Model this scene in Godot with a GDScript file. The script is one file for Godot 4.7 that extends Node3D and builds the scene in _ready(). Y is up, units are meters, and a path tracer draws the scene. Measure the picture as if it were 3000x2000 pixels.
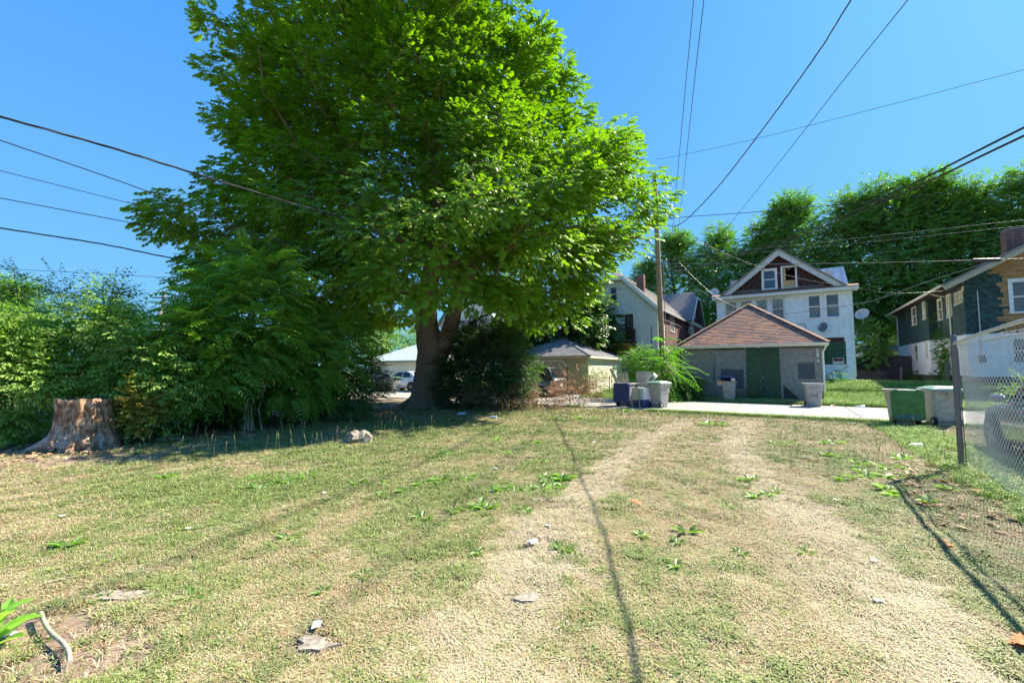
extends Node3D
# A vacant lot behind an alley: maple, stump, hedge, garages, houses, bins and overhead wires.
# u runs along the alley, v runs away from it; both turn by TURN from the camera's axes.
const TURN := 0.5654867
const SUN_TO := Vector3(0.660, 0.682, -0.320)
var CU := cos(TURN)
var SU := sin(TURN)
var rng := RandomNumberGenerator.new()
var M := {}
var L := {}
var used := {}
var nz := FastNoiseLite.new()
var nz2 := FastNoiseLite.new()

# ---------------------------------------------------------------- geometry
class MB:
	var v := PackedVector3Array()
	var n := PackedVector3Array()
	var c := PackedColorArray()
	var col := Color.WHITE
	var colored := false
	func tri(a: Vector3, b: Vector3, d: Vector3) -> void:
		var q := (b - a).cross(d - a).normalized()
		v.append(a); v.append(d); v.append(b)
		n.append(q); n.append(q); n.append(q)
		if colored:
			c.append(col); c.append(col); c.append(col)
	func quad(a: Vector3, b: Vector3, d: Vector3, e: Vector3) -> void:
		tri(a, b, d)
		tri(a, d, e)
	func stri(a: Vector3, b: Vector3, d: Vector3, na: Vector3, nb: Vector3, nd: Vector3) -> void:
		v.append(a); v.append(d); v.append(b)
		n.append(na); n.append(nd); n.append(nb)
		if colored:
			c.append(col); c.append(col); c.append(col)
	# eight corners: bottom ring 0-3 counter-clockwise from above, top ring 4-7
	func hexa(p: Array) -> void:
		quad(p[4], p[5], p[6], p[7])
		quad(p[3], p[2], p[1], p[0])
		for i in 4:
			var j := (i + 1) % 4
			quad(p[i], p[j], p[4 + j], p[4 + i])
	func box(p: Vector3, s: Vector3, b := Basis.IDENTITY) -> void:
		var h := s * 0.5
		var q := []
		for y in [-h.y, h.y]:
			for k in [[-1, 1], [1, 1], [1, -1], [-1, -1]]:
				q.append(p + b * Vector3(k[0] * h.x, y, k[1] * h.z))
		hexa(q)
	# box between two points on the axes
	func span(a: Vector3, b: Vector3) -> void:
		box((a + b) * 0.5, (b - a).abs())
	# box with chamfered vertical and top edges
	func cbox(p: Vector3, s: Vector3, ch: float, b := Basis.IDENTITY) -> void:
		var h := s * 0.5
		var rings := []
		for k in [[-h.y, ch], [-h.y + ch, 0.0], [h.y - ch, 0.0], [h.y, ch]]:
			var hx: float = h.x - float(k[1])
			var hz: float = h.z - float(k[1])
			var r := PackedVector3Array()
			for w in [[-hx + ch, hz], [hx - ch, hz], [hx, hz - ch], [hx, -hz + ch], [hx - ch, -hz], [-hx + ch, -hz], [-hx, -hz + ch], [-hx, hz - ch]]:
				r.append(p + b * Vector3(w[0], k[0], w[1]))
			rings.append(r)
		loft(rings, true, true, false)
	func cap(r: PackedVector3Array, up: bool) -> void:
		var m := Vector3.ZERO
		for p in r:
			m += p
		m /= r.size()
		for i in r.size():
			var j := (i + 1) % r.size()
			if up:
				tri(m, r[i], r[j])
			else:
				tri(m, r[j], r[i])
	# rings counter-clockwise seen from the end they run to
	func loft(rings: Array, cap0 := true, cap1 := true, smooth := true, closed := true) -> void:
		var k: int = rings[0].size()
		var last := k if closed else k - 1
		var nn := []
		if smooth:
			for r in rings.size():
				var row := PackedVector3Array()
				for i in k:
					var i0 := (i - 1 + k) % k if closed else maxi(i - 1, 0)
					var i1 := (i + 1) % k if closed else mini(i + 1, k - 1)
					var r0 := maxi(r - 1, 0)
					var r1 := mini(r + 1, rings.size() - 1)
					var a: Vector3 = rings[r][i1] - rings[r][i0]
					var b: Vector3 = rings[r1][i] - rings[r0][i]
					row.append(a.cross(b).normalized())
				nn.append(row)
		for r in rings.size() - 1:
			for i in last:
				var j := (i + 1) % k
				var a: Vector3 = rings[r][i]
				var b: Vector3 = rings[r][j]
				var d: Vector3 = rings[r + 1][j]
				var e: Vector3 = rings[r + 1][i]
				if smooth:
					stri(a, b, d, nn[r][i], nn[r][j], nn[r + 1][j])
					stri(a, d, e, nn[r][i], nn[r + 1][j], nn[r + 1][i])
				else:
					quad(a, b, d, e)
		if cap0:
			cap(rings[0], false)
		if cap1:
			cap(rings[-1], true)
	func tube(pts: Array, rads: Array, sides := 6, caps := true) -> void:
		var rings := []
		var ref := Vector3.UP
		for i in pts.size():
			var a: Vector3 = pts[maxi(i - 1, 0)]
			var b: Vector3 = pts[mini(i + 1, pts.size() - 1)]
			var d := (b - a).normalized()
			if i == 0:
				ref = Vector3.RIGHT if absf(d.y) > 0.8 else Vector3.UP
			var x := ref.cross(d).normalized()
			if x.length() < 0.5:
				x = Vector3.FORWARD.cross(d).normalized()
			var y := d.cross(x).normalized()
			ref = y
			var r := PackedVector3Array()
			var rr: float = rads[mini(i, rads.size() - 1)]
			for k in sides:
				var an := TAU * k / sides
				r.append(pts[i] + (x * cos(an) + y * sin(an)) * rr)
			rings.append(r)
		loft(rings, caps, caps, true)
	func lathe(prof: Array, xf := Transform3D.IDENTITY, segs := 16, c0 := true, c1 := true) -> void:
		var rings := []
		for p in prof:
			var r := PackedVector3Array()
			for k in segs:
				var an := -TAU * k / segs
				r.append(xf * Vector3(cos(an) * p.x, p.y, sin(an) * p.x))
			rings.append(r)
		loft(rings, c0, c1, true)
	func mesh() -> ArrayMesh:
		var a := []
		a.resize(Mesh.ARRAY_MAX)
		a[Mesh.ARRAY_VERTEX] = v
		a[Mesh.ARRAY_NORMAL] = n
		if colored:
			a[Mesh.ARRAY_COLOR] = c
		var m := ArrayMesh.new()
		m.add_surface_from_arrays(Mesh.PRIMITIVE_TRIANGLES, a)
		return m

class MM:
	var b := PackedFloat32Array()
	func add(x: Basis, o: Vector3, k: Color) -> void:
		b.append_array(PackedFloat32Array([x.x.x, x.y.x, x.z.x, o.x, x.x.y, x.y.y, x.z.y, o.y, x.x.z, x.y.z, x.z.z, o.z, k.r, k.g, k.b, 1.0]))

func put(called: String, m: Mesh, mat: Material, parent: Node, at := Vector3.ZERO) -> MeshInstance3D:
	var o := MeshInstance3D.new()
	o.mesh = m
	o.material_override = mat
	if parent == self:
		called = numbered(called)
	o.name = called
	parent.add_child(o, true)
	o.position = at
	return o
func multi(called: String, mm: MM, m: Mesh, mat: Material, parent: Node) -> MultiMeshInstance3D:
	var q := MultiMesh.new()
	q.transform_format = MultiMesh.TRANSFORM_3D
	q.use_colors = true
	q.mesh = m
	q.instance_count = mm.b.size() / 16
	q.buffer = mm.b
	var o := MultiMeshInstance3D.new()
	o.multimesh = q
	o.material_override = mat
	o.name = numbered(called) if parent == self else called
	parent.add_child(o, true)
	o.set_meta("kind", "stuff")
	return o
func numbered(called: String) -> String:
	if not used.has(called):
		used[called] = 0
		return called
	used[called] += 1
	return "%s_%03d" % [called, used[called]]
func tag(o: Node, label: String, category: String, group := "") -> Node:
	o.set_meta("label", label)
	o.set_meta("category", category)
	if group != "":
		o.set_meta("group", group)
	return o
func thing(called: String, label: String, category: String, at := Vector3.ZERO, turn := 0.0, group := "") -> Node3D:
	var o := Node3D.new()
	o.name = numbered(called)
	add_child(o)
	o.position = at
	o.rotation.y = turn
	tag(o, label, category, group)
	return o
func part(called: String, parent: Node, at := Vector3.ZERO, turn := 0.0) -> Node3D:
	var o := Node3D.new()
	o.name = called
	parent.add_child(o, true)
	o.position = at
	o.rotation.y = turn
	return o
func setting(o: Node) -> Node:
	o.set_meta("kind", "structure")
	return o
func copy(src: Node3D, at: Vector3, turn: float, label := "", called := "") -> Node3D:
	var o: Node3D = src.duplicate()
	var base := called if called != "" else String(src.name).trim_suffix("_" + String(src.name).get_slice("_", String(src.name).get_slice_count("_") - 1)) if String(src.name).right(3).is_valid_int() else String(src.name)
	if called != "":
		base = called
	o.name = numbered(base)
	add_child(o)
	o.position = at
	o.rotation.y = turn
	if label != "":
		o.set_meta("label", label)
	return o

# ---------------------------------------------------------------- places
func G(u: float, v: float, y := 0.0) -> Vector3:
	return Vector3(CU * u + SU * v, y, SU * u - CU * v)
func uv(p: Vector3) -> Vector2:
	return Vector2(CU * p.x + SU * p.z, SU * p.x - CU * p.z)
const EYE := Vector3(0, 1.55, 0)
const PITCH := 0.0668461
func ray(px: float, py: float) -> Vector3:
	var x := (px - 1500.0) / 1270.0
	var y := (1000.0 - py) / 1270.0
	return Vector3(x, y * cos(PITCH) + sin(PITCH), y * sin(PITCH) - cos(PITCH))
func pg(px: float, py: float, h := 0.0) -> Vector3:
	var r := ray(px, py)
	return EYE + r * ((h - EYE.y) / r.y)
func pd(px: float, py: float, d: float) -> Vector3:
	var r := ray(px, py)
	return EYE + r * (d / -r.z)
func pv(px: float, py: float, v: float) -> Vector3:
	var r := ray(px, py)
	return EYE + r * (v / (SU * r.x - CU * r.z))
func land(p: Vector3) -> float:
	var v := SU * p.x - CU * p.z
	return 0.6 * smoothstep(23.6, 37.0, v)
func onland(p: Vector3) -> Vector3:
	return Vector3(p.x, land(p), p.z)
func rf(a: float, b: float) -> float:
	return rng.randf_range(a, b)
func rv() -> Vector3:
	return Vector3(rng.randf_range(-1, 1), rng.randf_range(-1, 1), rng.randf_range(-1, 1))

# ---------------------------------------------------------------- materials
func lin(r: float, g: float, b: float) -> Color:
	return Color(r, g, b).linear_to_srgb()
func lc(a: Color, b: Color, t: float) -> Color:
	return a.lerp(b, t)
# a seamless grain texture: grey steps between lo and hi, so that albedo_color keeps the hue
func grain(sd: int, freq: float, lo: float, hi: float, oct := 4, size := 256, sx := 1, sy := 1) -> ImageTexture:
	var f := FastNoiseLite.new()
	f.seed = sd
	f.noise_type = FastNoiseLite.TYPE_SIMPLEX
	f.frequency = freq
	f.fractal_octaves = oct
	var im := f.get_seamless_image(size, size)
	im.convert(Image.FORMAT_L8)
	var d := im.get_data()
	var o := PackedByteArray()
	o.resize(size * size)
	for y in size:
		for x in size:
			var t := d[((y * sy) % size) * size + ((x * sx) % size)] / 255.0
			o[y * size + x] = int(clampf(lerpf(lo, hi, t), 0, 1) * 255)
	var r := Image.create_from_data(size, size, false, Image.FORMAT_L8, o)
	r.convert(Image.FORMAT_RGB8)
	r.generate_mipmaps()
	return ImageTexture.create_from_image(r)
# two-tone patches: stains, peeling paint, rust
func patches(sd: int, freq: float, a: Color, b: Color, at: float, soft: float, oct := 4, size := 256, sx := 1, sy := 1) -> ImageTexture:
	var f := FastNoiseLite.new()
	f.seed = sd
	f.noise_type = FastNoiseLite.TYPE_SIMPLEX
	f.frequency = freq
	f.fractal_octaves = oct
	var im := f.get_seamless_image(size, size)
	im.convert(Image.FORMAT_L8)
	var d := im.get_data()
	var o := PackedByteArray()
	o.resize(size * size * 3)
	for y in size:
		for x in size:
			var t := smoothstep(at - soft, at + soft, d[((y * sy) % size) * size + ((x * sx) % size)] / 255.0)
			var k := (y * size + x) * 3
			o[k] = int(lerpf(a.r, b.r, t) * 255)
			o[k + 1] = int(lerpf(a.g, b.g, t) * 255)
			o[k + 2] = int(lerpf(a.b, b.b, t) * 255)
	var r := Image.create_from_data(size, size, false, Image.FORMAT_RGB8, o)
	r.generate_mipmaps()
	return ImageTexture.create_from_image(r)
func mat(c: Color, rough := 0.8, tex: Texture2D = null, scale := 1.0, metal := 0.0, stretch := Vector3.ONE, world := false) -> StandardMaterial3D:
	var m := StandardMaterial3D.new()
	m.albedo_color = c
	m.roughness = rough
	m.metallic = metal
	if tex:
		m.albedo_texture = tex
		m.uv1_triplanar = true
		m.uv1_world_triplanar = world
		m.uv1_scale = stretch * scale
	return m
func leafmat(rough: float, back: Color) -> StandardMaterial3D:
	var m := StandardMaterial3D.new()
	m.vertex_color_use_as_albedo = true
	m.roughness = rough
	m.cull_mode = BaseMaterial3D.CULL_DISABLED
	m.backlight_enabled = true
	m.backlight = back
	return m
func glassmat(a: float, c := Color(0.55, 0.62, 0.68)) -> StandardMaterial3D:
	var m := StandardMaterial3D.new()
	m.albedo_color = Color(c.r, c.g, c.b, a)
	m.transparency = BaseMaterial3D.TRANSPARENCY_ALPHA
	m.roughness = 0.03
	m.metallic_specular = 0.7
	return m

# ---------------------------------------------------------------- scene
func _ready() -> void:
	rng.seed = 7
	nz.seed = 11
	nz.noise_type = FastNoiseLite.TYPE_SIMPLEX
	nz.fractal_octaves = 3
	nz.frequency = 0.4
	nz2.seed = 29
	nz2.noise_type = FastNoiseLite.TYPE_SIMPLEX
	nz2.fractal_octaves = 2
	nz2.frequency = 1.6
	camera_and_light()
	materials()
	leaf_meshes()
	ground()
	white_house()
	brown_garage()
	grey_house()
	beige_garage()
	green_house()
	far_buildings()
	maple()
	other_trees()
	hedge()
	shrubs()
	stump()
	grass()
	weeds()
	poles_and_wires()
	chain_link()
	cars()
	carts()
	litter()

func camera_and_light() -> void:
	var cam := Camera3D.new()
	cam.name = "camera"
	add_child(cam)
	cam.position = EYE
	cam.rotation.x = PITCH
	cam.fov = rad_to_deg(2.0 * atan(1000.0 / 1270.0))
	cam.near = 0.05
	cam.far = 600.0
	cam.current = true
	var sun := DirectionalLight3D.new()
	sun.name = "sun"
	add_child(sun)
	sun.look_at_from_position(SUN_TO * 50.0, Vector3.ZERO, Vector3.UP)
	sun.light_energy = 1.6
	sun.light_color = Color(1.0, 0.955, 0.88)
	sun.light_angular_distance = 0.5
	sun.shadow_enabled = true
	# clear summer sky: blue overhead, paler towards the horizon and round the sun
	var w := 256
	var h := 128
	var im := Image.create(w, h, false, Image.FORMAT_RGBAF)
	var sd := SUN_TO.normalized()
	for y in h:
		var el := PI * (0.5 - (y + 0.5) / h)
		for x in w:
			var az := TAU * (x + 0.5) / w
			var d := Vector3(-sin(az) * cos(el), sin(el), cos(az) * cos(el)) * -1.0
			d.y = sin(el)
			var t := pow(clampf(d.y, 0.0, 1.0), 0.55)
			var c := Color(0.104, 0.250, 0.345).lerp(Color(0.006, 0.086, 0.335), t)
			var a := maxf(d.dot(sd), 0.0)
			var gl := 0.30 * pow(a, 3.0) + 0.5 * pow(a, 14.0)
			c = c + Color(0.075, 0.14, 0.10) * gl
			if el < 0.0:
				c = Color(0.16, 0.17, 0.14)
			im.set_pixel(x, y, Color(c.r, c.g, c.b, 1.0))
	var pm := PanoramaSkyMaterial.new()
	pm.panorama = ImageTexture.create_from_image(im)
	var sky := Sky.new()
	sky.sky_material = pm
	var env := Environment.new()
	env.background_mode = Environment.BG_SKY
	env.sky = sky
	env.background_energy_multiplier = 1.0
	env.tonemap_mode = Environment.TONE_MAPPER_LINEAR
	env.tonemap_exposure = 3.1
	env.ambient_light_source = Environment.AMBIENT_SOURCE_SKY
	env.sdfgi_enabled = true
	env.ssao_enabled = true
	env.ssil_enabled = true
	var we := WorldEnvironment.new()
	we.name = "environment"
	we.environment = env
	add_child(we)

func materials() -> void:
	var fine := grain(1, 0.05, 0.62, 1.12)
	var soft := grain(2, 0.012, 0.90, 1.03)
	var wood := grain(3, 0.02, 0.55, 1.15, 4, 256, 6, 1)
	var gran := grain(4, 0.2, 0.5, 1.2, 2)
	L.fine = fine; L.soft = soft; L.wood = wood; L.gran = gran
	M.concrete = mat(Color(1, 1, 1), 0.9, patches(5, 0.02, lin(0.25, 0.235, 0.205), lin(0.33, 0.31, 0.28), 0.5, 0.3, 5, 512), 0.35, 0, Vector3.ONE, true)
	M.white_siding = mat(lin(0.86, 0.87, 0.87), 0.45, soft, 0.7)
	M.white_siding2 = mat(lin(0.83, 0.845, 0.85), 0.5, soft, 0.9)
	M.white_trim = mat(lin(0.78, 0.79, 0.78), 0.5, soft, 1.3)
	M.worn_trim = mat(Color(1, 1, 1), 0.75, patches(6, 0.03, lin(0.36, 0.33, 0.30), lin(0.70, 0.69, 0.68), 0.42, 0.08, 5), 0.9, 0, Vector3(1, 3, 1))
	M.maroon = mat(Color(1, 1, 1), 0.8, patches(7, 0.025, lin(0.035, 0.012, 0.010), lin(0.10, 0.032, 0.026), 0.5, 0.2, 4), 0.8)
	M.maroon2 = mat(Color(1, 1, 1), 0.8, patches(8, 0.03, lin(0.02, 0.014, 0.012), lin(0.16, 0.09, 0.07), 0.62, 0.12, 4), 0.8)
	M.grey_siding = mat(lin(0.72, 0.71, 0.66), 0.6, soft, 0.8)
	M.cream_siding = mat(lin(0.70, 0.66, 0.50), 0.6, soft, 0.8)
	M.tan_siding = mat(lin(0.52, 0.40, 0.22), 0.65, soft, 0.8)
	M.tan_door = mat(Color(1, 1, 1), 0.7, patches(9, 0.012, lin(0.36, 0.27, 0.15), lin(0.54, 0.44, 0.29), 0.55, 0.15), 0.5)
	M.cream_paint = mat(lin(0.74, 0.70, 0.56), 0.6, soft, 1.1)
	M.mustard = mat(lin(0.46, 0.33, 0.08), 0.7, soft, 1.0)
	M.brown_wood = mat(lin(0.07, 0.035, 0.028), 0.75, wood, 0.8)
	M.brown_siding = mat(lin(0.115, 0.05, 0.045), 0.75, soft, 0.9)
	M.grey_panel = mat(Color(1, 1, 1), 0.8, patches(10, 0.02, lin(0.20, 0.195, 0.185), lin(0.265, 0.255, 0.24), 0.5, 0.4, 5), 0.55)
	M.dark_paint = mat(lin(0.075, 0.082, 0.105), 0.75, soft, 1.0)
	M.green_board = mat(Color(1, 1, 1), 0.65, patches(12, 0.02, lin(0.018, 0.062, 0.028), lin(0.035, 0.095, 0.045), 0.55, 0.25, 5), 0.6, 0, Vector3(1, 0.5, 1))
	M.green_board2 = mat(Color(1, 1, 1), 0.65, patches(13, 0.02, lin(0.016, 0.055, 0.026), lin(0.024, 0.075, 0.036), 0.5, 0.3, 5), 0.6, 0, Vector3(1, 0.5, 1))
	M.osb = mat(Color(1, 1, 1), 0.8, patches(14, 0.08, lin(0.42, 0.26, 0.12), lin(0.60, 0.42, 0.24), 0.5, 0.2, 3), 1.5)
	M.rot = mat(Color(1, 1, 1), 0.9, patches(15, 0.05, lin(0.10, 0.05, 0.03), lin(0.30, 0.24, 0.19), 0.5, 0.2), 1.2)
	M.slate = mat(lin(0.26, 0.26, 0.265), 0.9, gran, 1.5)
	M.slate_warm = mat(lin(0.31, 0.28, 0.255), 0.9, gran, 1.5)
	M.silver_roof = mat(Color(1, 1, 1), 0.45, patches(16, 0.02, lin(0.20, 0.19, 0.18), lin(0.68, 0.67, 0.65), 0.40, 0.06, 5, 256, 1, 4), 0.4)
	M.flash = mat(lin(0.30, 0.33, 0.42), 0.45, soft, 1.0, 0.3)
	M.brick = mat(lin(0.26, 0.13, 0.095), 0.9, fine, 1.5)
	M.brick2 = mat(lin(0.19, 0.095, 0.075), 0.9, fine, 1.5)
	M.mortar = mat(lin(0.34, 0.31, 0.28), 0.95, fine, 2.0)
	M.dark = mat(lin(0.02, 0.02, 0.022), 0.95)
	M.room = mat(lin(0.50, 0.47, 0.42), 0.9, soft, 1.0)
	M.foundation = mat(lin(0.16, 0.11, 0.09), 0.95, fine, 1.0)
	M.curtain = mat(lin(0.62, 0.57, 0.45), 0.9, soft, 2.0)
	M.curtain.backlight_enabled = true
	M.curtain.backlight = Color(0.5, 0.45, 0.35)
	M.glass = glassmat(0.22)
	M.glass_blue = glassmat(0.35, Color(0.35, 0.45, 0.6))
	M.bark = mat(Color(1, 1, 1), 0.95, patches(17, 0.035, lin(0.165, 0.105, 0.072), lin(0.39, 0.27, 0.185), 0.5, 0.25, 5, 512, 3, 1), 0.55)
	M.bark.heightmap_enabled = false
	M.bark_grey = mat(lin(0.12, 0.105, 0.085), 0.95, wood, 0.6)
	M.stem = mat(lin(0.10, 0.075, 0.045), 0.9, wood, 1.2)
	M.dead_stem = mat(lin(0.20, 0.105, 0.055), 0.9)
	M.pole = mat(Color(1, 1, 1), 0.9, patches(18, 0.03, lin(0.17, 0.12, 0.08), lin(0.36, 0.28, 0.20), 0.5, 0.25, 5, 256, 6, 1), 0.5)
	M.pole_grey = mat(lin(0.22, 0.20, 0.18), 0.9, wood, 0.6)
	M.wire = mat(lin(0.018, 0.018, 0.02), 0.5)
	M.wire_grey = mat(lin(0.17, 0.165, 0.16), 0.4, null, 1, 0.5)
	M.galv = mat(lin(0.56, 0.57, 0.58), 0.4, soft, 3.0, 0.25)
	M.pale_roof = mat(lin(0.42, 0.48, 0.43), 0.85, soft, 1.0)
	M.galv_dull = mat(lin(0.20, 0.20, 0.195), 0.6, fine, 3.0, 0.3)
	M.gutter = mat(lin(0.74, 0.74, 0.72), 0.45, soft, 1.5)
	M.cart_grey = mat(lin(0.36, 0.355, 0.335), 0.55, soft, 1.6)
	M.cart_dull = mat(Color(1, 1, 1), 0.65, patches(19, 0.02, lin(0.30, 0.285, 0.26), lin(0.42, 0.405, 0.37), 0.40, 0.35, 5), 0.9)
	M.lid_blue = mat(lin(0.022, 0.045, 0.165), 0.4, soft, 1.5)
	M.lid_green = mat(Color(1, 1, 1), 0.4, patches(20, 0.015, lin(0.035, 0.125, 0.022), lin(0.060, 0.175, 0.035), 0.5, 0.3), 1.1)
	M.lid_pale = mat(lin(0.26, 0.42, 0.30), 0.45, soft, 1.5)
	M.lid_teal = mat(lin(0.02, 0.12, 0.11), 0.45)
	M.rubber = mat(lin(0.016, 0.016, 0.017), 0.8)
	M.steel = mat(lin(0.35, 0.35, 0.36), 0.35, null, 1, 0.8)
	M.lumber = mat(lin(0.62, 0.52, 0.36), 0.75, wood, 1.0)
	M.paper = mat(lin(0.72, 0.71, 0.69), 0.8)
	M.tarp = mat(lin(0.60, 0.60, 0.59), 0.5)
	M.black_fence = mat(lin(0.03, 0.032, 0.034), 0.6)
	M.old_wood = mat(lin(0.085, 0.075, 0.082), 0.9, wood, 0.8)
	M.car_white = mat(lin(0.78, 0.78, 0.77), 0.25)
	M.car_silver = mat(lin(0.34, 0.345, 0.36), 0.3, null, 1, 0.6)
	M.car_dark = mat(lin(0.10, 0.10, 0.105), 0.3, null, 1, 0.5)
	for k in ["car_white", "car_silver", "car_dark"]:
		M[k].clearcoat_enabled = true
		M[k].clearcoat = 0.8
		M[k].clearcoat_roughness = 0.05
	M.car_glass = mat(lin(0.015, 0.017, 0.018), 0.04)
	M.lens_red = mat(lin(0.35, 0.02, 0.015), 0.2)
	M.lens_clear = mat(lin(0.6, 0.6, 0.6), 0.12)
	M.orange_print = mat(lin(0.75, 0.10, 0.015), 0.6)
	M.dish = mat(lin(0.52, 0.52, 0.50), 0.5, soft, 2.0)
	M.dish_dark = mat(lin(0.17, 0.19, 0.21), 0.55, soft, 2.0)
	M.rock = mat(Color(1, 1, 1), 0.9, patches(22, 0.03, lin(0.20, 0.17, 0.13), lin(0.36, 0.31, 0.24), 0.5, 0.3, 5), 2.0)
	# vegetation: colours come per leaf
	M.leaf_maple = leafmat(0.42, Color(0.9, 1.0, 0.35))
	M.leaf = leafmat(0.55, Color(0.85, 1.0, 0.35))
	M.leaf_far = leafmat(0.5, Color(0.7, 0.9, 0.25))
	M.blade = leafmat(0.75, Color(0.3, 0.3, 0.15))
	M.dead_leaf = leafmat(0.9, Color(0.3, 0.22, 0.12))
	var sc := []
	for k in 7:
		var a: Array = [[0.431, 0.223, 0.151], [0.338, 0.179, 0.129], [0.273, 0.151, 0.115], [0.517, 0.266, 0.166], [0.223, 0.144, 0.122], [0.389, 0.216, 0.172], [0.475, 0.237, 0.137]][k]
		sc.append(mat(lin(a[0], a[1], a[2]), 0.95, L.gran, 3.0, 0, Vector3.ONE, true))
	M.shingles = sc
	var gs := []
	for k in 4:
		var f: float = [0.75, 1.0, 1.35, 0.55][k]
		gs.append(mat(lin(0.038 * f, 0.095 * f, 0.082 * f), 0.75, L.wood, 1.2, 0, Vector3(3, 1, 3), true))
	M.green_shingles = gs
	var os := []
	for k in 4:
		var a: Array = [[0.52, 0.29, 0.115], [0.58, 0.34, 0.15], [0.46, 0.245, 0.09], [0.55, 0.30, 0.12]][k]
		os.append(mat(lin(a[0], a[1], a[2]), 0.8, L.wood, 1.2, 0, Vector3(3, 1, 3), true))
	M.cedar = os
	var ss := []
	for k in 3:
		var f: float = [0.85, 1.0, 1.2][k]
		ss.append(mat(lin(0.24 * f, 0.24 * f, 0.25 * f), 0.95, L.gran, 3.0, 0, Vector3.ONE, true))
	M.grey_shingles = ss

# ---------------------------------------------------------------- ground
var tracks := []
func seg_dist(p: Vector2, pts: Array) -> float:
	var best := 1e9
	for i in pts.size() - 1:
		var a: Vector2 = pts[i]
		var b: Vector2 = pts[i + 1]
		var t := clampf((p - a).dot(b - a) / (b - a).length_squared(), 0, 1)
		best = minf(best, p.distance_squared_to(a.lerp(b, t)))
	return sqrt(best)
var bare := []
var lush := []
# x: share of green grass, y: share of bare soil, z: worn pale thatch
func cover(x: float, z: float) -> Vector3:
	var p := Vector2(x, z)
	var n1 := nz.get_noise_2d(x, z)
	var n2 := nz2.get_noise_2d(x, z)
	var v := SU * x - CU * z
	var u := CU * x + SU * z
	var n3 := nz2.get_noise_2d(x * 3.1 + 50.0, z * 3.1)
	var g := 0.29 + 0.48 * n1 + 0.40 * n2 + 0.35 * n3
	var worn := 0.0
	g += 0.36 * smoothstep(-1.0, -5.5, u) * smoothstep(1.0, 3.5, v)
	for q in lush:
		g += q[3] * smoothstep(1.0, 0.2, Vector2((x - q[0]) / q[2], (z - q[1]) / q[2]).length())
	g += 0.75 * smoothstep(15.6, 16.6, v) * smoothstep(-6.0, -3.5, u) * smoothstep(0.9, 0.2, absf(v - 16.7) - 0.25 * n1)
	var s := 0.0
	for k in tracks.size():
		var d := seg_dist(p, tracks[k])
		var w := smoothstep(0.52, 0.16, d + 0.22 * n2 + 0.12 * n3) * (0.80 + 0.45 * n1)
		g -= 0.85 * w
		worn = maxf(worn, w)
		s = maxf(s, 0.75 * w * smoothstep(-0.1, 0.5, n2 + 0.6 * n3))
	for q in bare:
		var e := Vector2((x - q[0]) / q[2], (z - q[1]) / q[3]).length()
		s = maxf(s, smoothstep(1.05, 0.6, e + 0.35 * n2) * q[4])
	# leaf mould and soil under the hedge and the maple
	var hd := smoothstep(-10.9, -12.0, u + 0.8 * n1) * smoothstep(21.0, 17.4, v)
	s = maxf(s, hd * (0.85 + 0.3 * n2))
	s = maxf(s, smoothstep(0.22, 0.6, n2 * 0.6 - n1 * 0.35 + n3 * 0.35) * 0.6)
	if v > 23.5:
		g = 0.85 + 0.3 * n1
		s *= 0.3
	return Vector3(clampf(g, 0.02, 1.0), clampf(s, 0.0, 1.0), worn)

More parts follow.
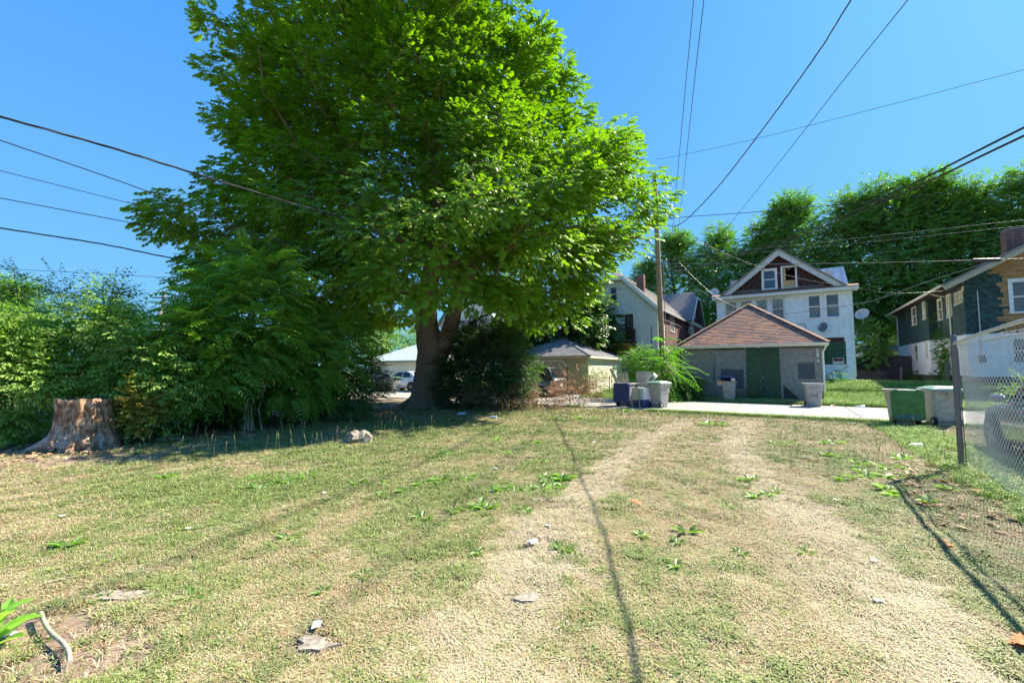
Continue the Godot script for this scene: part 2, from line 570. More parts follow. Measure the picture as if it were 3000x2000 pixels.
func ground() -> void:
	tracks = [
		[], [],
	]
	for q in [[2010, 1235], [1900, 1285], [1790, 1365], [1720, 1440], [1640, 1530], [1560, 1640], [1480, 1790], [1400, 2000]]:
		var p := pg(q[0], q[1])
		tracks[0].append(Vector2(p.x, p.z))
	for q in [[2190, 1232], [2150, 1300], [2210, 1390], [2340, 1500], [2470, 1620], [2590, 1760], [2700, 1900], [2790, 2040]]:
		var p := pg(q[0], q[1])
		tracks[1].append(Vector2(p.x, p.z))
	for q in [[920, 1885, 0.24, 0.15, 1.0], [350, 1745, 0.42, 0.16, 1.0], [60, 1850, 0.55, 0.34, 1.0], [130, 1960, 0.6, 0.26, 1.0], [340, 1900, 0.40, 0.22, 0.95], [420, 1960, 0.3, 0.15, 0.9], [1545, 1755, 0.14, 0.10, 0.9], [1390, 1700, 0.22, 0.12, 0.7], [1650, 1480, 0.25, 0.2, 0.6], [1600, 1560, 0.3, 0.16, 0.6], [560, 1560, 0.35, 0.12, 0.5], [700, 1365, 0.5, 0.22, 0.5], [240, 1345, 1.7, 0.75, 0.9], [60, 1400, 1.1, 0.6, 0.7], [1250, 1225, 1.6, 1.3, 0.6], [1900, 1225, 2.2, 0.8, 0.45], [2450, 1750, 0.35, 0.14, 0.5], [2850, 1420, 0.9, 0.7, 0.5], [1800, 1255, 1.5, 0.7, 0.45]]:
		var p := pg(q[0], q[1])
		bare.append([p.x, p.z, q[2], q[3], q[4]])
	for q in [[850, 1420, 1.3, 0.45], [600, 1440, 1.3, 0.4], [300, 1450, 1.4, 0.25], [1250, 1420, 1.4, 0.35], [1500, 1450, 0.9, 0.45], [1050, 1320, 1.6, 0.4], [1250, 1260, 2.2, 0.35], [2600, 1380, 1.4, 0.55], [2480, 1330, 1.3, 0.3], [2850, 1650, 0.9, 0.4], [2700, 1500, 0.9, 0.35], [1850, 1610, 0.3, 0.3], [2100, 1650, 0.25, 0.3], [150, 1600, 0.8, 0.2]]:
		var p := pg(q[0], q[1])
		lush.append([p.x, p.z, q[2], q[3]])
	# near lawn: a fine sheet; the far land: a coarse one that reaches the horizon
	var straw := Color(0.31, 0.255, 0.125)
	var green := Color(0.13, 0.175, 0.035)
	var soil := Color(0.30, 0.215, 0.155)
	var pale := Color(0.42, 0.345, 0.235)
	var xs := []
	var zs := []
	var x := -300.0
	while x < 300.0:
		xs.append(x)
		x += 0.11 if (x > -14.0 and x < 13.0) else (1.0 if x > -45 and x < 50 else 25.0)
	var z := -380.0
	while z < 40.0:
		zs.append(z)
		z += 0.11 if (z > -19.0 and z < -1.0) else (1.0 if z > -62 and z < 4 else 25.0)
	var nx := xs.size()
	var vs := PackedVector3Array()
	var ns := PackedVector3Array()
	var cs := PackedColorArray()
	for j in zs.size():
		for i in nx:
			var p := Vector3(xs[i], 0, zs[j])
			var near: bool = p.x > -15 and p.x < 14 and p.z > -20 and p.z < 0
			p.y = land(p) + (0.022 * nz.get_noise_2d(p.x * 2.0, p.z * 2.0) if near else 0.0) - 0.012
			vs.append(p)
			ns.append(Vector3.UP)
			var k := cover(p.x, p.z)
			var c := straw.lerp(green, k.x).lerp(soil, k.y).lerp(pale, k.z * 0.6)
			var f := 1.0 + 0.25 * nz2.get_noise_2d(p.x * 5.0, p.z * 5.0)
			cs.append(Color(c.r * f, c.g * f, c.b * f))
	var ix := PackedInt32Array()
	for j in zs.size() - 1:
		for i in nx - 1:
			var a := j * nx + i
			ix.append_array(PackedInt32Array([a, a + 1, a + nx + 1, a, a + nx + 1, a + nx]))
	var ar := []
	ar.resize(Mesh.ARRAY_MAX)
	ar[Mesh.ARRAY_VERTEX] = vs
	ar[Mesh.ARRAY_NORMAL] = ns
	ar[Mesh.ARRAY_COLOR] = cs
	ar[Mesh.ARRAY_INDEX] = ix
	var am := ArrayMesh.new()
	am.add_surface_from_arrays(Mesh.PRIMITIVE_TRIANGLES, ar)
	var gm := StandardMaterial3D.new()
	gm.vertex_color_use_as_albedo = true
	gm.roughness = 0.95
	gm.albedo_texture = grain(41, 0.16, 0.45, 1.25, 4, 512)
	gm.uv1_triplanar = true
	gm.uv1_world_triplanar = true
	gm.uv1_scale = Vector3.ONE * 1.3
	setting(put("ground", am, gm, self))
	# alley of concrete slabs along u, with joints
	var alley := part("alley", self, Vector3.ZERO, -TURN)
	setting(alley)
	var u := -62.0
	while u < 40.0:
		var w := 4.0 + rf(-0.15, 0.15)
		for lane in 2:
			var mb := MB.new()
			var v0 := 17.25 + lane * 2.98
			var dy := rf(-0.006, 0.006)
			mb.cbox(Vector3(u + w * 0.5, -0.03 + dy, -(v0 + 1.485)), Vector3(w - 0.03, 0.12, 2.95), 0.012)
			put("concrete_slab", mb.mesh(), M.concrete, alley)
		u += w
	# pads that lead from the alley to the garages
	var ap := part("garage_apron", self, Vector3.ZERO, -TURN)
	setting(ap)
	for q in [[-17.0, -10.6], [-44.0, -27.0]]:
		var uu: float = q[0]
		while uu < q[1] - 0.1:
			var w := minf(3.0, q[1] - uu)
			var mb := MB.new()
			mb.cbox(Vector3(uu + w * 0.5, -0.022, -24.6), Vector3(w - 0.03, 0.10, 2.2), 0.012)
			put("concrete_slab", mb.mesh(), M.concrete, ap)
			uu += w

# ---------------------------------------------------------------- foliage
func leaf_into(mb: MB, kind: String, b: Basis, o: Vector3) -> void:
	if kind == "maple":
		var half := [Vector2(0, 1.0), Vector2(0.11, 0.70), Vector2(0.24, 0.74), Vector2(0.19, 0.50), Vector2(0.54, 0.66), Vector2(0.42, 0.40), Vector2(0.60, 0.26), Vector2(0.34, 0.17), Vector2(0.40, -0.06), Vector2(0.0, 0.04)]
		var m := o + b * Vector3(0, 0, 0.32)
		for s in [1.0, -1.0]:
			for i in half.size() - 1:
				var p: Vector2 = half[i]
				var q: Vector2 = half[i + 1]
				var a := o + b * Vector3(p.x * s, -0.22 * p.x - 0.12 * p.y * p.y, p.y)
				var d := o + b * Vector3(q.x * s, -0.22 * q.x - 0.12 * q.y * q.y, q.y)
				if s > 0:
					mb.tri(m, d, a)
				else:
					mb.tri(m, a, d)
	else:
		var w := 0.27 if kind == "ovate" else (0.17 if kind == "lance" else 0.36)
		var a := o
		var t := o + b * Vector3(0, -0.18, 1.0)
		var m0 := o + b * Vector3(0, -0.03, 0.4)
		var l0 := o + b * Vector3(-w, 0.07, 0.36)
		var r0 := o + b * Vector3(w, 0.07, 0.36)
		var l1 := o + b * Vector3(-w * 0.72, 0.0, 0.68)
		var r1 := o + b * Vector3(w * 0.72, 0.0, 0.68)
		mb.tri(a, m0, l0); mb.tri(a, r0, m0)
		mb.tri(m0, t, l1); mb.tri(m0, l1, l0)
		mb.tri(m0, r1, t); mb.tri(m0, r0, r1)

func facing(z: Vector3, up: Vector3, s: float) -> Basis:
	z = z.normalized()
	var x := up.cross(z)
	if x.length() < 0.05:
		x = Vector3.RIGHT.cross(z)
	x = x.normalized()
	return Basis(x * s, z.cross(x) * s, z * s)

func sprig(kind: String, count: int, size: float, length: float, sd: int) -> ArrayMesh:
	var r := RandomNumberGenerator.new()
	r.seed = sd
	var mb := MB.new()
	for i in count:
		var t := float(i) / maxf(count - 1, 1)
		var side := 1.0 if i % 2 == 0 else -1.0
		var o := Vector3(0.04 * side * length, r.randf_range(-0.06, 0.06) * length, t * length)
		var dir := Vector3(side * r.randf_range(0.5, 1.2) * (1.0 - 0.7 * t), r.randf_range(-0.75, 0.05), 0.35 + t)
		var up := Vector3(r.randf_range(-0.5, 0.5), 1.0, r.randf_range(-0.4, 0.4))
		leaf_into(mb, kind, facing(dir, up, size * r.randf_range(0.75, 1.15)), o)
	mb.tube([Vector3(0, 0, -length * 0.25), Vector3(0, 0.01, length * 0.5), Vector3(0, -0.02, length)], [0.004, 0.003, 0.002], 3, false)
	return mb.mesh()

func frond(pairs: int, length: float, leaf: float, droop: float) -> ArrayMesh:
	var mb := MB.new()
	var pts := []
	for i in pairs + 1:
		var t := float(i) / pairs
		pts.append(Vector3(0, 0.06 * sin(t * PI) - droop * t * t * length, t * length))
	for i in pairs:
		var t := (i + 0.6) / pairs
		var o: Vector3 = pts[i].lerp(pts[i + 1], 0.6)
		var s := leaf * (0.65 + 0.5 * sin(PI * clampf(t * 0.85 + 0.12, 0, 1)))
		for sd in [1.0, -1.0]:
			leaf_into(mb, "lance", facing(Vector3(sd, -0.30, 0.38), Vector3(0, 1, 0.1), s), o)
	leaf_into(mb, "lance", facing(Vector3(0, -0.4, 1), Vector3.UP, leaf * 0.8), pts[-1])
	mb.tube(pts, [0.006, 0.002], 3, false)
	return mb.mesh()

func leaf_meshes() -> void:
	L.maple = [sprig("maple", 6, 0.17, 0.34, 3), sprig("maple", 5, 0.155, 0.28, 4)]
	L.bush = [sprig("ovate", 9, 0.085, 0.34, 5), sprig("ovate", 8, 0.075, 0.30, 6)]
	L.round = [sprig("round", 8, 0.085, 0.26, 7)]
	L.elm = [sprig("ovate", 11, 0.08, 0.55, 8)]
	L.far = [sprig("ovate", 10, 0.24, 0.62, 9), sprig("lance", 12, 0.27, 0.62, 10)]
	L.frond = [frond(9, 0.62, 0.16, 0.35), frond(8, 0.55, 0.15, 0.55)]
	L.big_frond = [frond(11, 0.95, 0.19, 0.5), frond(10, 0.85, 0.18, 0.75)]
	L.dry = [sprig("lance", 9, 0.06, 0.35, 12)]

# fill clumps (x, y, z, radius) with sprigs; centre is the crown's middle
func fill(clumps: Array, per: float, sizes: Vector2, a: Color, b: Color, centre: Vector3, flat := 0.7, droop := 0.25, kinds := 2) -> Array:
	var out := []
	for k in kinds:
		out.append(MM.new())
	for q in clumps:
		var c := Vector3(q[0], q[1], q[2])
		var r: float = q[3]
		var outw := (c - centre)
		outw = outw.normalized()
		var tint := rng.randf()
		var cnt := int(per * r * r + 0.5)
		for i in cnt:
			var d := rv()
			while d.length_squared() > 1.0 or d.length_squared() < 0.05:
				d = rv()
			d = d.normalized() * pow(d.length(), 0.55)
			var p := c + Vector3(d.x * r, d.y * r * flat, d.z * r)
			var dir := (d * 0.8 + outw * 0.7 + rv() * 0.35)
			dir.y = dir.y * 0.4 - droop
			var up := Vector3(0, 1, 0) + outw * 0.35 + rv() * 0.45
			var t := clampf(0.5 * tint + 0.5 * rng.randf(), 0, 1)
			var col := a.lerp(b, t)
			out[i % kinds].add(facing(dir, up, rf(sizes.x, sizes.y)), p, col)
	return out
func foliage(root: Node, mms: Array, meshes: Array, m: Material, called := "crown") -> void:
	for k in mms.size():
		if mms[k].b.size():
			multi(called, mms[k], meshes[k % meshes.size()], m, root)

# limbs that reach every clump, from the nodes of a given trunk
func limbs(trunk: Array, clumps: Array, tip: float, power: float, sag: float, root: Node, m: Material, first: int, sides := 6, called := "limb") -> void:
	var pos := PackedVector3Array()
	var par := PackedInt32Array()
	var cost := PackedFloat32Array()
	for i in trunk.size():
		pos.append(trunk[i])
		par.append(i - 1)
		cost.append(0.0 if i == 0 else cost[i - 1] + trunk[i].distance_to(trunk[i - 1]))
	var base: Vector3 = trunk[-1]
	var order := clumps.duplicate()
	order.sort_custom(func(p, q): return base.distance_squared_to(Vector3(p[0], p[1], p[2])) < base.distance_squared_to(Vector3(q[0], q[1], q[2])))
	var chains := []
	for q in order:
		var c := Vector3(q[0], q[1], q[2])
		var best := 1e9
		var at := 0
		for i in range(first, pos.size()):
			var d := pos[i].distance_to(c)
			var k := d + 0.42 * cost[i]
			if k < best:
				best = k
				at = i
		var chain := [at]
		var d := pos[at].distance_to(c)
		var steps := clampi(int(d / 0.7), 1, 6)
		var prev := at
		for s in range(1, steps + 1):
			var t := float(s) / steps
			var p := pos[at].lerp(c, t)
			p.y += sag * d * sin(t * PI) * 0.5
			p += rv() * 0.06 * d * (1.0 - t) * 0.5
			pos.append(p)
			par.append(prev)
			cost.append(cost[prev] + pos[prev].distance_to(p))
			prev = pos.size() - 1
			chain.append(prev)
		chains.append(chain)
	var burden := PackedFloat32Array()
	burden.resize(pos.size())
	for ch in chains:
		burden[ch[-1]] += 1.0
	for i in range(pos.size() - 1, -1, -1):
		if par[i] >= 0:
			burden[par[i]] += burden[i]
	var mb := MB.new()
	for ch in chains:
		var pts := []
		var rads := []
		for i in ch.size():
			pts.append(pos[ch[i]])
			rads.append(tip * pow(burden[ch[maxi(i, 1)]], power))
		mb.tube(pts, rads, sides, false)
	put(called, mb.mesh(), m, root)

func bark_tube(pts: Array, rads: Array, sides: int, wob: float) -> ArrayMesh:
	var mb := MB.new()
	var rings := []
	for i in pts.size():
		var a: Vector3 = pts[maxi(i - 1, 0)]
		var b: Vector3 = pts[mini(i + 1, pts.size() - 1)]
		var d := (b - a).normalized()
		var x := Vector3.FORWARD.cross(d).normalized() * -1.0
		var y := d.cross(x).normalized()
		var r := PackedVector3Array()
		for k in sides:
			var an := TAU * k / sides
			var f := 1.0 + wob * (nz2.get_noise_3d(cos(an) * 2.2, pts[i].y * 0.22, sin(an) * 2.2) + 0.55 * nz2.get_noise_3d(cos(an) * 9.0, pts[i].y * 0.5, sin(an) * 9.0))
			r.append(pts[i] + (x * cos(an) + y * sin(an)) * rads[i] * f)
		rings.append(r)
	mb.loft(rings, true, true, true)
	return mb.mesh()

func prof(tab: Array, h: float) -> float:
	for i in tab.size() - 1:
		if h <= tab[i + 1][0]:
			var t: float = (h - tab[i][0]) / (tab[i + 1][0] - tab[i][0])
			return lerpf(tab[i][1], tab[i + 1][1], clampf(t, 0, 1))
	return tab[-1][1]

func maple() -> void:
	rng.seed = 101
	var base := pg(1255, 1192)
	var t := thing("maple_tree", "huge spreading maple with a thick forked trunk and bright green crown", "tree", base)
	# trunk and the second stem that forks to the right
	var tp := []
	var tr := []
	for q in [[0.0, 0.0, 0.0, 0.98], [0.0, 0.12, 0.0, 0.86], [0.0, 0.45, 0.0, 0.70], [0.02, 1.0, 0.0, 0.62], [0.05, 1.7, 0.0, 0.58], [0.08, 2.3, 0.0, 0.58], [0.02, 2.9, 0.0, 0.55], [-0.12, 3.5, 0.0, 0.47], [-0.15, 4.3, 0.0, 0.43], [-0.05, 5.2, 0.1, 0.40], [0.25, 6.4, 0.1, 0.36], [0.4, 7.6, 0.0, 0.30], [0.3, 9.0, -0.1, 0.24], [0.1, 11.0, 0.0, 0.17], [-0.4, 13.2, 0.0, 0.10]]:
		tp.append(Vector3(q[0], q[1], q[2]))
		tr.append(q[3])
	var fine := []
	var fr := []
	for i in tp.size() - 1:
		var n := 4
		for k in n:
			fine.append(tp[i].lerp(tp[i + 1], float(k) / n))
			fr.append(lerpf(tr[i], tr[i + 1], float(k) / n))
	fine.append(tp[-1])
	fr.append(tr[-1])
	put("trunk", bark_tube(fine, fr, 40, 0.13), M.bark, t)
	var sp := [Vector3(0.22, 1.5, 0.05), Vector3(0.46, 2.2, 0.1), Vector3(0.78, 2.9, 0.15), Vector3(1.0, 3.6, 0.2), Vector3(1.2, 4.8, 0.1), Vector3(1.9, 6.2, -0.2), Vector3(3.0, 7.2, -0.3), Vector3(4.2, 8.2, -0.2)]
	put("stem", bark_tube(sp, [0.30, 0.36, 0.36, 0.33, 0.28, 0.24, 0.19, 0.12], 24, 0.12), M.bark, t)
	for a in 7:
		var an := a * TAU / 7.0 + 0.3
		var d := Vector3(cos(an), 0, sin(an))
		var mb := MB.new()
		mb.tube([d * 0.45 + Vector3(0, 0.5, 0), d * 0.75 + Vector3(0, 0.2, 0), d * 1.15 + Vector3(0, 0.03, 0), d * 1.5 + Vector3(0, -0.1, 0)], [0.22, 0.2, 0.13, 0.05], 8)
		put("root", mb.mesh(), M.bark, t)
	# crown: reach to each side at each height
	var left := [[3.2, 5.0], [4.2, 10.0], [5.2, 11.2], [6.5, 11.4], [7.6, 10.8], [8.8, 9.6], [9.9, 9.2], [11.5, 10.0], [13.0, 10.2], [14.8, 10.0], [16.6, 9.6], [18.3, 8.6], [20.0, 6.0], [21.0, 3.0]]
	var right := [[3.2, 4.0], [4.4, 5.6], [5.2, 7.6], [6.6, 9.4], [8.8, 9.8], [9.9, 9.8], [11.2, 9.8], [12.7, 8.9], [13.9, 7.6], [15.2, 6.2], [16.6, 4.8], [18.3, 3.4], [21.0, 1.8]]
	var front := [[3.2, 4.0], [4.2, 5.8], [6.0, 6.2], [8.0, 5.4], [10.0, 4.6], [12.0, 4.0], [14.0, 3.6], [17.0, 3.0], [21.0, 1.6]]
	var back := [[3.2, 4.5], [5.0, 7.0], [9.0, 7.6], [13.0, 6.8], [17.0, 5.0], [21.0, 2.0]]
	# boughs first, then the leafy lumps that each one carries
	var boughs := []
	var tries := 0
	while boughs.size() < 285 and tries < 60000:
		tries += 1
		var h := rf(3.5, 20.4)
		var an := rf(0, TAU)
		var c := cos(an)
		var s := sin(an)
		var rx := prof(left, h) if c < 0 else prof(right, h)
		var rz := prof(front, h) if s > 0.0 else prof(back, h)
		var reach := 1.0 / sqrt(c * c / (rx * rx) + s * s / (rz * rz))
		if s > 0.0 and c > 0.0:
			reach *= 1.0 + 0.55 * c * s * smoothstep(10.5, 7.5, h)
		reach *= 0.93 + 0.18 * nz.get_noise_3d(c * 3.0 + 5.0, h * 0.55, s * 3.0)
		var q := pow(rng.randf(), 0.28)
		if h < 4.8 and q < 0.7:
			continue
		var p := Vector3(c * (reach - 0.35) * q, h, s * (reach - 0.35) * q)
		if p.x > -1.8 and p.x < 2.8 and h < 5.6 + 0.12 * p.z:
			continue
		var ok := true
		for w in boughs:
			var e: Vector3 = (w - p) * Vector3(1, 1.25, 1)
			if e.length_squared() < 1.85:
				ok = false
				break
		if ok:
			boughs.append(p)
	var clumps := []
	for p in boughs:
		var outw: Vector3 = (p - Vector3(-0.6, p.y - 2.0, 0)).normalized()
		var size := rf(0.85, 1.35)
		for k in 6:
			var d := rv()
			d.y = absf(d.y) * 0.6 - 0.15
			var w: Vector3 = p + (d.normalized() * rf(0.55, 1.0) + outw * 0.25 * k / 6.0) * size
			clumps.append([w.x, w.y, w.z, rf(0.5, 0.86)])
	# hanging boughs in front of the trunk
	for q in [[960, 640, 12.6], [1010, 690, 12.4], [1060, 740, 12.3], [1120, 800, 12.2], [1170, 850, 12.4], [1230, 890, 12.6], [1270, 870, 12.8], [1180, 760, 12.0], [1240, 700, 12.0], [1290, 780, 12.3], [1330, 830, 12.8], [1200, 640, 11.6], [1260, 620, 11.9], [1150, 700, 11.8], [1080, 660, 12.2], [1110, 850, 13.0], [1040, 820, 13.2], [980, 780, 13.4], [1640, 880, 17.0], [1700, 860, 17.4], [1680, 930, 17.2], [1590, 850, 17.2], [1520, 830, 17.6], [1660, 810, 16.8], [1740, 790, 17.4]]:
		var p := pd(q[0], q[1], q[2]) - base
		clumps.append([p.x, p.y, p.z, 0.72])
	limbs(fine, clumps, 0.012, 0.40, 0.10, t, M.bark, 20, 5)
	var dark := Color(0.11, 0.225, 0.02)
	var pale := Color(0.33, 0.52, 0.035)
	foliage(t, fill(clumps, 82.0, Vector2(0.56, 0.88), dark, pale, Vector3(-0.8, 8.5, 0)), L.maple, M.leaf_maple)

func simple_tree(called: String, label: String, cat: String, base: Vector3, h: float, rad: float, trunk_r: float, low: float, nclump: int, cr: Vector2, per: float, sizes: Vector2, meshes: Array, a: Color, b: Color, lm: Material, bark: Material, group := "", lean := Vector3.ZERO, top := 0.55) -> Node3D:
	var t := thing(called, label, cat, base, 0.0, group)
	var tp := []
	var tr := []
	var n := 12
	for i in n + 1:
		var f := float(i) / n
		tp.append(Vector3(0, f * h * 0.82, 0) + lean * f * f + Vector3(sin(f * 5.0) * 0.03 * h * f, 0, cos(f * 4.0) * 0.02 * h * f))
		tr.append(trunk_r * (1.0 - 0.88 * f) * (1.35 if i == 0 else 1.0))
	put("trunk", bark_tube(tp, tr, 14, 0.10), bark, t)
	var clumps := []
	var tries := 0
	while clumps.size() < nclump and tries < nclump * 30:
		tries += 1
		var f := rng.randf()
		var hh := lerpf(low, h, f)
		var w := sin(PI * clampf(pow(f, top) * 0.94 + 0.06, 0, 1))
		w = maxf(w, 0.2) if f > 0.05 else w
		var an := rf(0, TAU)
		var q := pow(rng.randf(), 0.45)
		var rr := rad * w * q * (0.9 + 0.3 * nz.get_noise_3d(cos(an) * 2.0 + base.x, hh * 0.3, sin(an) * 2.0 + base.z))
		var p := Vector3(cos(an) * rr, hh, sin(an) * rr) + lean * f
		if nz.get_noise_3d(p.x * 0.8 + base.x * 3.0, p.y * 0.9, p.z * 0.8) < -0.10:
			continue
		clumps.append([p.x, p.y, p.z, rf(cr.x, cr.y)])
	limbs(tp, clumps, 0.016 * (h / 10.0), 0.40, 0.05, t, bark, 3, 5)
	foliage(t, fill(clumps, per, sizes, a, b, Vector3(0, lerpf(low, h, 0.4), 0), 0.75, 0.2, meshes.size()), meshes, lm)
	return t

func other_trees() -> void:
	rng.seed = 202
	var da := Color(0.12, 0.25, 0.04)
	var db := Color(0.32, 0.48, 0.09)
	# row of street trees behind the houses
	var spots := [[1985, 690, 55.0], [2110, 665, 53.5], [2225, 640, 52.5], [2330, 590, 50.0], [2450, 585, 48.5], [2565, 540, 47.0], [2690, 530, 45.0], [2800, 535, 43.5], [2900, 525, 42.0], [3020, 500, 40.5], [3150, 520, 39.5], [1880, 760, 57.0]]
	var kinds := []
	for k in 3:
		var at := pd(spots[k][0], spots[k][1], spots[k][2])
		var h := at.y - 0.7
		kinds.append(simple_tree("street_tree", "tall leafy street tree in the row behind the houses", "tree", Vector3(at.x, 0.6, at.z), h, 6.4, 0.42, 4.8, 275, Vector2(0.85, 1.45), 10.0, Vector2(0.8, 1.25), L.far, da, db, M.leaf_far, M.bark_grey, "street trees behind the houses", Vector3(rf(-1, 1), 0, rf(-1, 1)), 0.62))
		kinds[-1].set_meta("h", h)
	for i in range(3, spots.size()):
		var at := pd(spots[i][0], spots[i][1], spots[i][2])
		var src: Node3D = kinds[i % 3]
		var o := copy(src, Vector3(at.x, 0.6, at.z), rf(0, TAU), "", "street_tree")
		var s: float = (at.y - 0.7) / float(src.get_meta("h"))
		o.scale = Vector3(clampf(s, 0.85, 1.15), s, clampf(s, 0.85, 1.15))
	# bright young tree in the gap beside the bungalow
	simple_tree("yard_tree", "sunlit yellow green tree in the gap beside the bungalow", "tree", onland(pd(2600, 1085, 66)), 9.5, 6.0, 0.25, 1.5, 150, Vector2(0.9, 1.3), 11.0, Vector2(0.8, 1.2), L.far, Color(0.20, 0.30, 0.04), Color(0.34, 0.46, 0.07), M.leaf_far, M.bark_grey)
	simple_tree("alley_tree", "dark tree standing in the gap beside the white house", "tree", onland(pd(2555, 1085, 36)), 5.4, 1.5, 0.10, 1.4, 60, Vector2(0.45, 0.7), 22.0, Vector2(0.55, 0.8), L.far, da, db, M.leaf_far, M.bark_grey)
	# young maple behind the beige garage
	simple_tree("young_maple", "young maple behind the hip roof of the beige garage", "tree", onland(pd(1690, 1085, 34.5)), 8.4, 3.7, 0.14, 2.6, 150, Vector2(0.6, 0.9), 36.0, Vector2(1.0, 1.5), L.maple, Color(0.06, 0.13, 0.025), Color(0.14, 0.25, 0.05), M.leaf_maple, M.bark_grey)
	simple_tree("young_maple", "dark young maple between the cream house and the beige garage", "tree", onland(pd(1540, 1085, 35.5)), 8.2, 3.0, 0.14, 2.0, 110, Vector2(0.6, 0.9), 36.0, Vector2(1.0, 1.5), L.maple, Color(0.05, 0.11, 0.022), Color(0.11, 0.20, 0.04), M.leaf_maple, M.bark_grey)
	# trees far off to the left
	for q in [[340, 905, 62.0, 7.0, "rounded far tree over the roof behind the hedge"], [30, 830, 48.0, 6.5, "far tree rising behind the hedge at the end of the wires"], [620, 880, 58.0, 6.5, "far tree half hidden behind the frond leaved saplings"], [900, 900, 60.0, 6.0, "far tree behind the maple's hanging limb"], [1120, 930, 64.0, 6.5, "far tree over the green roofed garage"]]:
		var at := pd(q[0], q[1], q[2])
		simple_tree("distant_tree", q[4], "tree", Vector3(at.x, 0.6, at.z), at.y - 0.6, q[3], 0.35, 2.5, 130, Vector2(1.1, 1.6), 9.0, Vector2(0.9, 1.3), L.far, da, db * 0.9, M.leaf_far, M.bark_grey)

# a many-stemmed shrub: clumps given in world space
func shrub(called: String, label: String, cat: String, base: Vector3, clumps_w: Array, per: float, sizes: Vector2, meshes: Array, a: Color, b: Color, lm: Material, stems: int, stem_r := 0.016, group := "", droop := 0.2, flat := 0.8, smat: Material = null) -> Node3D:
	var t := thing(called, label, cat, base, 0.0, group)
	var cl := []
	var mid := Vector3.ZERO
	for q in clumps_w:
		var p := Vector3(q[0], q[1], q[2]) - base
		cl.append([p.x, p.y, p.z, q[3]])
		mid += p
	mid /= maxf(cl.size(), 1)
	mid.y *= 0.7
	for i in stems:
		var tgt: Array = cl[(i * 7919) % cl.size()]
		var an := rf(0, TAU)
		var r0 := Vector3(cos(an), 0, sin(an)) * rf(0.05, 0.35)
		var e := Vector3(tgt[0], tgt[1], tgt[2])
		r0 += Vector3(e.x, 0, e.z) * 0.35
		var mb := MB.new()
		mb.tube([r0 + Vector3(0, -0.1, 0), r0.lerp(e, 0.35) + rv() * 0.08 + Vector3(0, 0.12 * e.y, 0), r0.lerp(e, 0.7) + Vector3(0, 0.1 * e.y, 0), e], [stem_r, stem_r * 0.85, stem_r * 0.6, stem_r * 0.3], 5)
		put("stem", mb.mesh(), smat if smat else M.stem, t)
	foliage(t, fill(cl, per, sizes, a, b, mid, flat, droop, meshes.size()), meshes, lm, "foliage")
	return t
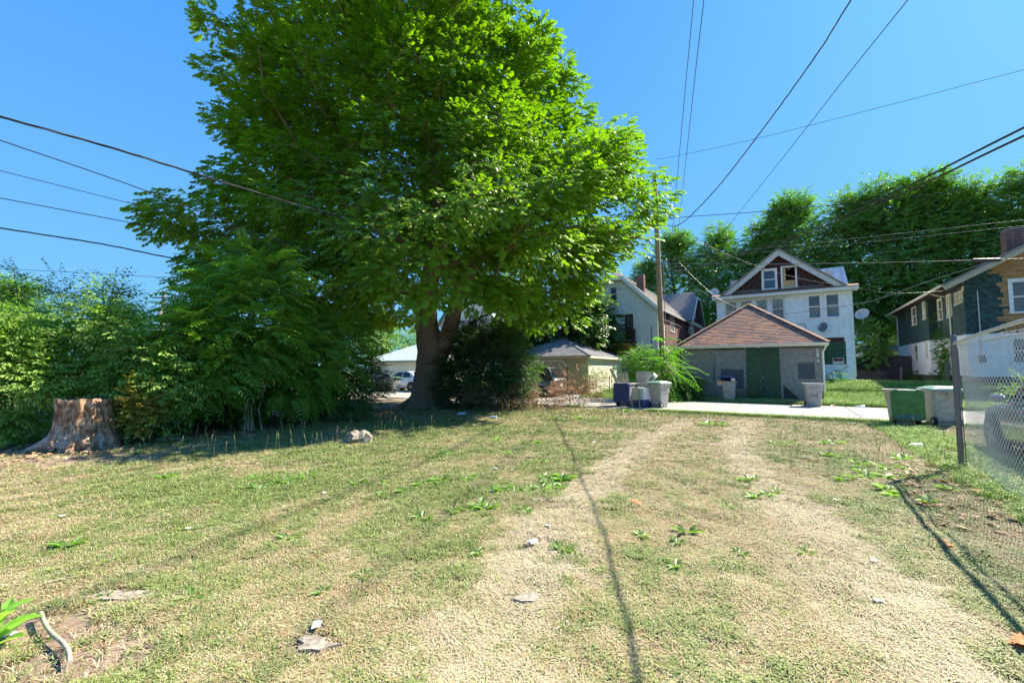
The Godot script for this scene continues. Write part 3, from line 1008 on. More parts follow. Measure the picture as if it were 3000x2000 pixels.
# clumps spread over an outline given in pixels at a depth range
func blob(px0: float, py0: float, px1: float, py1: float, d0: float, d1: float, n: int, r: Vector2, round := true) -> Array:
	var o := []
	var tries := 0
	while o.size() < n and tries < n * 20:
		tries += 1
		var fx := rf(-1, 1)
		var fy := rf(-1, 1)
		if round and fx * fx + fy * fy > 1.0:
			continue
		var p := pd((px0 + px1) * 0.5 + fx * (px1 - px0) * 0.5, (py0 + py1) * 0.5 + fy * (py1 - py0) * 0.5, rf(d0, d1))
		if p.y < 0.25:
			continue
		o.append([p.x, p.y, p.z, rf(r.x, r.y)])
	return o
func hedge() -> void:
	rng.seed = 303
	var ga := Color(0.16, 0.30, 0.045)
	var gb := Color(0.38, 0.55, 0.11)
	# shrubs of the left boundary, one by one
	var rows := [
		["leafy_shrub", "broad leafy shrub beside the stump, on the side away from the saplings", -170, 930, 140, 1330, 8.9, 10.6, 120, 5],
		["leafy_shrub", "pale leaved shrub rising directly behind the tree stump", 120, 880, 420, 1190, 9.8, 11.4, 100, 5],
		["leafy_shrub", "tall shrub at the open end of the hedge under the wires", -190, 880, 130, 1110, 10.5, 13.0, 90, 4],
		["leafy_shrub", "dense shrub between the stump and the frond leaved saplings", 300, 1010, 520, 1260, 9.4, 11.2, 90, 5],
		["leafy_shrub", "shrub with light leaves behind the frond leaved saplings", 460, 960, 700, 1190, 12.0, 14.0, 70, 4],
	]
	for q in rows:
		var base := onland(pd((q[2] + q[4]) * 0.5, 1085, (q[6] + q[7]) * 0.5))
		base.y = 0
		var cl := blob(q[2], q[3], q[4], q[5], q[6], q[7], q[8], Vector2(0.28, 0.5))
		shrub(q[0], q[1], "shrub", base, cl, 120.0, Vector2(0.85, 1.25), L.bush, ga, gb, M.leaf, 9)
	# two arching saplings above the hedge
	for q in [["long leaved sapling arching highest above the hedge", 150, 1100, [[40, 800], [70, 830], [100, 850], [130, 870], [170, 890], [210, 905], [250, 900], [60, 870], [110, 895]], 11.5], ["sapling with upswept branches between hedge and far roof", 290, 1100, [[335, 830], [320, 850], [300, 870], [280, 885], [330, 875], [300, 905], [250, 910], [340, 850], [215, 880], [180, 850], [165, 835]], 11.0]]:
		var cl := []
		for w in q[3]:
			var p := pd(w[0], w[1], q[4])
			cl.append([p.x, p.y, p.z, 0.2])
		var base := pd(q[1], q[2], q[4])
		base.y = 0
		shrub("sapling", q[0], "sapling", base, cl, 190.0, Vector2(0.8, 1.1), L.elm, Color(0.09, 0.19, 0.04), Color(0.20, 0.33, 0.09), M.leaf, 6, 0.02, "", 0.0, 0.6)
	# yellowing shrub right of the stump
	var yb := pg(400, 1290)
	shrub("yellowing_shrub", "small shrub with yellow and orange leaves between the stump and the saplings", "shrub", yb, blob(352, 1125, 455, 1250, 8.9, 9.6, 24, Vector2(0.16, 0.26)), 190.0, Vector2(0.7, 0.95), L.round, Color(0.20, 0.24, 0.03), Color(0.48, 0.30, 0.06), M.leaf, 7, 0.01)
	# ash and tree-of-heaven saplings: fronds
	var fa := Color(0.13, 0.28, 0.035)
	var fb := Color(0.30, 0.50, 0.06)
	var aw := [
		["tallest frond leaved sapling in the hedge, reaching into the maple", 690, 1235, 560, 720, 860, 1120, 10.8, 12.8, 64],
		["wide frond leaved sapling with layered fronds beside the tallest one", 590, 1255, 500, 930, 700, 1160, 10.2, 11.8, 60],
		["frond leaved sapling with low drooping fronds in front of the hedge", 780, 1215, 640, 960, 980, 1190, 11.6, 13.2, 62],
		["dark frond leaved sapling beside the opening to the alley", 930, 1215, 800, 900, 1060, 1160, 13.4, 15.4, 52],
	]
	for q in aw:
		var base := pg(q[1], q[2])
		var cl := blob(q[3], q[4], q[5], q[6], q[7], q[8], q[9], Vector2(0.35, 0.55))
		shrub("frond_sapling", q[0], "sapling", base, cl, 56.0, Vector2(0.8, 1.2), L.frond, fa, fb, M.leaf, 9, 0.022, "", 0.05, 0.7)
	# dark understorey along the foot of the hedge
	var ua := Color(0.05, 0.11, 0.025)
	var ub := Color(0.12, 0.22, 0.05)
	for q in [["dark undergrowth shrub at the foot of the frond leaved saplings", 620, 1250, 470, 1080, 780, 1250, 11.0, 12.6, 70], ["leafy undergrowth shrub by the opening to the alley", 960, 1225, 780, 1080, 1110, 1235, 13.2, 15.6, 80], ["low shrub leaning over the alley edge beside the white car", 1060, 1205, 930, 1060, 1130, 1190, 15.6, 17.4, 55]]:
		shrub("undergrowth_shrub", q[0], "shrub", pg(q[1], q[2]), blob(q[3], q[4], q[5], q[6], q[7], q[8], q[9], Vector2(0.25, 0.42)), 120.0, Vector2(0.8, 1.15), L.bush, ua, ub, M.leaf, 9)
	# thin bare stems at the foot of the hedge: sapling clump
	var sb := pg(735, 1262)
	var st := thing("stem_cluster", "cluster of thin tan bare stems at the foot of the hedge", "stems", sb)
	for i in 9:
		var mb := MB.new()
		var o := Vector3(rf(-0.3, 0.3), -0.05, rf(-0.2, 0.2))
		mb.tube([o, o + Vector3(rf(-0.12, 0.12), 0.6, rf(-0.1, 0.1)), o + Vector3(rf(-0.3, 0.3), 1.3, rf(-0.2, 0.2))], [0.022, 0.018, 0.01], 5)
		put("stem", mb.mesh(), M.lumber, st)

func shrubs() -> void:
	rng.seed = 404
	# dark bush right of the trunk
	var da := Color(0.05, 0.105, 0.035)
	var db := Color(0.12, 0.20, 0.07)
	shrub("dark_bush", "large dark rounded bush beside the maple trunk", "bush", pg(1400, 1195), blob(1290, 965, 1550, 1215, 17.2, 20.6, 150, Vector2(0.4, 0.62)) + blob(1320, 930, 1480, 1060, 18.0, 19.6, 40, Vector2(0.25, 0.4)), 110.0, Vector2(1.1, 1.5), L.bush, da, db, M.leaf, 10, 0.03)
	# tree of heaven by the pole
	var ta := Color(0.10, 0.25, 0.03)
	var tb := Color(0.23, 0.43, 0.06)
	shrub("frond_sapling", "young sapling with long bright fronds before the utility pole", "sapling", onland(pd(1960, 1160, 23.0)) , blob(1880, 1030, 1985, 1150, 21.6, 22.8, 34, Vector2(0.25, 0.4)) + blob(1915, 995, 1965, 1040, 21.8, 22.4, 7, Vector2(0.2, 0.3)), 36.0, Vector2(0.95, 1.3), L.big_frond, ta, tb, M.leaf, 10, 0.02, "", 0.1, 0.75)
	shrub("leafy_shrub", "light green shrub between the utility pole and the bins", "shrub", onland(pd(1870, 1160, 23.8)), blob(1825, 1020, 1925, 1150, 22.8, 24.4, 55, Vector2(0.25, 0.42)), 90.0, Vector2(1.1, 1.5), L.bush, Color(0.10, 0.23, 0.04), Color(0.22, 0.38, 0.08), M.leaf, 8)
	shrub("frond_sapling", "low dark fronds at the corner of the boarded garage", "sapling", onland(pd(1985, 1172, 22.8)), blob(1960, 1100, 2030, 1165, 22.0, 22.9, 16, Vector2(0.25, 0.35)), 60.0, Vector2(0.7, 1.0), L.big_frond, Color(0.06, 0.15, 0.03), Color(0.12, 0.24, 0.04), M.leaf, 5, 0.015)
	# weeds in front of the boarded garage
	var wl := [[2175, 1160, "pale flowering weed clump beside the overfull bin"], [2225, 1158, "weed clump before the paler green board"], [2265, 1166, "weed clump before the darker green board"], [2300, 1160, "weed clump under the torn grey panel"], [2335, 1168, "weed clump beside the lone grey bin"], [2045, 1165, "bright weed with upright leaves at the garage corner"]]
	for i in wl.size():
		var q: Array = wl[i]
		var base := onland(pd(q[0], q[1] + 14, 22.4))
		var cl := []
		for k in 9:
			cl.append([base.x + rf(-0.42, 0.42), base.y + rf(0.08, 0.55), base.z + rf(-0.25, 0.25), rf(0.13, 0.24)])
		var pale: bool = i == 0
		shrub("weed_clump", q[2], "weeds", base, cl, 260.0, Vector2(0.7, 1.1), [L.bush[0], L.dry[0]], Color(0.22, 0.26, 0.08) if pale else Color(0.06, 0.14, 0.03), Color(0.45, 0.44, 0.22) if pale else Color(0.16, 0.30, 0.06), M.leaf, 5, 0.008)
	# dead and dying weeds along the alley edge
	for q in [["brown dead weed bank at the foot of the dark bush", 1440, 1205, 1360, 1140, 1540, 1215, 16.6, 18.0, 46, 0], ["rust brown dry shrub before the beige garage door", 1590, 1195, 1530, 1140, 1650, 1205, 17.4, 18.8, 26, 1], ["tall reddish dry weed shrub beside the wire gate", 1690, 1195, 1640, 1105, 1745, 1200, 18.0, 19.2, 24, 1], ["half green vine growing on the wire gate", 1750, 1160, 1720, 1085, 1780, 1160, 24.0, 24.8, 20, 2]]:
		var k: int = q[10]
		var a: Color = [Color(0.16, 0.095, 0.045), Color(0.27, 0.135, 0.07), Color(0.10, 0.18, 0.035)][k]
		var b: Color = [Color(0.34, 0.23, 0.12), Color(0.50, 0.32, 0.20), Color(0.26, 0.34, 0.09)][k]
		var base := pd(q[1], q[2], (q[7] + q[8]) * 0.5)
		base.y = land(base)
		shrub("dry_weeds", q[0], "weeds", base, blob(q[3], q[4], q[5], q[6], q[7], q[8], q[9], Vector2(0.22, 0.4), false), 90.0, Vector2(0.9, 1.4), [L.dry[0], L.bush[1]], a, b, M.dead_leaf if k < 2 else M.leaf, 16, 0.008, "", 0.0, 1.0, M.dead_stem)
	# vine on the green house
	shrub("wall_vine", "green vine climbing the white and green siding", "vine", G(8.55, 38.8, 0.5), _vine(), 190.0, Vector2(0.9, 1.3), L.round, Color(0.07, 0.17, 0.02), Color(0.17, 0.34, 0.04), M.leaf, 3, 0.012)
	# growth at the foot of the green house and beyond the fence
	shrub("foundation_shrub", "low dark growth along the foot of the green house", "shrub", onland(G(8.0, 40.5)), _row(8.1, 37.5, 46.0, 0.9, 26), 60.0, Vector2(1.0, 1.4), L.bush, Color(0.05, 0.12, 0.03), Color(0.10, 0.2, 0.04), M.leaf, 6)
	shrub("leafy_shrub", "yellow green shrub seen through the chain link by the car", "shrub", G(5.5, 16.6), _row(5.6, 15.8, 17.6, 1.15, 22), 110.0, Vector2(0.9, 1.3), L.bush, Color(0.16, 0.28, 0.05), Color(0.36, 0.46, 0.10), M.leaf, 6)
	# wild lawn beyond the alley
	shrub("weed_clump", "leafy weed clump at the corner of the white house", "weeds", onland(G(2.6, 34.0)), _row(2.6, 33.4, 34.8, 0.7, 16), 90.0, Vector2(0.9, 1.3), L.bush, Color(0.12, 0.26, 0.04), Color(0.26, 0.44, 0.08), M.leaf, 5)
func _vine() -> Array:
	var o := []
	for i in 46:
		var y := 0.9 + 3.0 * pow(rng.randf(), 0.9)
		var w := G(8.62 - rf(0.0, 0.15), 38.7 + rf(-0.9, 0.9) * (1.0 if y > 2.6 else 0.45), y)
		o.append([w.x, w.y, w.z, rf(0.13, 0.25)])
	for i in 12:
		var w := G(8.62 - rf(0.0, 0.1), 39.6 + rf(-0.15, 0.15), rf(3.6, 5.6))
		o.append([w.x, w.y, w.z, 0.12])
	return o
func _row(u: float, v0: float, v1: float, h: float, n: int) -> Array:
	var o := []
	for i in n:
		var w := G(u + rf(-0.4, 0.4), rf(v0, v1))
		o.append([w.x, land(w) + rf(0.15, h), w.z, rf(0.22, 0.38)])
	return o

# ---------------------------------------------------------------- buildings
# where a pixel meets the facade plane v, as (u, height); and the side plane u, as (v, height)
func fu(px: float, py: float, v: float) -> Vector2:
	var p := pv(px, py, v)
	return Vector2(uv(p).x, p.y)
func fv(px: float, py: float, u: float) -> Vector2:
	var r := ray(px, py)
	var p := EYE + r * (u / (CU * r.x + SU * r.z))
	return Vector2(uv(p).y, p.y)
func fu0(px: float, py: float, v: float, u0: float) -> Vector2:
	var q := fu(px, py, v)
	return Vector2(q.x - u0, q.y)
func fu3(px: float, py: float, v: float, u0: float) -> Vector3:
	var q := fu(px, py, v)
	return Vector3(q.x - u0, q.y, -(v - 36.0))
func board(parent: Node, m: Material, xb0: float, xb1: float, xt0: float, xt1: float, y0: float, y1: float, zf := 0.042, zt := 0.006, called := "siding_board") -> void:
	var mb := MB.new()
	mb.hexa([Vector3(xb0, y0, zf), Vector3(xb1, y0, zf), Vector3(xb1, y0, -0.01), Vector3(xb0, y0, -0.01), Vector3(xt0, y1, zt), Vector3(xt1, y1, zt), Vector3(xt1, y1, -0.012), Vector3(xt0, y1, -0.012)])
	put(called, mb.mesh(), m, parent)
# a gable wall's ends at a height; clip is [middle, half width, eave height, rise over run]
func clip_at(c: Array, y: float) -> Vector2:
	var hw: float = c[1] if y < c[2] else c[1] - (y - c[2]) / c[3]
	return Vector2(c[0] - hw, c[0] + hw)
# lapped boards over a wall; holes are [x, y, w, h]; clip gives the wall's ends at a height
func siding(wall: Node, mats: Array, x0: float, x1: float, y0: float, y1: float, e: float, holes: Array, clip := []) -> void:
	var y := y0
	while y < y1 - 0.02:
		var h := minf(e, y1 - y)
		var a := x0
		var b := x1
		var ta := x0
		var tb := x1
		if clip.size():
			var q: Vector2 = clip_at(clip, y)
			var w: Vector2 = clip_at(clip, y + h)
			a = q.x; b = q.y; ta = w.x; tb = w.y
			if tb < ta:
				ta = (ta + tb) * 0.5
				tb = ta
		if b - a > 0.05:
			var cuts := []
			for o in holes:
				if minf(y + h, o[1] + o[3]) - maxf(y, o[1]) > 0.35 * h:
					cuts.append([o[0], o[0] + o[2]])
			cuts.sort_custom(func(p, q): return p[0] < q[0])
			var s := a
			var st := ta
			for c in cuts:
				if c[0] - s > 0.02:
					board(wall, mats[rng.randi() % mats.size()], s, c[0], st, c[0], y, y + h + 0.018)
				s = maxf(s, c[1])
				st = s
			if b - s > 0.02:
				board(wall, mats[rng.randi() % mats.size()], s, b, st, maxf(tb, st), y, y + h + 0.018)
		y += e
func window(house: Node3D, wall: Node3D, x: float, y: float, w: float, h: float, cw: float, cm: Material, gm: Material = null, curtain := 0, sash: Material = null, bars := 0) -> Node3D:
	var n := part("window", house)
	n.transform = wall.transform * Transform3D(Basis.IDENTITY, Vector3(x + w * 0.5, y, 0))
	var hw := w * 0.5
	var mb := MB.new()
	if cw > 0.0:
		mb.span(Vector3(-hw - cw, 0, -0.02), Vector3(-hw, h, 0.05))
		mb.span(Vector3(hw, 0, -0.02), Vector3(hw + cw, h, 0.05))
		mb.span(Vector3(-hw - cw, h, -0.02), Vector3(hw + cw, h + cw * 1.1, 0.055))
		put("casing", mb.mesh(), cm, n)
		mb = MB.new()
		mb.span(Vector3(-hw - cw - 0.03, -0.06, -0.02), Vector3(hw + cw + 0.03, 0.0, 0.085))
		put("sill", mb.mesh(), cm, n)
	mb = MB.new()
	var f := 0.045
	for k in 2:
		var ya := 0.0 if k == 0 else h * 0.5
		var yb := h * 0.5 + 0.02 if k == 0 else h
		var z := 0.0 if k == 0 else 0.022
		mb.span(Vector3(-hw, ya, z - 0.03), Vector3(-hw + f, yb, z - 0.005))
		mb.span(Vector3(hw - f, ya, z - 0.03), Vector3(hw, yb, z - 0.005))
		mb.span(Vector3(-hw + f, ya, z - 0.03), Vector3(hw - f, ya + f, z - 0.006))
		mb.span(Vector3(-hw + f, yb - f, z - 0.03), Vector3(hw - f, yb, z - 0.006))
		for j in bars:
			var xx := -hw + w * (j + 1.0) / (bars + 1.0)
			mb.span(Vector3(xx - 0.012, ya + f, z - 0.028), Vector3(xx + 0.012, yb - f, z - 0.008))
	put("sash", mb.mesh(), sash if sash else cm, n)
	for k in 2:
		var ya := f if k == 0 else h * 0.5 + f
		var yb := h * 0.5 - 0.02 if k == 0 else h - f
		var z := -0.018 if k == 0 else 0.004
		mb = MB.new()
		mb.quad(Vector3(-hw + f, ya, z), Vector3(hw - f, ya, z), Vector3(hw - f, yb, z), Vector3(-hw + f, yb, z))
		put("pane", mb.mesh(), gm if gm else M.glass, n)
	if curtain == 1 or curtain == 2:
		# two gathered curtains; 2: tied back
		mb = MB.new()
		var segs := 24
		for sd in [-1.0, 1.0]:
			var rows := []
			for r in 9:
				var t := r / 8.0
				var yy := lerpf(h - 0.05, h * 0.12, t)
				var width := hw * (1.0 if curtain == 1 else 1.0 - 0.75 * smoothstep(0.0, 0.55, t))
				var row := PackedVector3Array()
				for k in segs + 1:
					var q := float(k) / segs
					row.append(Vector3(sd * (0.02 + q * width * 0.95 + (0.0 if curtain == 1 else (hw - width) * 0.12)), yy, -0.12 + 0.025 * sin(q * 26.0 + r * 0.3)))
				rows.append(row)
			mb.loft(rows, false, false, true, false)
		put("curtain", mb.mesh(), M.curtain, n)
	elif curtain == 3:
		# fallen blinds: slats heaped aslant behind the glass
		for k in 9:
			mb = MB.new()
			var a := rf(0.5, 0.9)
			mb.box(Vector3(rf(-0.1, 0.3) * w, h * (0.15 + 0.05 * k), -0.10 - 0.004 * k), Vector3(w * 0.8, 0.022, 0.01), Basis(Vector3.BACK, a))
			put("blind_slat", mb.mesh(), M.curtain, n)
	return n
func wall_at(house: Node3D, at: Vector3, turn: float) -> Node3D:
	return part("wall", house, at, turn)
# rows of shingles over a roof face: eave a-b, top c-d (c == d for a hip); singles are parts, the rest is one field
func shingle_face(roof: Node, a: Vector3, b: Vector3, c: Vector3, d: Vector3, e: float, w: float, mats: Array, singles: bool, thick := 0.014, called := "shingle") -> void:
	var up := ((c + d) * 0.5 - (a + b) * 0.5)
	var xl := (b - a).normalized()
	var nrm := xl.cross(up).normalized()
	var upl := up - xl * up.dot(xl)
	var len := upl.length()
	var rows := int(ceil(len / e))
	var fields := []
	for m in mats:
		fields.append(MB.new())
	var shared := {}
	for r in rows:
		var t0 := float(r) / rows
		var t1 := minf(float(r + 1) / rows + 0.25 / rows, 1.0)
		var l0 := a.lerp(c, t0)
		var r0 := b.lerp(d, t0)
		var l1 := a.lerp(c, t1)
		var r1 := b.lerp(d, t1)
		var s0 := l0.dot(xl)
		var e0 := r0.dot(xl)
		var s1 := l1.dot(xl)
		var e1 := r1.dot(xl)
		var x := s0 - (w * (0.5 if r % 2 else 0.0) + rf(0, 0.1) * w)
		while x < e0:
			var ww := w * rf(0.75, 1.25)
			var q0 := maxf(x, s0)
			var q1 := minf(x + ww - 0.006, e0)
			x += ww
			if q1 - q0 < 0.015:
				continue
			var base0 := l0 - xl * s0
			var base1 := l1 - xl * s1
			var u0 := clampf(q0, s1, e1)
			var u1 := clampf(q1, s1, e1)
			var k := rng.randi() % mats.size()
			var hi := nrm * (thick + rf(0, 0.004) + 0.006)
			var lo := nrm * 0.004
			var p := [base0 + xl * q0 + hi, base0 + xl * q1 + hi, base1 + xl * u1 + lo, base1 + xl * u0 + lo]
			var mb: MB = MB.new() if singles else fields[k]
			mb.quad(p[0], p[1], p[2], p[3])
			mb.quad(p[0] - hi + lo * 0.2, p[1] - hi + lo * 0.2, p[1], p[0])
			mb.quad(p[1] - hi + lo * 0.2, base1 + xl * u1, p[2], p[1])
			mb.quad(base1 + xl * u0, p[0] - hi + lo * 0.2, p[0], p[3])
			if singles:
				put(called, mb.mesh(), mats[k], roof)
	if not singles:
		for k in mats.size():
			if fields[k].v.size():
				put(called + "_field", fields[k].mesh(), mats[k], roof).set_meta("kind", "stuff")
func slab_poly(pts: Array, thick: float) -> ArrayMesh:
	# a flat polygon (counter-clockwise from its upper side) with thickness below it
	var mb := MB.new()
	var nrm: Vector3 = (pts[1] - pts[0]).cross(pts[2] - pts[0]).normalized() * -thick
	for i in range(1, pts.size() - 1):
		mb.tri(pts[0], pts[i], pts[i + 1])
		mb.tri(pts[0] + nrm, pts[i + 1] + nrm, pts[i] + nrm)
	for i in pts.size():
		var j := (i + 1) % pts.size()
		mb.quad(pts[i] + nrm, pts[j] + nrm, pts[j], pts[i])
	return mb.mesh()
func beam(mb: MB, a: Vector3, b: Vector3, w: float, h: float, up := Vector3.UP) -> void:
	var d := (b - a)
	var x := d.normalized()
	var z := x.cross(up).normalized()
	var y := z.cross(x).normalized()
	mb.box((a + b) * 0.5, Vector3(d.length(), h, w), Basis(x, y, z))
func one(called: String, parent: Node, m: Material, a: Vector3, b: Vector3) -> MeshInstance3D:
	var mb := MB.new()
	mb.span(a, b)
	return put(called, mb.mesh(), m, parent)
func stick(called: String, parent: Node, m: Material, a: Vector3, b: Vector3, w: float, h: float, up := Vector3.UP) -> MeshInstance3D:
	var mb := MB.new()
	beam(mb, a, b, w, h, up)
	return put(called, mb.mesh(), m, parent)
func brick_stack(parent: Node, called: String, at: Vector3, w: float, d: float, h: float, mats: Array) -> void:
	var c := part(called, parent, at)
	one("mortar", c, M.mortar, Vector3(-w * 0.5 + 0.012, 0, -d * 0.5 + 0.012), Vector3(w * 0.5 - 0.012, h - 0.01, d * 0.5 - 0.012))
	var fields := [MB.new(), MB.new()]
	var rows := int(h / 0.085)
	for r in rows:
		for side in 2:
			var len := w if side == 0 else d
			var n := maxi(2, int(len / 0.22))
			var bw := len / n
			for k in n:
				for f in [-1.0, 1.0]:
					var off := (k + 0.5) * bw - len * 0.5 + (bw * 0.25 if r % 2 else -bw * 0.25) * (0.0 if k == 0 or k == n - 1 else 1.0)
					var mb: MB = fields[rng.randi() % 2]
					if side == 0:
						mb.box(Vector3(off, r * 0.085 + 0.04, f * (d * 0.5 - 0.05)), Vector3(bw - 0.014, 0.07, 0.1))
					else:
						mb.box(Vector3(f * (w * 0.5 - 0.05), r * 0.085 + 0.04, off), Vector3(0.101, 0.07, bw - 0.014 - (0.0)))
	for k in 2:
		put("bricks", fields[k].mesh(), mats[k], c).set_meta("kind", "stuff")
func gutter_run(parent: Node, a: Vector3, b: Vector3, m: Material) -> void:
	var mb := MB.new()
	var d := (b - a).normalized()
	var z := d.cross(Vector3.UP).normalized()
	var rings := []
	for p in [a, b]:
		var r := PackedVector3Array()
		for q in [[0.0, 0.0], [0.0, -0.10], [0.05, -0.12], [0.10, -0.09], [0.125, -0.03], [0.125, 0.0], [0.11, 0.0], [0.105, -0.03], [0.08, -0.08], [0.02, -0.09]]:
			r.append(p + z * q[0] + Vector3.UP * q[1])
		r.reverse()
		rings.append(r)
	mb.loft(rings, true, true, false)
	put("gutter", mb.mesh(), m, parent)
func text(parent: Node, s: String, size: float, m: Material, at: Vector3, turn := 0.0) -> void:
	var tm := TextMesh.new()
	tm.text = s
	var f := SystemFont.new()
	f.font_names = PackedStringArray(["Droid Sans"])
	f.font_weight = 700
	tm.font = f
	tm.font_size = 32
	tm.pixel_size = size / 32.0
	tm.depth = 0.004
	var o := put("lettering", tm, m, parent, at)
	o.rotation.y = turn

func white_house() -> void:
	rng.seed = 11
	var U0 := -4.35
	var W := 8.07
	var D := 14.0
	var t := thing("white_house", "white two storey house with a decayed maroon gable and boarded window", "house", G(U0, 36.0, 0.0), -TURN)
	var front := wall_at(t, Vector3.ZERO, 0)
	# openings, read off the photograph
	var wa := []
	for q in [[2129, 2160, 885, 934], [2173, 2203, 882, 934], [2219, 2249, 878, 936], [2265, 2297, 873, 933]]:
		var a: Vector2 = fu0(q[0], 934.0, 36.0, U0)
		var b: Vector2 = fu0(q[1], 934.0, 36.0, U0)
		wa.append([a.x, 5.15, b.x - a.x, 1.5])
	var wb := []
	for q in [[2369, 2405], [2421, 2460]]:
		var a: Vector2 = fu0(q[0], 900.0, 36.0, U0)
		var b: Vector2 = fu0(q[1], 900.0, 36.0, U0)
		wb.append([a.x, 5.12, b.x - a.x, 1.56])
	var b0: Vector2 = fu0(2412, 1000, 36.0, U0)
	var b1: Vector2 = fu0(2478, 1066, 36.0, U0)
	var lowwin := [b0.x, 1.95, b1.x - b0.x, 1.80]
	var g1: Vector2 = fu0(2238, 848, 36.0, U0)
	var g2: Vector2 = fu0(2274, 848, 36.0, U0)
	var g3: Vector2 = fu0(2295, 842, 36.0, U0)
	var g4: Vector2 = fu0(2332, 842, 36.0, U0)
	var wg := [[g1.x, 7.42, g2.x - g1.x, 1.34], [g3.x, 7.42, g4.x - g3.x, 1.40]]
	siding(front, [M.white_siding, M.white_siding2, M.white_siding], 0.0, W, 0.95, 6.86, 0.105, wa + wb + [lowwin])
	one("foundation", t, M.foundation, Vector3(0.05, -0.3, -D), Vector3(W - 0.05, 0.95, -0.06))
	one("corner_trim", t, M.white_trim, Vector3(-0.03, 0.95, -0.03), Vector3(0.09, 6.86, 0.04))
	one("corner_trim", t, M.white_trim, Vector3(W - 0.09, 0.95, -0.03), Vector3(W + 0.03, 6.86, 0.04))
	# other walls are plain here; the photograph does not show them
	for q in [[Vector3(0, 0, -D), -PI / 2], [Vector3(W, 0, 0), PI / 2]]:
		var sw := wall_at(t, q[0], q[1])
		siding(sw, [M.white_siding], 0.04, D, 0.95, 6.86, 0.21, [])
	one("back_wall", t, M.white_trim, Vector3(0, 0.95, -D - 0.05), Vector3(W, 7.0, -D))
	one("floor", t, M.room, Vector3(0.02, 3.8, -D), Vector3(W - 0.02, 3.95, -0.05))
	one("ceiling", t, M.room, Vector3(0.02, 6.8, -D), Vector3(W - 0.02, 6.85, -0.05))
	one("partition", t, M.room, Vector3(0.02, 0.96, -3.2), Vector3(W - 0.02, 6.8, -3.1))
	one("partition", t, M.room, Vector3(0.6, 6.86, -4.0), Vector3(W - 0.6, 9.0, -3.9))
	for i in 4:
		var w: Array = wa[i]
		window(t, front, w[0], w[1], w[2], w[3], 0.09, M.worn_trim, null, [1, 1, 2, 2][i], M.worn_trim)
	one("mullion_panel", t, M.worn_trim, Vector3(wa[0][0] - 0.2, 6.66, 0.03), Vector3(wa[3][0] + wa[3][2] + 0.25, 6.84, 0.062))
	for i in 2:
		var w: Array = wb[i]
		window(t, front, w[0], w[1], w[2], w[3], 0.12, M.white_trim, null, 3)
	# boarded lower window with a warning sign
	var lw := part("boarded_window", t, Vector3(lowwin[0], lowwin[1], 0))
	var ww: float = lowwin[2]
	one("casing", lw, M.white_trim, Vector3(-0.1, 0, -0.02), Vector3(0, 1.8, 0.05))
	one("casing", lw, M.white_trim, Vector3(ww, 0, -0.02), Vector3(ww + 0.1, 1.8, 0.05))
	one("casing", lw, M.white_trim, Vector3(-0.1, 1.8, -0.02), Vector3(ww + 0.1, 1.93, 0.055))
	one("sill", lw, M.white_trim, Vector3(-0.13, -0.07, -0.02), Vector3(ww + 0.13, -0.001, 0.08))
	one("blind", lw, M.maroon, Vector3(0.02, 1.3, -0.03), Vector3(ww - 0.02, 1.78, -0.01))
	one("green_board", lw, M.green_board2, Vector3(-0.06, 0.01, 0.052), Vector3(ww + 0.06, 1.52, 0.068))
	var nail := SphereMesh.new()
	nail.radius = 0.022
	nail.height = 0.044
	nail.radial_segments = 8
	nail.rings = 4
	L.nail = nail
	for q in [[0.02, 1.25], [0.03, 0.72], [0.02, 0.12], [ww - 0.02, 1.15], [ww - 0.01, 0.6], [ww - 0.01, 0.14]]:
		put("nail_cap", nail, M.paper, lw, Vector3(q[0], q[1], 0.072))
	var sg := thing("warning_sign", "black and orange no trespassing sign on the green window board", "sign", t.position + Vector3.ZERO, -TURN)
	sg.position = G(U0 + lowwin[0] + ww * 0.67, 36.0 - 0.075, lowwin[1] + 0.24)
	one("backing", sg, M.paper, Vector3(-0.29, -0.2, -0.004), Vector3(0.29, 0.2, 0.004))
	one("black_field", sg, M.dark, Vector3(-0.26, -0.04, 0.004), Vector3(0.26, 0.175, 0.007))
	text(sg, "NO", 0.12, M.orange_print, Vector3(0, 0.12, 0.009))
	text(sg, "TRESPASSING", 0.105, M.orange_print, Vector3(0, 0.015, 0.009))
	one("blank_line", sg, M.dish_dark, Vector3(-0.2, -0.10, 0.004), Vector3(0.2, -0.085, 0.007))
	one("blank_line", sg, M.dish_dark, Vector3(-0.2, -0.155, 0.004), Vector3(0.2, -0.14, 0.007))
	# cornice with its little skirt roof
	var cx0 := -0.30
	var cx1 := W + 0.40
	one("cornice", t, M.gutter, Vector3(cx0, 6.87, -0.2), Vector3(cx1, 7.06, 0.42))
	one("soffit", t, M.white_trim, Vector3(cx0 + 0.03, 6.845, -0.19), Vector3(cx1 - 0.03, 6.869, 0.38))
	put("skirt_roof", slab_poly([Vector3(cx0, 7.10, 0.46), Vector3(cx1, 7.10, 0.46), Vector3(cx1, 7.28, 0.0), Vector3(cx0, 7.28, 0.0)], 0.04), M.shingles[1], t)
	# gable
	var la: Vector2 = fu0(2281, 728, 36.0, U0)
	var mid := W * 0.5 + 0.05
	var apex := 10.05
	var slope := (apex - 7.12) / 3.62
	var gw := wall_at(t, Vector3(0, 0, -0.06), 0)
	gw.name = "gable_wall"
	siding(gw, [M.maroon, M.maroon, M.maroon2], 0, W, 7.24, 9.8, 0.16, wg, [mid, (apex - 0.18 - 7.24) / slope, 7.24, slope])
	window(t, gw, wg[0][0], wg[0][1], wg[0][2], wg[0][3], 0.11, M.white_trim, M.glass_blue)
	# second gable window: frame with a broken, half boarded opening
	var bw := part("broken_window", t, Vector3(wg[1][0], wg[1][1], -0.06))
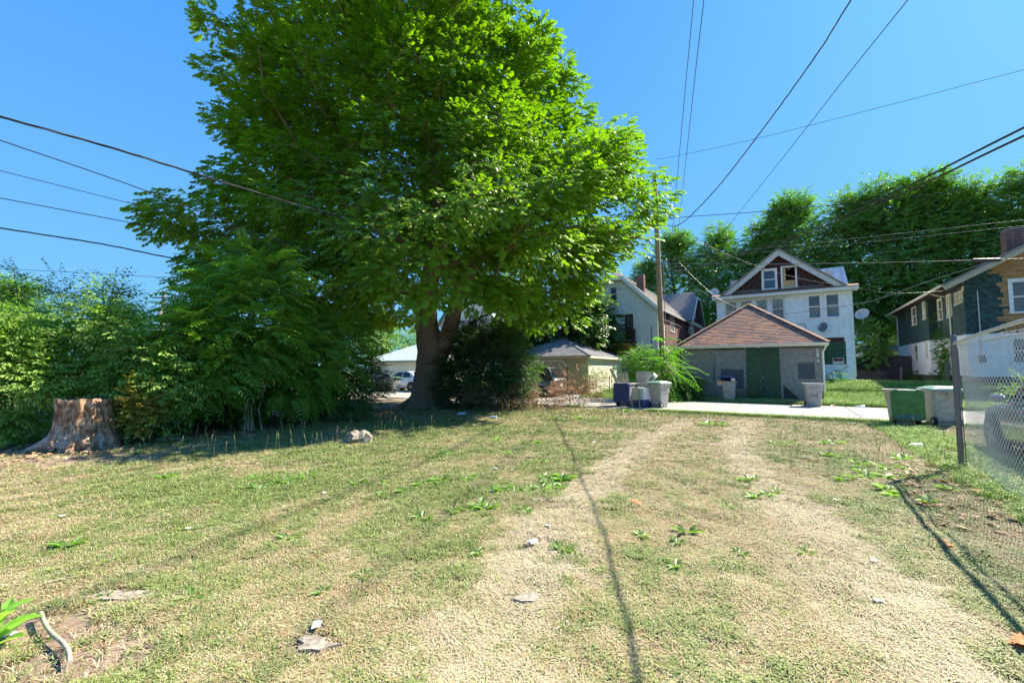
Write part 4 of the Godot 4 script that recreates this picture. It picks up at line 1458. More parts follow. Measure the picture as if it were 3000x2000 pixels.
	var bwid: float = wg[1][2]
	one("casing", bw, M.white_trim, Vector3(-0.11, 0, -0.02), Vector3(0, 1.4, 0.05))
	one("casing", bw, M.white_trim, Vector3(bwid, 0, -0.02), Vector3(bwid + 0.11, 1.4, 0.05))
	one("casing", bw, M.white_trim, Vector3(-0.11, 1.4, -0.02), Vector3(bwid + 0.11, 1.52, 0.055))
	one("sill", bw, M.worn_trim, Vector3(-0.14, -0.07, -0.02), Vector3(bwid + 0.14, -0.001, 0.08))
	one("plywood", bw, M.osb, Vector3(0.0, 0.0, -0.03), Vector3(bwid, 0.48, -0.012))
	one("plywood", bw, M.osb, Vector3(0.0, 0.48, -0.03), Vector3(0.18, 1.36, -0.012))
	stick("loose_stick", bw, M.lumber, Vector3(0.3, 1.22, -0.06), Vector3(0.5, 1.38, -0.04), 0.03, 0.03)
	# ragged boards left along the foot of the gable
	for q in [[1.2, 7.30, 1.4, 0.16], [2.6, 7.29, 1.9, 0.08], [4.6, 7.30, 2.1, 0.12]]:
		one("rotten_board", t, M.rot, Vector3(q[0], q[1], -0.05), Vector3(q[0] + q[2], q[1] + q[3], -0.02))
	for s in [-1.0, 1.0]:
		var foot := Vector3(mid + s * 3.95, apex - slope * 3.95 + 0.10, 0.30)
		var top := Vector3(mid, apex + 0.10, 0.30)
		var dn := Vector3(0, -0.46, 0)
		var mb := MB.new()
		var zz := Vector3(0, 0, -0.06)
		var p := [foot, top, top + dn, foot + Vector3(-s * 0.42, -0.10, 0)]
		if s > 0:
			p = [top, foot, foot + Vector3(-s * 0.42, -0.10, 0), top + dn]
		mb.hexa([p[3], p[2], p[2] + zz, p[3] + zz, p[0], p[1], p[1] + zz, p[0] + zz])
		put("bargeboard", mb.mesh(), M.worn_trim, t)
		var o := Vector3(mid + s * 4.15, apex - slope * 4.15 + 0.2, 0.36)
		var rt := Vector3(mid, apex + 0.2, 0.36)
		var bk := Vector3(0, 0, -D - 0.6)
		put("roof", slab_poly([o, rt, rt + bk, o + bk] if s < 0 else [rt, o, o + bk, rt + bk], 0.1), M.slate_warm, t)
	put("back_gable", slab_poly([Vector3(0, 7.0, -D + 0.02), Vector3(mid, apex, -D + 0.02), Vector3(W, 7.0, -D + 0.02)], 0.05), M.maroon, t)
	# silvered dormer on the right slope
	var r0: Vector3 = fu3(2392, 789, 41.5, U0)
	var r1: Vector3 = fu3(2472, 780, 41.5, U0)
	var e1: Vector3 = fu3(2491, 845, 39.6, U0)
	var e0 := Vector3(r0.x - 0.6, e1.y, e1.z)
	put("dormer_roof", slab_poly([e0, e1, r1, r0], 0.06), M.silver_roof, t)
	put("dormer_wall", slab_poly([e1, Vector3(e1.x, e1.y, e1.z - 4.0), r1], 0.05), M.slate, t)
	brick_stack(t, "chimney", Vector3(5.15, 8.2, -4.2), 0.5, 0.5, 1.75, [M.brick, M.mortar])
	# meter box and conduit
	one("meter_box", t, M.cart_grey, Vector3(W - 1.05, 1.35, 0.03), Vector3(W - 0.8, 1.6, 0.14))
	var mb2 := MB.new()
	mb2.tube([Vector3(W - 0.3, 1.9, 0.05), Vector3(W - 0.6, 1.62, 0.05), Vector3(W - 1.2, 1.42, 0.05), Vector3(W - 1.7, 1.05, 0.06)], [0.014], 5)
	put("cable", mb2.mesh(), M.black_fence, t)
	var mb3 := MB.new()
	mb3.tube([Vector3(5.05, 4.78, 0.05), Vector3(5.5, 4.75, 0.06), Vector3(5.55, 4.4, 0.06), Vector3(5.56, 3.3, 0.05)], [0.014], 5)
	put("cable", mb3.mesh(), M.black_fence, t)
	one("downspout", t, M.gutter, Vector3(W + 0.02, 1.2, -0.12), Vector3(W + 0.09, 6.86, -0.03))
	# satellite dishes: on the eave, on the wall and on the far corner
	dish("pale satellite dish standing on the eave by the gable foot", G(-4.45, 35.7, 7.12), Vector3(-0.35, 0.35, 0.9), 0.32, M.dish, 0.35)
	dish("dark grey satellite dish on the wall above the boarded window", G(2.15, 35.72, 4.15), Vector3(-0.9, 0.25, 0.25), 0.32, M.dish_dark, 0.3)
	dish("white satellite dish on an arm off the house corner", G(4.25, 35.9, 4.6), Vector3(-0.75, 0.45, 0.45), 0.40, M.dish, 0.6)

func dish(label: String, at: Vector3, towards: Vector3, r: float, m: Material, mast: float) -> void:
	var t := thing("satellite_dish", label, "satellite dish", at)
	var b := facing(towards, Vector3.UP, 1.0)
	var c := Vector3(0, mast, 0)
	var xf := Transform3D(Basis(b.x, b.z, -b.y), c)
	var mb := MB.new()
	var pr := []
	for i in 7:
		var q := i / 6.0
		pr.append(Vector2(maxf(q * r, 0.001), 0.17 * r * q * q))
	var back := []
	for i in 7:
		var q := 1.0 - i / 6.0
		back.append(Vector2(maxf(q * r, 0.001), 0.17 * r * q * q - 0.012))
	back.reverse()
	mb.lathe(pr, xf, 24, false, false)
	mb.lathe(back, xf, 24, false, false)
	put("reflector", mb.mesh(), m, t)
	mb = MB.new()
	mb.tube([Vector3(0, -0.05, 0), Vector3(0, mast * 0.5, 0) - b.z * 0.1, c - b.z * 0.04], [0.02], 6)
	put("mast", mb.mesh(), M.galv_dull, t)
	mb = MB.new()
	mb.tube([c - b.y * r * 0.9 - b.z * 0.02, c + b.z * r * 1.25 - b.y * 0.25 * r], [0.014], 5)
	put("feed_arm", mb.mesh(), M.galv_dull, t)
	mb = MB.new()
	mb.cbox(c + b.z * r * 1.3 - b.y * 0.2 * r, Vector3(0.14, 0.1, 0.13), 0.02, b)
	put("feed_horn", mb.mesh(), M.dish, t)

func brown_garage() -> void:
	rng.seed = 12
	var U0 := -4.96
	var W := 6.40
	var D := 6.5
	var t := thing("boarded_garage", "boarded up grey garage with a brown shingled hip roof", "garage", G(U0, 25.6, 0.0), -TURN)
	var H := 2.74
	# front: posts, header and sheets of boarding
	one("header", t, M.old_wood, Vector3(0, H - 0.06, -0.08), Vector3(W, H + 0.1, -0.001))
	for u in [-4.96, -3.42, -1.92, -0.30, 1.12]:
		var x: float = (u - U0)
		one("post", t, M.grey_panel, Vector3(x, 0.0, -0.05), Vector3(x + 0.10, H - 0.06, 0.035))
	one("corner_post", t, M.grey_panel, Vector3((1.22 - U0), 0.0, -0.12), Vector3(W, H - 0.06, 0.02))
	one("panel", t, M.grey_panel, Vector3(0.1, 0.10, -0.03), Vector3((-3.42 - U0), H - 0.06, 0.0))
	one("panel", t, M.grey_panel, Vector3((-3.30 - U0), 0.12, -0.03), Vector3((-1.93 - U0), H - 0.09, 0.004))
	one("rotten_edge", t, M.rot, Vector3(0.1, 0.02, -0.028), Vector3((-3.42 - U0), 0.10, 0.002))
	one("rotten_edge", t, M.rot, Vector3((-3.30 - U0), 0.02, -0.028), Vector3((-1.93 - U0), 0.12, 0.006))
	# torn right panel: its lower left corner is gone
	var pa: float = (-0.20 - U0)
	var pb: float = (1.12 - U0)
	var pts := [Vector3(pa, 0.80, 0.004), Vector3(pa + 0.12, 0.72, 0.004), Vector3(pa + 0.3, 0.52, 0.004), Vector3(pa + 0.52, 0.30, 0.004), Vector3(pa + 0.66, 0.12, 0.004), Vector3(pa + 0.75, 0.06, 0.004), Vector3(pa + 0.95, 0.12, 0.004), Vector3(pb, 0.08, 0.004), Vector3(pb, H - 0.07, 0.004), Vector3(pa, H - 0.07, 0.004)]
	var pm := MB.new()
	var mid := Vector3(pa + 0.8, 1.4, 0.004)
	for i in pts.size():
		var j := (i + 1) % pts.size()
		pm.tri(mid, pts[i], pts[j])
		pm.tri(mid - Vector3(0, 0, 0.014), pts[j] - Vector3(0, 0, 0.014), pts[i] - Vector3(0, 0, 0.014))
		pm.quad(pts[i] - Vector3(0, 0, 0.014), pts[j] - Vector3(0, 0, 0.014), pts[j], pts[i])
	put("torn_panel", pm.mesh(), M.grey_panel, t)
	# planks of the old door behind the tear
	for k in 7:
		one("door_plank", t, M.old_wood, Vector3(pa + k * 0.19, 0.05, -0.07), Vector3(pa + k * 0.19 + 0.18, H - 0.1, -0.045))
	# green boards with white nail caps
	var gx := [(-1.81 - U0), (-1.12 - U0), (-0.31 - U0)]
	one("green_board", t, M.green_board, Vector3(gx[0], 0.10, 0.012), Vector3(gx[1] - 0.006, H - 0.05, 0.03))
	one("green_board", t, M.green_board2, Vector3(gx[1], 0.10, 0.014), Vector3(gx[2], H - 0.04, 0.032))
	for q in [[2184, 1022], [2186, 1039], [2186, 1069], [2186, 1100], [2188, 1127], [2219, 1018], [2225, 1018], [2227, 1056], [2228, 1088], [2229, 1115], [2201, 1095], [2285, 1020], [2285, 1035], [2285, 1048], [2287, 1072], [2288, 1095], [2291, 1121], [2229, 1140], [2236, 1105]]:
		var p := fu(q[0], q[1], 25.56)
		put("nail_cap", L.nail, M.paper, t, Vector3((p.x - U0), p.y, 0.036))
	# squares of darker paint over old markings
	for q in [[2112, 1080, 2180, 1138, 0.006, 11], [2090, 1080, 2096, 1116, 0.037, 5], [2338, 1062, 2390, 1110, 0.006, 9]]:
		var a := fu(q[0], q[1], 25.6)
		var b := fu(q[2], q[3], 25.6)
		var mb := MB.new()
		var n: int = q[5]
		var top := []
		for k in n + 1:
			top.append(Vector3((lerpf(a.x, b.x, float(k) / n) - U0), a.y + rf(-0.05, 0.03), q[4]))
		for k in n:
			var lo0 := Vector3(top[k].x, b.y + rf(-0.01, 0.01), q[4])
			var lo1 := Vector3(top[k + 1].x, b.y + rf(-0.01, 0.01), q[4])
			mb.quad(lo0, lo1, top[k + 1], top[k])
		put("paint_patch", mb.mesh(), M.dark_paint, t)
	# pale address tags down the corner post
	for q in [[2395, 1026, 0.16], [2396, 1040, 0.2], [2397, 1056, 0.16]]:
		var p := fu(q[0], q[1], 25.6)
		one("address_tag", t, M.tarp if q[1] != 1040 else M.paper, Vector3((p.x - U0) - 0.03, p.y - 0.09, 0.022), Vector3((p.x - U0) + 0.04, p.y + q[2] - 0.09, 0.026))
	# side and back walls
	one("side_wall", t, M.grey_panel, Vector3(0, 0.0, -D), Vector3(0.06, H, -0.09))
	one("side_wall", t, M.grey_panel, Vector3(W - 0.06, 0.0, -D), Vector3(W, H, -0.13))
	one("back_wall", t, M.grey_panel, Vector3(0.07, 0.0, -D), Vector3(W - 0.07, H, -D + 0.06))
	# hip roof, shingle by shingle on the face that shows
	var roof := part("roof", t)
	var ex := 0.26
	var y0 := 2.90
	var A := Vector3(-ex, y0, ex + 0.06)
	var B := Vector3(W + ex, y0, ex + 0.06)
	var C := Vector3(W + ex, y0, -D - ex)
	var E := Vector3(-ex, y0, -D - ex)
	var P := Vector3(W * 0.5 - 0.02, 5.42, -D * 0.5 + 0.1)
	put("deck", slab_poly([A, B, P], 0.05), M.shingles[2], roof)
	put("deck", slab_poly([B, C, P], 0.05), M.shingles[2], roof)
	put("deck", slab_poly([C, E, P], 0.05), M.shingles[2], roof)
	put("deck", slab_poly([E, A, P], 0.05), M.shingles[2], roof)
	shingle_face(roof, A, B, P, P, 0.158, 0.36, M.shingles, true)
	shingle_face(roof, B, C, P, P, 0.158, 0.36, M.shingles, false)
	shingle_face(roof, E, A, P, P, 0.158, 0.36, M.shingles, false)
	for q in [A, B]:
		for k in 22:
			var t0 := k / 22.0
			var a: Vector3 = q.lerp(P, t0) + Vector3(0, 0.035, 0)
			var b: Vector3 = q.lerp(P, t0 + 1.15 / 22.0) + Vector3(0, 0.022, 0)
			stick("hip_cap", roof, M.shingles[[4, 2, 1][rng.randi() % 3]], a, b, 0.26, 0.022)
	one("fascia", t, M.gutter, Vector3(-ex, y0 - 0.17, ex), Vector3(W + ex, y0 - 0.02, ex + 0.03))
	one("soffit", t, M.old_wood, Vector3(-ex, y0 - 0.10, -0.02), Vector3(W + ex, y0 - 0.075, ex - 0.002))
	gutter_run(t, Vector3(-ex, y0 - 0.015, ex + 0.035), Vector3(W + ex, y0 - 0.015, ex + 0.035), M.gutter)
	var ds := MB.new()
	ds.tube([Vector3(W + ex - 0.12, y0 - 0.12, ex + 0.08), Vector3(W + ex - 0.14, y0 - 0.26, ex + 0.04), Vector3(W + 0.02, y0 - 0.45, 0.07), Vector3(W + 0.02, 1.2, 0.07), Vector3(W + 0.02, 0.55, 0.07)], [0.045], 8)
	put("downspout", ds.mesh(), M.gutter, t)

func grey_house() -> void:
	rng.seed = 13
	var U0 := -15.45
	var W := 6.9
	var D := 18.0
	var t := thing("grey_house", "pale grey house with a clipped gable, brown side and rear balcony", "house", G(U0, 35.0, 0.0), -TURN)
	var eave := 6.55
	var mid := W * 0.5
	var slope := 0.94
	var front := wall_at(t, Vector3.ZERO, 0)
	var w1a: Vector2 = fu0(1788, 842, 35.0, U0)
	var w1b: Vector2 = fu0(1808, 882, 35.0, U0)
	var w2a: Vector2 = fu0(1790, 928, 35.0, U0)
	var w2b: Vector2 = fu0(1804, 960, 35.0, U0)
	var da: Vector2 = fu0(1831, 921, 35.0, U0)
	var db: Vector2 = fu0(1857, 994, 35.0, U0)
	var holes := [[w1a.x, w1b.y, w1b.x - w1a.x, w1a.y - w1b.y], [w2a.x, w2b.y, w2b.x - w2a.x, w2a.y - w2b.y], [da.x, db.y, db.x - da.x, da.y - db.y], [2.1, 0.9, 3.1, 2.7]]
	siding(front, [M.grey_siding, M.grey_siding, M.cream_paint], 0, W, 0.6, 9.15, 0.105, holes, [mid, mid, eave, slope])
	for i in 2:
		var h: Array = holes[i]
		window(t, front, h[0], h[1], h[2], h[3], 0.10, M.cream_paint, M.glass_blue if i == 0 else null)
	one("foundation", t, M.foundation, Vector3(0.05, -0.3, -D), Vector3(W - 0.05, 0.6, -0.05))
	one("corner_trim", t, M.cream_paint, Vector3(W - 0.09, 0.6, -0.03), Vector3(W + 0.03, eave, 0.04))
	# balcony door
	var dr := part("balcony_door", t, Vector3(da.x, db.y, 0))
	var dw: float = db.x - da.x
	var dh: float = da.y - db.y
	one("casing", dr, M.cream_paint, Vector3(-0.09, 0, -0.02), Vector3(0, dh, 0.05))
	one("casing", dr, M.cream_paint, Vector3(dw, 0, -0.02), Vector3(dw + 0.09, dh, 0.05))
	one("casing", dr, M.cream_paint, Vector3(-0.09, dh, -0.02), Vector3(dw + 0.09, dh + 0.1, 0.055))
	one("stile", dr, M.brown_wood, Vector3(0, 0, -0.03), Vector3(0.16, dh, 0.012))
	one("stile", dr, M.brown_wood, Vector3(dw - 0.16, 0, -0.03), Vector3(dw, dh, 0.012))
	one("rail", dr, M.brown_wood, Vector3(0.16, 0, -0.03), Vector3(dw - 0.16, 0.75, 0.01))
	one("rail", dr, M.brown_wood, Vector3(0.16, dh - 0.16, -0.03), Vector3(dw - 0.16, dh, 0.01))
	var mbp := MB.new()
	mbp.quad(Vector3(0.16, 0.75, 0), Vector3(dw - 0.16, 0.75, 0), Vector3(dw - 0.16, dh - 0.16, 0), Vector3(0.16, dh - 0.16, 0))
	put("pane", mbp.mesh(), M.glass, dr)
	# balcony
	var ba: Vector2 = fu0(1766, 1004, 35.0, U0)
	var bb: Vector2 = fu0(1864, 1000, 35.0, U0)
	var bal := part("balcony", t, Vector3(ba.x, db.y - 0.12, 0))
	var bw: float = bb.x - ba.x
	one("deck", bal, M.brown_wood, Vector3(-0.1, -0.16, 0.03), Vector3(bw + 0.1, 0.0, 1.0))
	one("rail", bal, M.brown_wood, Vector3(0, 0.88, 0.9), Vector3(bw, 0.95, 0.97))
	one("rail", bal, M.brown_wood, Vector3(0, 0.08, 0.91), Vector3(bw, 0.13, 0.96))
	one("rail", bal, M.brown_wood, Vector3(bw - 0.07, 0.88, 0.03), Vector3(bw, 0.949, 0.899))
	for k in 17:
		var x := bw * k / 16.0
		one("baluster", bal, M.brown_wood, Vector3(x - 0.018, 0.0, 0.915), Vector3(x + 0.018, 0.88, 0.95))
	for k in 6:
		var z := 0.08 + 0.14 * k
		one("baluster", bal, M.brown_wood, Vector3(bw - 0.05, 0.0, z), Vector3(bw - 0.014, 0.88, z + 0.03))
	stick("bracket", bal, M.brown_wood, Vector3(0.1, -0.9, 0.04), Vector3(0.1, -0.18, 0.9), 0.09, 0.1)
	stick("bracket", bal, M.brown_wood, Vector3(bw - 0.1, -0.9, 0.04), Vector3(bw - 0.1, -0.18, 0.9), 0.09, 0.1)
	# mustard rear entry under the balcony, set back from the siding
	var en := part("rear_entry", t)
	one("back", en, M.mustard, Vector3(2.1, 0.6, -0.65), Vector3(5.2, 3.6, -0.55))
	one("cheek", en, M.mustard, Vector3(2.02, 0.6, -0.55), Vector3(2.10, 3.6, -0.03))
	one("cheek", en, M.mustard, Vector3(5.2, 0.6, -0.55), Vector3(5.28, 3.6, -0.03))
	one("ceiling", en, M.mustard, Vector3(2.02, 3.6, -0.65), Vector3(5.28, 3.68, -0.03))
	one("pier", en, M.mustard, Vector3(3.55, 0.6, -0.55), Vector3(3.75, 3.6, -0.2))
	var ew := wall_at(t, Vector3(0, 0, -0.53), 0)
	window(t, ew, 2.5, 1.9, 0.7, 1.1, 0.12, M.cream_paint)
	window(t, ew, 4.1, 1.5, 0.8, 1.5, 0.12, M.cream_paint)
	# right wall, brown
	var right := wall_at(t, Vector3(W, 0, 0), PI / 2)
	var sa := fv(1962, 925, -8.55)
	var sb := fv(1974, 974, -8.55)
	var rh := [[sa.x - 35.0, 5.0, sb.x - sa.x, 1.35], [1.2, 3.9, 0.8, 1.25]]
	siding(right, [M.brown_siding], 0.05, D, 0.6, eave - 0.1, 0.20, rh)
	window(t, right, rh[0][0], rh[0][1], rh[0][2] * 0.48, rh[0][3], 0.09, M.cream_paint)
	window(t, right, rh[0][0] + rh[0][2] * 0.54, rh[0][1], rh[0][2] * 0.46, rh[0][3], 0.09, M.cream_paint)
	window(t, right, rh[1][0], rh[1][1], rh[1][2], rh[1][3], 0.10, M.cream_paint)
	one("left_wall", t, M.grey_siding, Vector3(0, 0.6, -D), Vector3(0.05, eave, -0.02))
	one("back_wall", t, M.grey_siding, Vector3(0, 0.6, -D - 0.05), Vector3(W, eave, -D))
	one("partition", t, M.room, Vector3(0.06, 0.6, -3.0), Vector3(W - 0.06, eave, -2.9))
	one("floor", t, M.room, Vector3(0.06, 3.7, -2.9), Vector3(W - 0.06, 3.8, -0.68))
	# main roof with a clipped front gable
	var roof := part("roof", t)
	var ov := 0.35
	var er := Vector3(W + ov, eave - ov * slope + 0.16, 0.32)
	var cr := Vector3(mid + 0.78, 9.30, 0.32)
	var rid := Vector3(mid, eave + mid * slope + 0.16, -0.75)
	var bk := Vector3(0, 0, -D - 0.3)
	var el := Vector3(-ov, er.y, 0.32)
	var cl := Vector3(mid - 0.78, 9.30, 0.32)
	put("deck", slab_poly([er, er + bk, rid + bk, rid, cr], 0.10), M.slate_warm, roof)
	put("deck", slab_poly([cl, rid, rid + bk, el + bk, el], 0.10), M.slate_warm, roof)
	put("deck", slab_poly([cl, cr, rid], 0.10), M.slate_warm, roof)
	var wmat := [M.slate_warm, M.slate]
	shingle_face(roof, er + Vector3(0, 0.01, -0.1), er + bk, Vector3(mid, rid.y + 0.01, -0.9), rid + bk, 0.16, 0.4, wmat, false)
	# rake trim
	for s in [[er, cr], [el, cl]]:
		stick("rake_board", roof, M.grey_siding, s[0] + Vector3(0, -0.16, 0.02), s[1] + Vector3(0, -0.16, 0.02), 0.05, 0.26)
	stick("rake_board", roof, M.grey_siding, cl + Vector3(0, -0.16, 0.025), cr + Vector3(0, -0.16, 0.025), 0.05, 0.22)
	gutter_run(t, er + Vector3(0.02, -0.05, 0.0), er + bk * 0.5 + Vector3(0.02, -0.05, 0), M.gutter)
	# cross gable at the back of the right side
	var cg := part("cross_gable", t, Vector3(W, 0, -15.0), 0)
	var ch := 3.6
	var ry := 10.05
	var ey := 6.55
	var xo := 0.75
	put("roof", slab_poly([Vector3(-4.4, ey, ch + 0.3), Vector3(xo, ey, ch + 0.3), Vector3(xo, ry - 0.7, 0.75), Vector3(xo - 0.8, ry, 0), Vector3(-4.4, ry, 0)], 0.1), M.slate_warm, cg)
	put("roof", slab_poly([Vector3(-4.4, ry, 0), Vector3(xo - 0.8, ry, 0), Vector3(xo, ry - 0.7, -0.75), Vector3(xo, ey, -ch - 0.3), Vector3(-4.4, ey, -ch - 0.3)], 0.1), M.slate_warm, cg)
	put("roof", slab_poly([Vector3(xo, ry - 0.7, 0.75), Vector3(xo, ry - 0.7, -0.75), Vector3(xo - 0.8, ry, 0)], 0.1), M.slate_warm, cg)
	shingle_face(cg, Vector3(-4.4, ey + 0.01, ch + 0.3), Vector3(xo, ey + 0.01, ch + 0.3), Vector3(-4.4, ry, 0.01), Vector3(xo - 0.4, ry, 0.01), 0.16, 0.4, wmat, false)
	var gm := MB.new()
	gm.tri(Vector3(0.25, ey + 0.1, ch), Vector3(0.25, ey + 0.1, -ch), Vector3(0.25, ry - 0.1, 0))
	put("gable_panel", gm.mesh(), M.maroon, cg)
	for s in [1.0, -1.0]:
		stick("bargeboard", cg, M.cream_paint, Vector3(xo, ey - 0.1, s * (ch + 0.35)), Vector3(xo, ry - 0.8, s * 0.78), 0.06, 0.26)
	stick("bargeboard", cg, M.cream_paint, Vector3(xo, ry - 0.8, 0.8), Vector3(xo, ry - 0.8, -0.8), 0.06, 0.24)
	one("belt_course", cg, M.cream_paint, Vector3(0.2, ey - 0.22, -ch - 0.1), Vector3(0.42, ey + 0.12, ch + 0.1))
	var bay := one("bay_wall", cg, M.brown_siding, Vector3(-0.3, 0.6, -ch), Vector3(0.22, ey - 0.23, ch))
	var bwl := wall_at(t, Vector3(W + 0.225, 0, -15.0 + ch), PI / 2)
	for k in 3:
		window(t, bwl, 1.2 + k * 0.62, 4.4, 0.5, 1.7, 0.06, M.cream_paint, M.glass_blue)
	for k in 2:
		window(t, bwl, 2.9 + k * 0.6, 7.3, 0.45, 1.1, 0.06, M.cream_paint, M.glass_blue)
	for k in 2:
		var mb := MB.new()
		var z := ch + 0.05 if k == 0 else -ch
		mb.tube([Vector3(0.2, ey - 1.3, z), Vector3(0.35, ey - 0.7, z), Vector3(0.75, ey - 0.25, z)], [0.05], 5)
		put("bracket", mb.mesh(), M.cream_paint, cg)
	brick_stack(t, "chimney", Vector3(W - 1.9, 7.3, -2.3), 0.62, 0.5, 2.5, [M.brick2, M.brick])
	# service mast and flood light
	var mm := MB.new()
	var mx: Vector2 = fu0(1909, 960, 35.0, U0)
	mm.tube([Vector3(mx.x, 5.0, 0.07), Vector3(mx.x, 1.6, 0.07)], [0.035], 6)
	put("service_mast", mm.mesh(), M.galv_dull, t)
	var fl := MB.new()
	fl.cbox(Vector3(mx.x + 0.5, 3.2, 0.14), Vector3(0.22, 0.16, 0.16), 0.03)
	put("flood_lamp", fl.mesh(), M.galv, t)

func beige_garage() -> void:
	rng.seed = 14
	var U0 := -16.75
	var W := 6.0
	var D := 6.6
	var t := thing("beige_garage", "beige garage with a grey hip roof and a scuffed wide door", "garage", G(U0, 26.0, 0.0), -TURN)
	var H := 2.44
	var dx0 := 0.5
	var dx1 := 4.5
	var front := wall_at(t, Vector3.ZERO, 0)
	siding(front, [M.tan_siding], 0, W, 0.12, H, 0.13, [[dx0, 0.0, dx1 - dx0, 2.12]])
	var right := wall_at(t, Vector3(W, 0, 0), PI / 2)
	siding(right, [M.cream_siding, M.cream_siding, M.cream_paint], 0.05, D, 0.12, H, 0.13, [])
	one("left_wall", t, M.tan_siding, Vector3(0, 0, -D), Vector3(0.05, H, -0.03))
	one("back_wall", t, M.tan_siding, Vector3(0, 0, -D - 0.05), Vector3(W, H, -D))
	one("slab", t, M.concrete, Vector3(0, -0.2, -D), Vector3(W, 0.118, -0.03))
	one("corner_trim", t, M.tan_siding, Vector3(W - 0.08, 0.12, 0.0), Vector3(W + 0.035, H, 0.04))
	one("corner_trim", t, M.cream_siding, Vector3(W + 0.002, 0.12, -0.09), Vector3(W + 0.04, H, -0.002))
	var door := part("garage_door", t, Vector3(dx0, 0.12, 0))
	for k in 4:
		one("door_panel", door, M.tan_door, Vector3(0.02, k * 0.5 + 0.004, -0.06), Vector3(dx1 - dx0 - 0.02, k * 0.5 + 0.494, -0.03))
	one("casing", door, M.cream_paint, Vector3(-0.12, 0, -0.03), Vector3(0.0, 2.0, 0.05))
	one("casing", door, M.brown_wood, Vector3(dx1 - dx0, 0, -0.03), Vector3(dx1 - dx0 + 0.10, 1.7, 0.045))
	one("casing", door, M.cream_paint, Vector3(0, 2.0, -0.03), Vector3(dx1 - dx0 - 0.3, 2.13, 0.05))
	stick("corner_casing", door, M.cream_paint, Vector3(dx1 - dx0 - 0.34, 2.07, 0.012), Vector3(dx1 - dx0 + 0.05, 1.66, 0.012), 0.08, 0.13)
	put("corner_board", slab_poly([Vector3(dx1 - dx0 - 0.3, 2.1, -0.005), Vector3(dx1 - dx0, 1.75, -0.005), Vector3(dx1 - dx0, 2.1, -0.005)], 0.02), M.tan_siding, door)
	one("latch", door, M.galv, Vector3(dx1 - dx0 - 0.1, 1.05, -0.03), Vector3(dx1 - dx0 - 0.04, 1.15, 0.0))
	var p := fu(1686, 1070, 26.0)
	text(t, "1 18", 0.26, M.brown_wood, Vector3(p.x - U0, p.y, 0.03))
	var roof := part("roof", t)
	var ex := 0.3
	var y0 := 2.50
	var A := Vector3(-ex, y0, ex)
	var B := Vector3(W + ex, y0, ex)
	var C := Vector3(W + ex, y0, -D - ex)
	var E := Vector3(-ex, y0, -D - ex)
	var P := Vector3(W * 0.5 - 0.35, 3.95, -D * 0.5)
	for q in [[A, B], [B, C], [C, E], [E, A]]:
		put("deck", slab_poly([q[0], q[1], P], 0.05), M.slate, roof)
	shingle_face(roof, A, B, P, P, 0.16, 0.42, M.grey_shingles, false)
	shingle_face(roof, B, C, P, P, 0.16, 0.42, M.grey_shingles, false)
	for q in [A, B, C]:
		for k in 12:
			stick("hip_cap", roof, M.grey_shingles[0], q.lerp(P, k / 12.0) + Vector3(0, 0.03, 0), q.lerp(P, (k + 1.1) / 12.0) + Vector3(0, 0.02, 0), 0.2, 0.02)
	one("fascia", t, M.tan_siding, Vector3(-ex, y0 - 0.16, ex - 0.03), Vector3(W + ex - 0.031, y0 - 0.02, ex))
	one("fascia", t, M.cream_paint, Vector3(W + ex - 0.03, y0 - 0.16, -D - ex), Vector3(W + ex, y0 - 0.02, ex))
	one("soffit", t, M.cream_paint, Vector3(W + 0.03, y0 - 0.08, -D - ex), Vector3(W + ex - 0.032, y0 - 0.065, ex - 0.032))
	var vt := MB.new()
	vt.cbox(P.lerp(B.lerp(C, 0.45), 0.3) + Vector3(0, 0.08, 0), Vector3(0.3, 0.1, 0.3), 0.02)
	put("roof_vent", vt.mesh(), M.slate, roof)
	# wire gate beside the garage
	var g := thing("wire_gate", "black bar gate beside the cream garage wall", "gate", G(-10.55, 25.75, 0), -TURN)
	for x in [0.0, 1.3, 1.45, 2.6]:
		var mb := MB.new()
		mb.tube([Vector3(x, -0.05, 0), Vector3(x, 1.25, 0)], [0.025], 6)
		put("post", mb.mesh(), M.black_fence, g)
	for k in 10:
		var mb := MB.new()
		mb.tube([Vector3(0, 0.1 + k * 0.12, 0), Vector3(1.3, 0.1 + k * 0.12, 0)], [0.007], 4)
		mb.tube([Vector3(1.45, 0.1 + k * 0.12, 0), Vector3(2.6, 0.1 + k * 0.12, 0)], [0.007], 4)
		put("bar", mb.mesh(), M.black_fence, g)

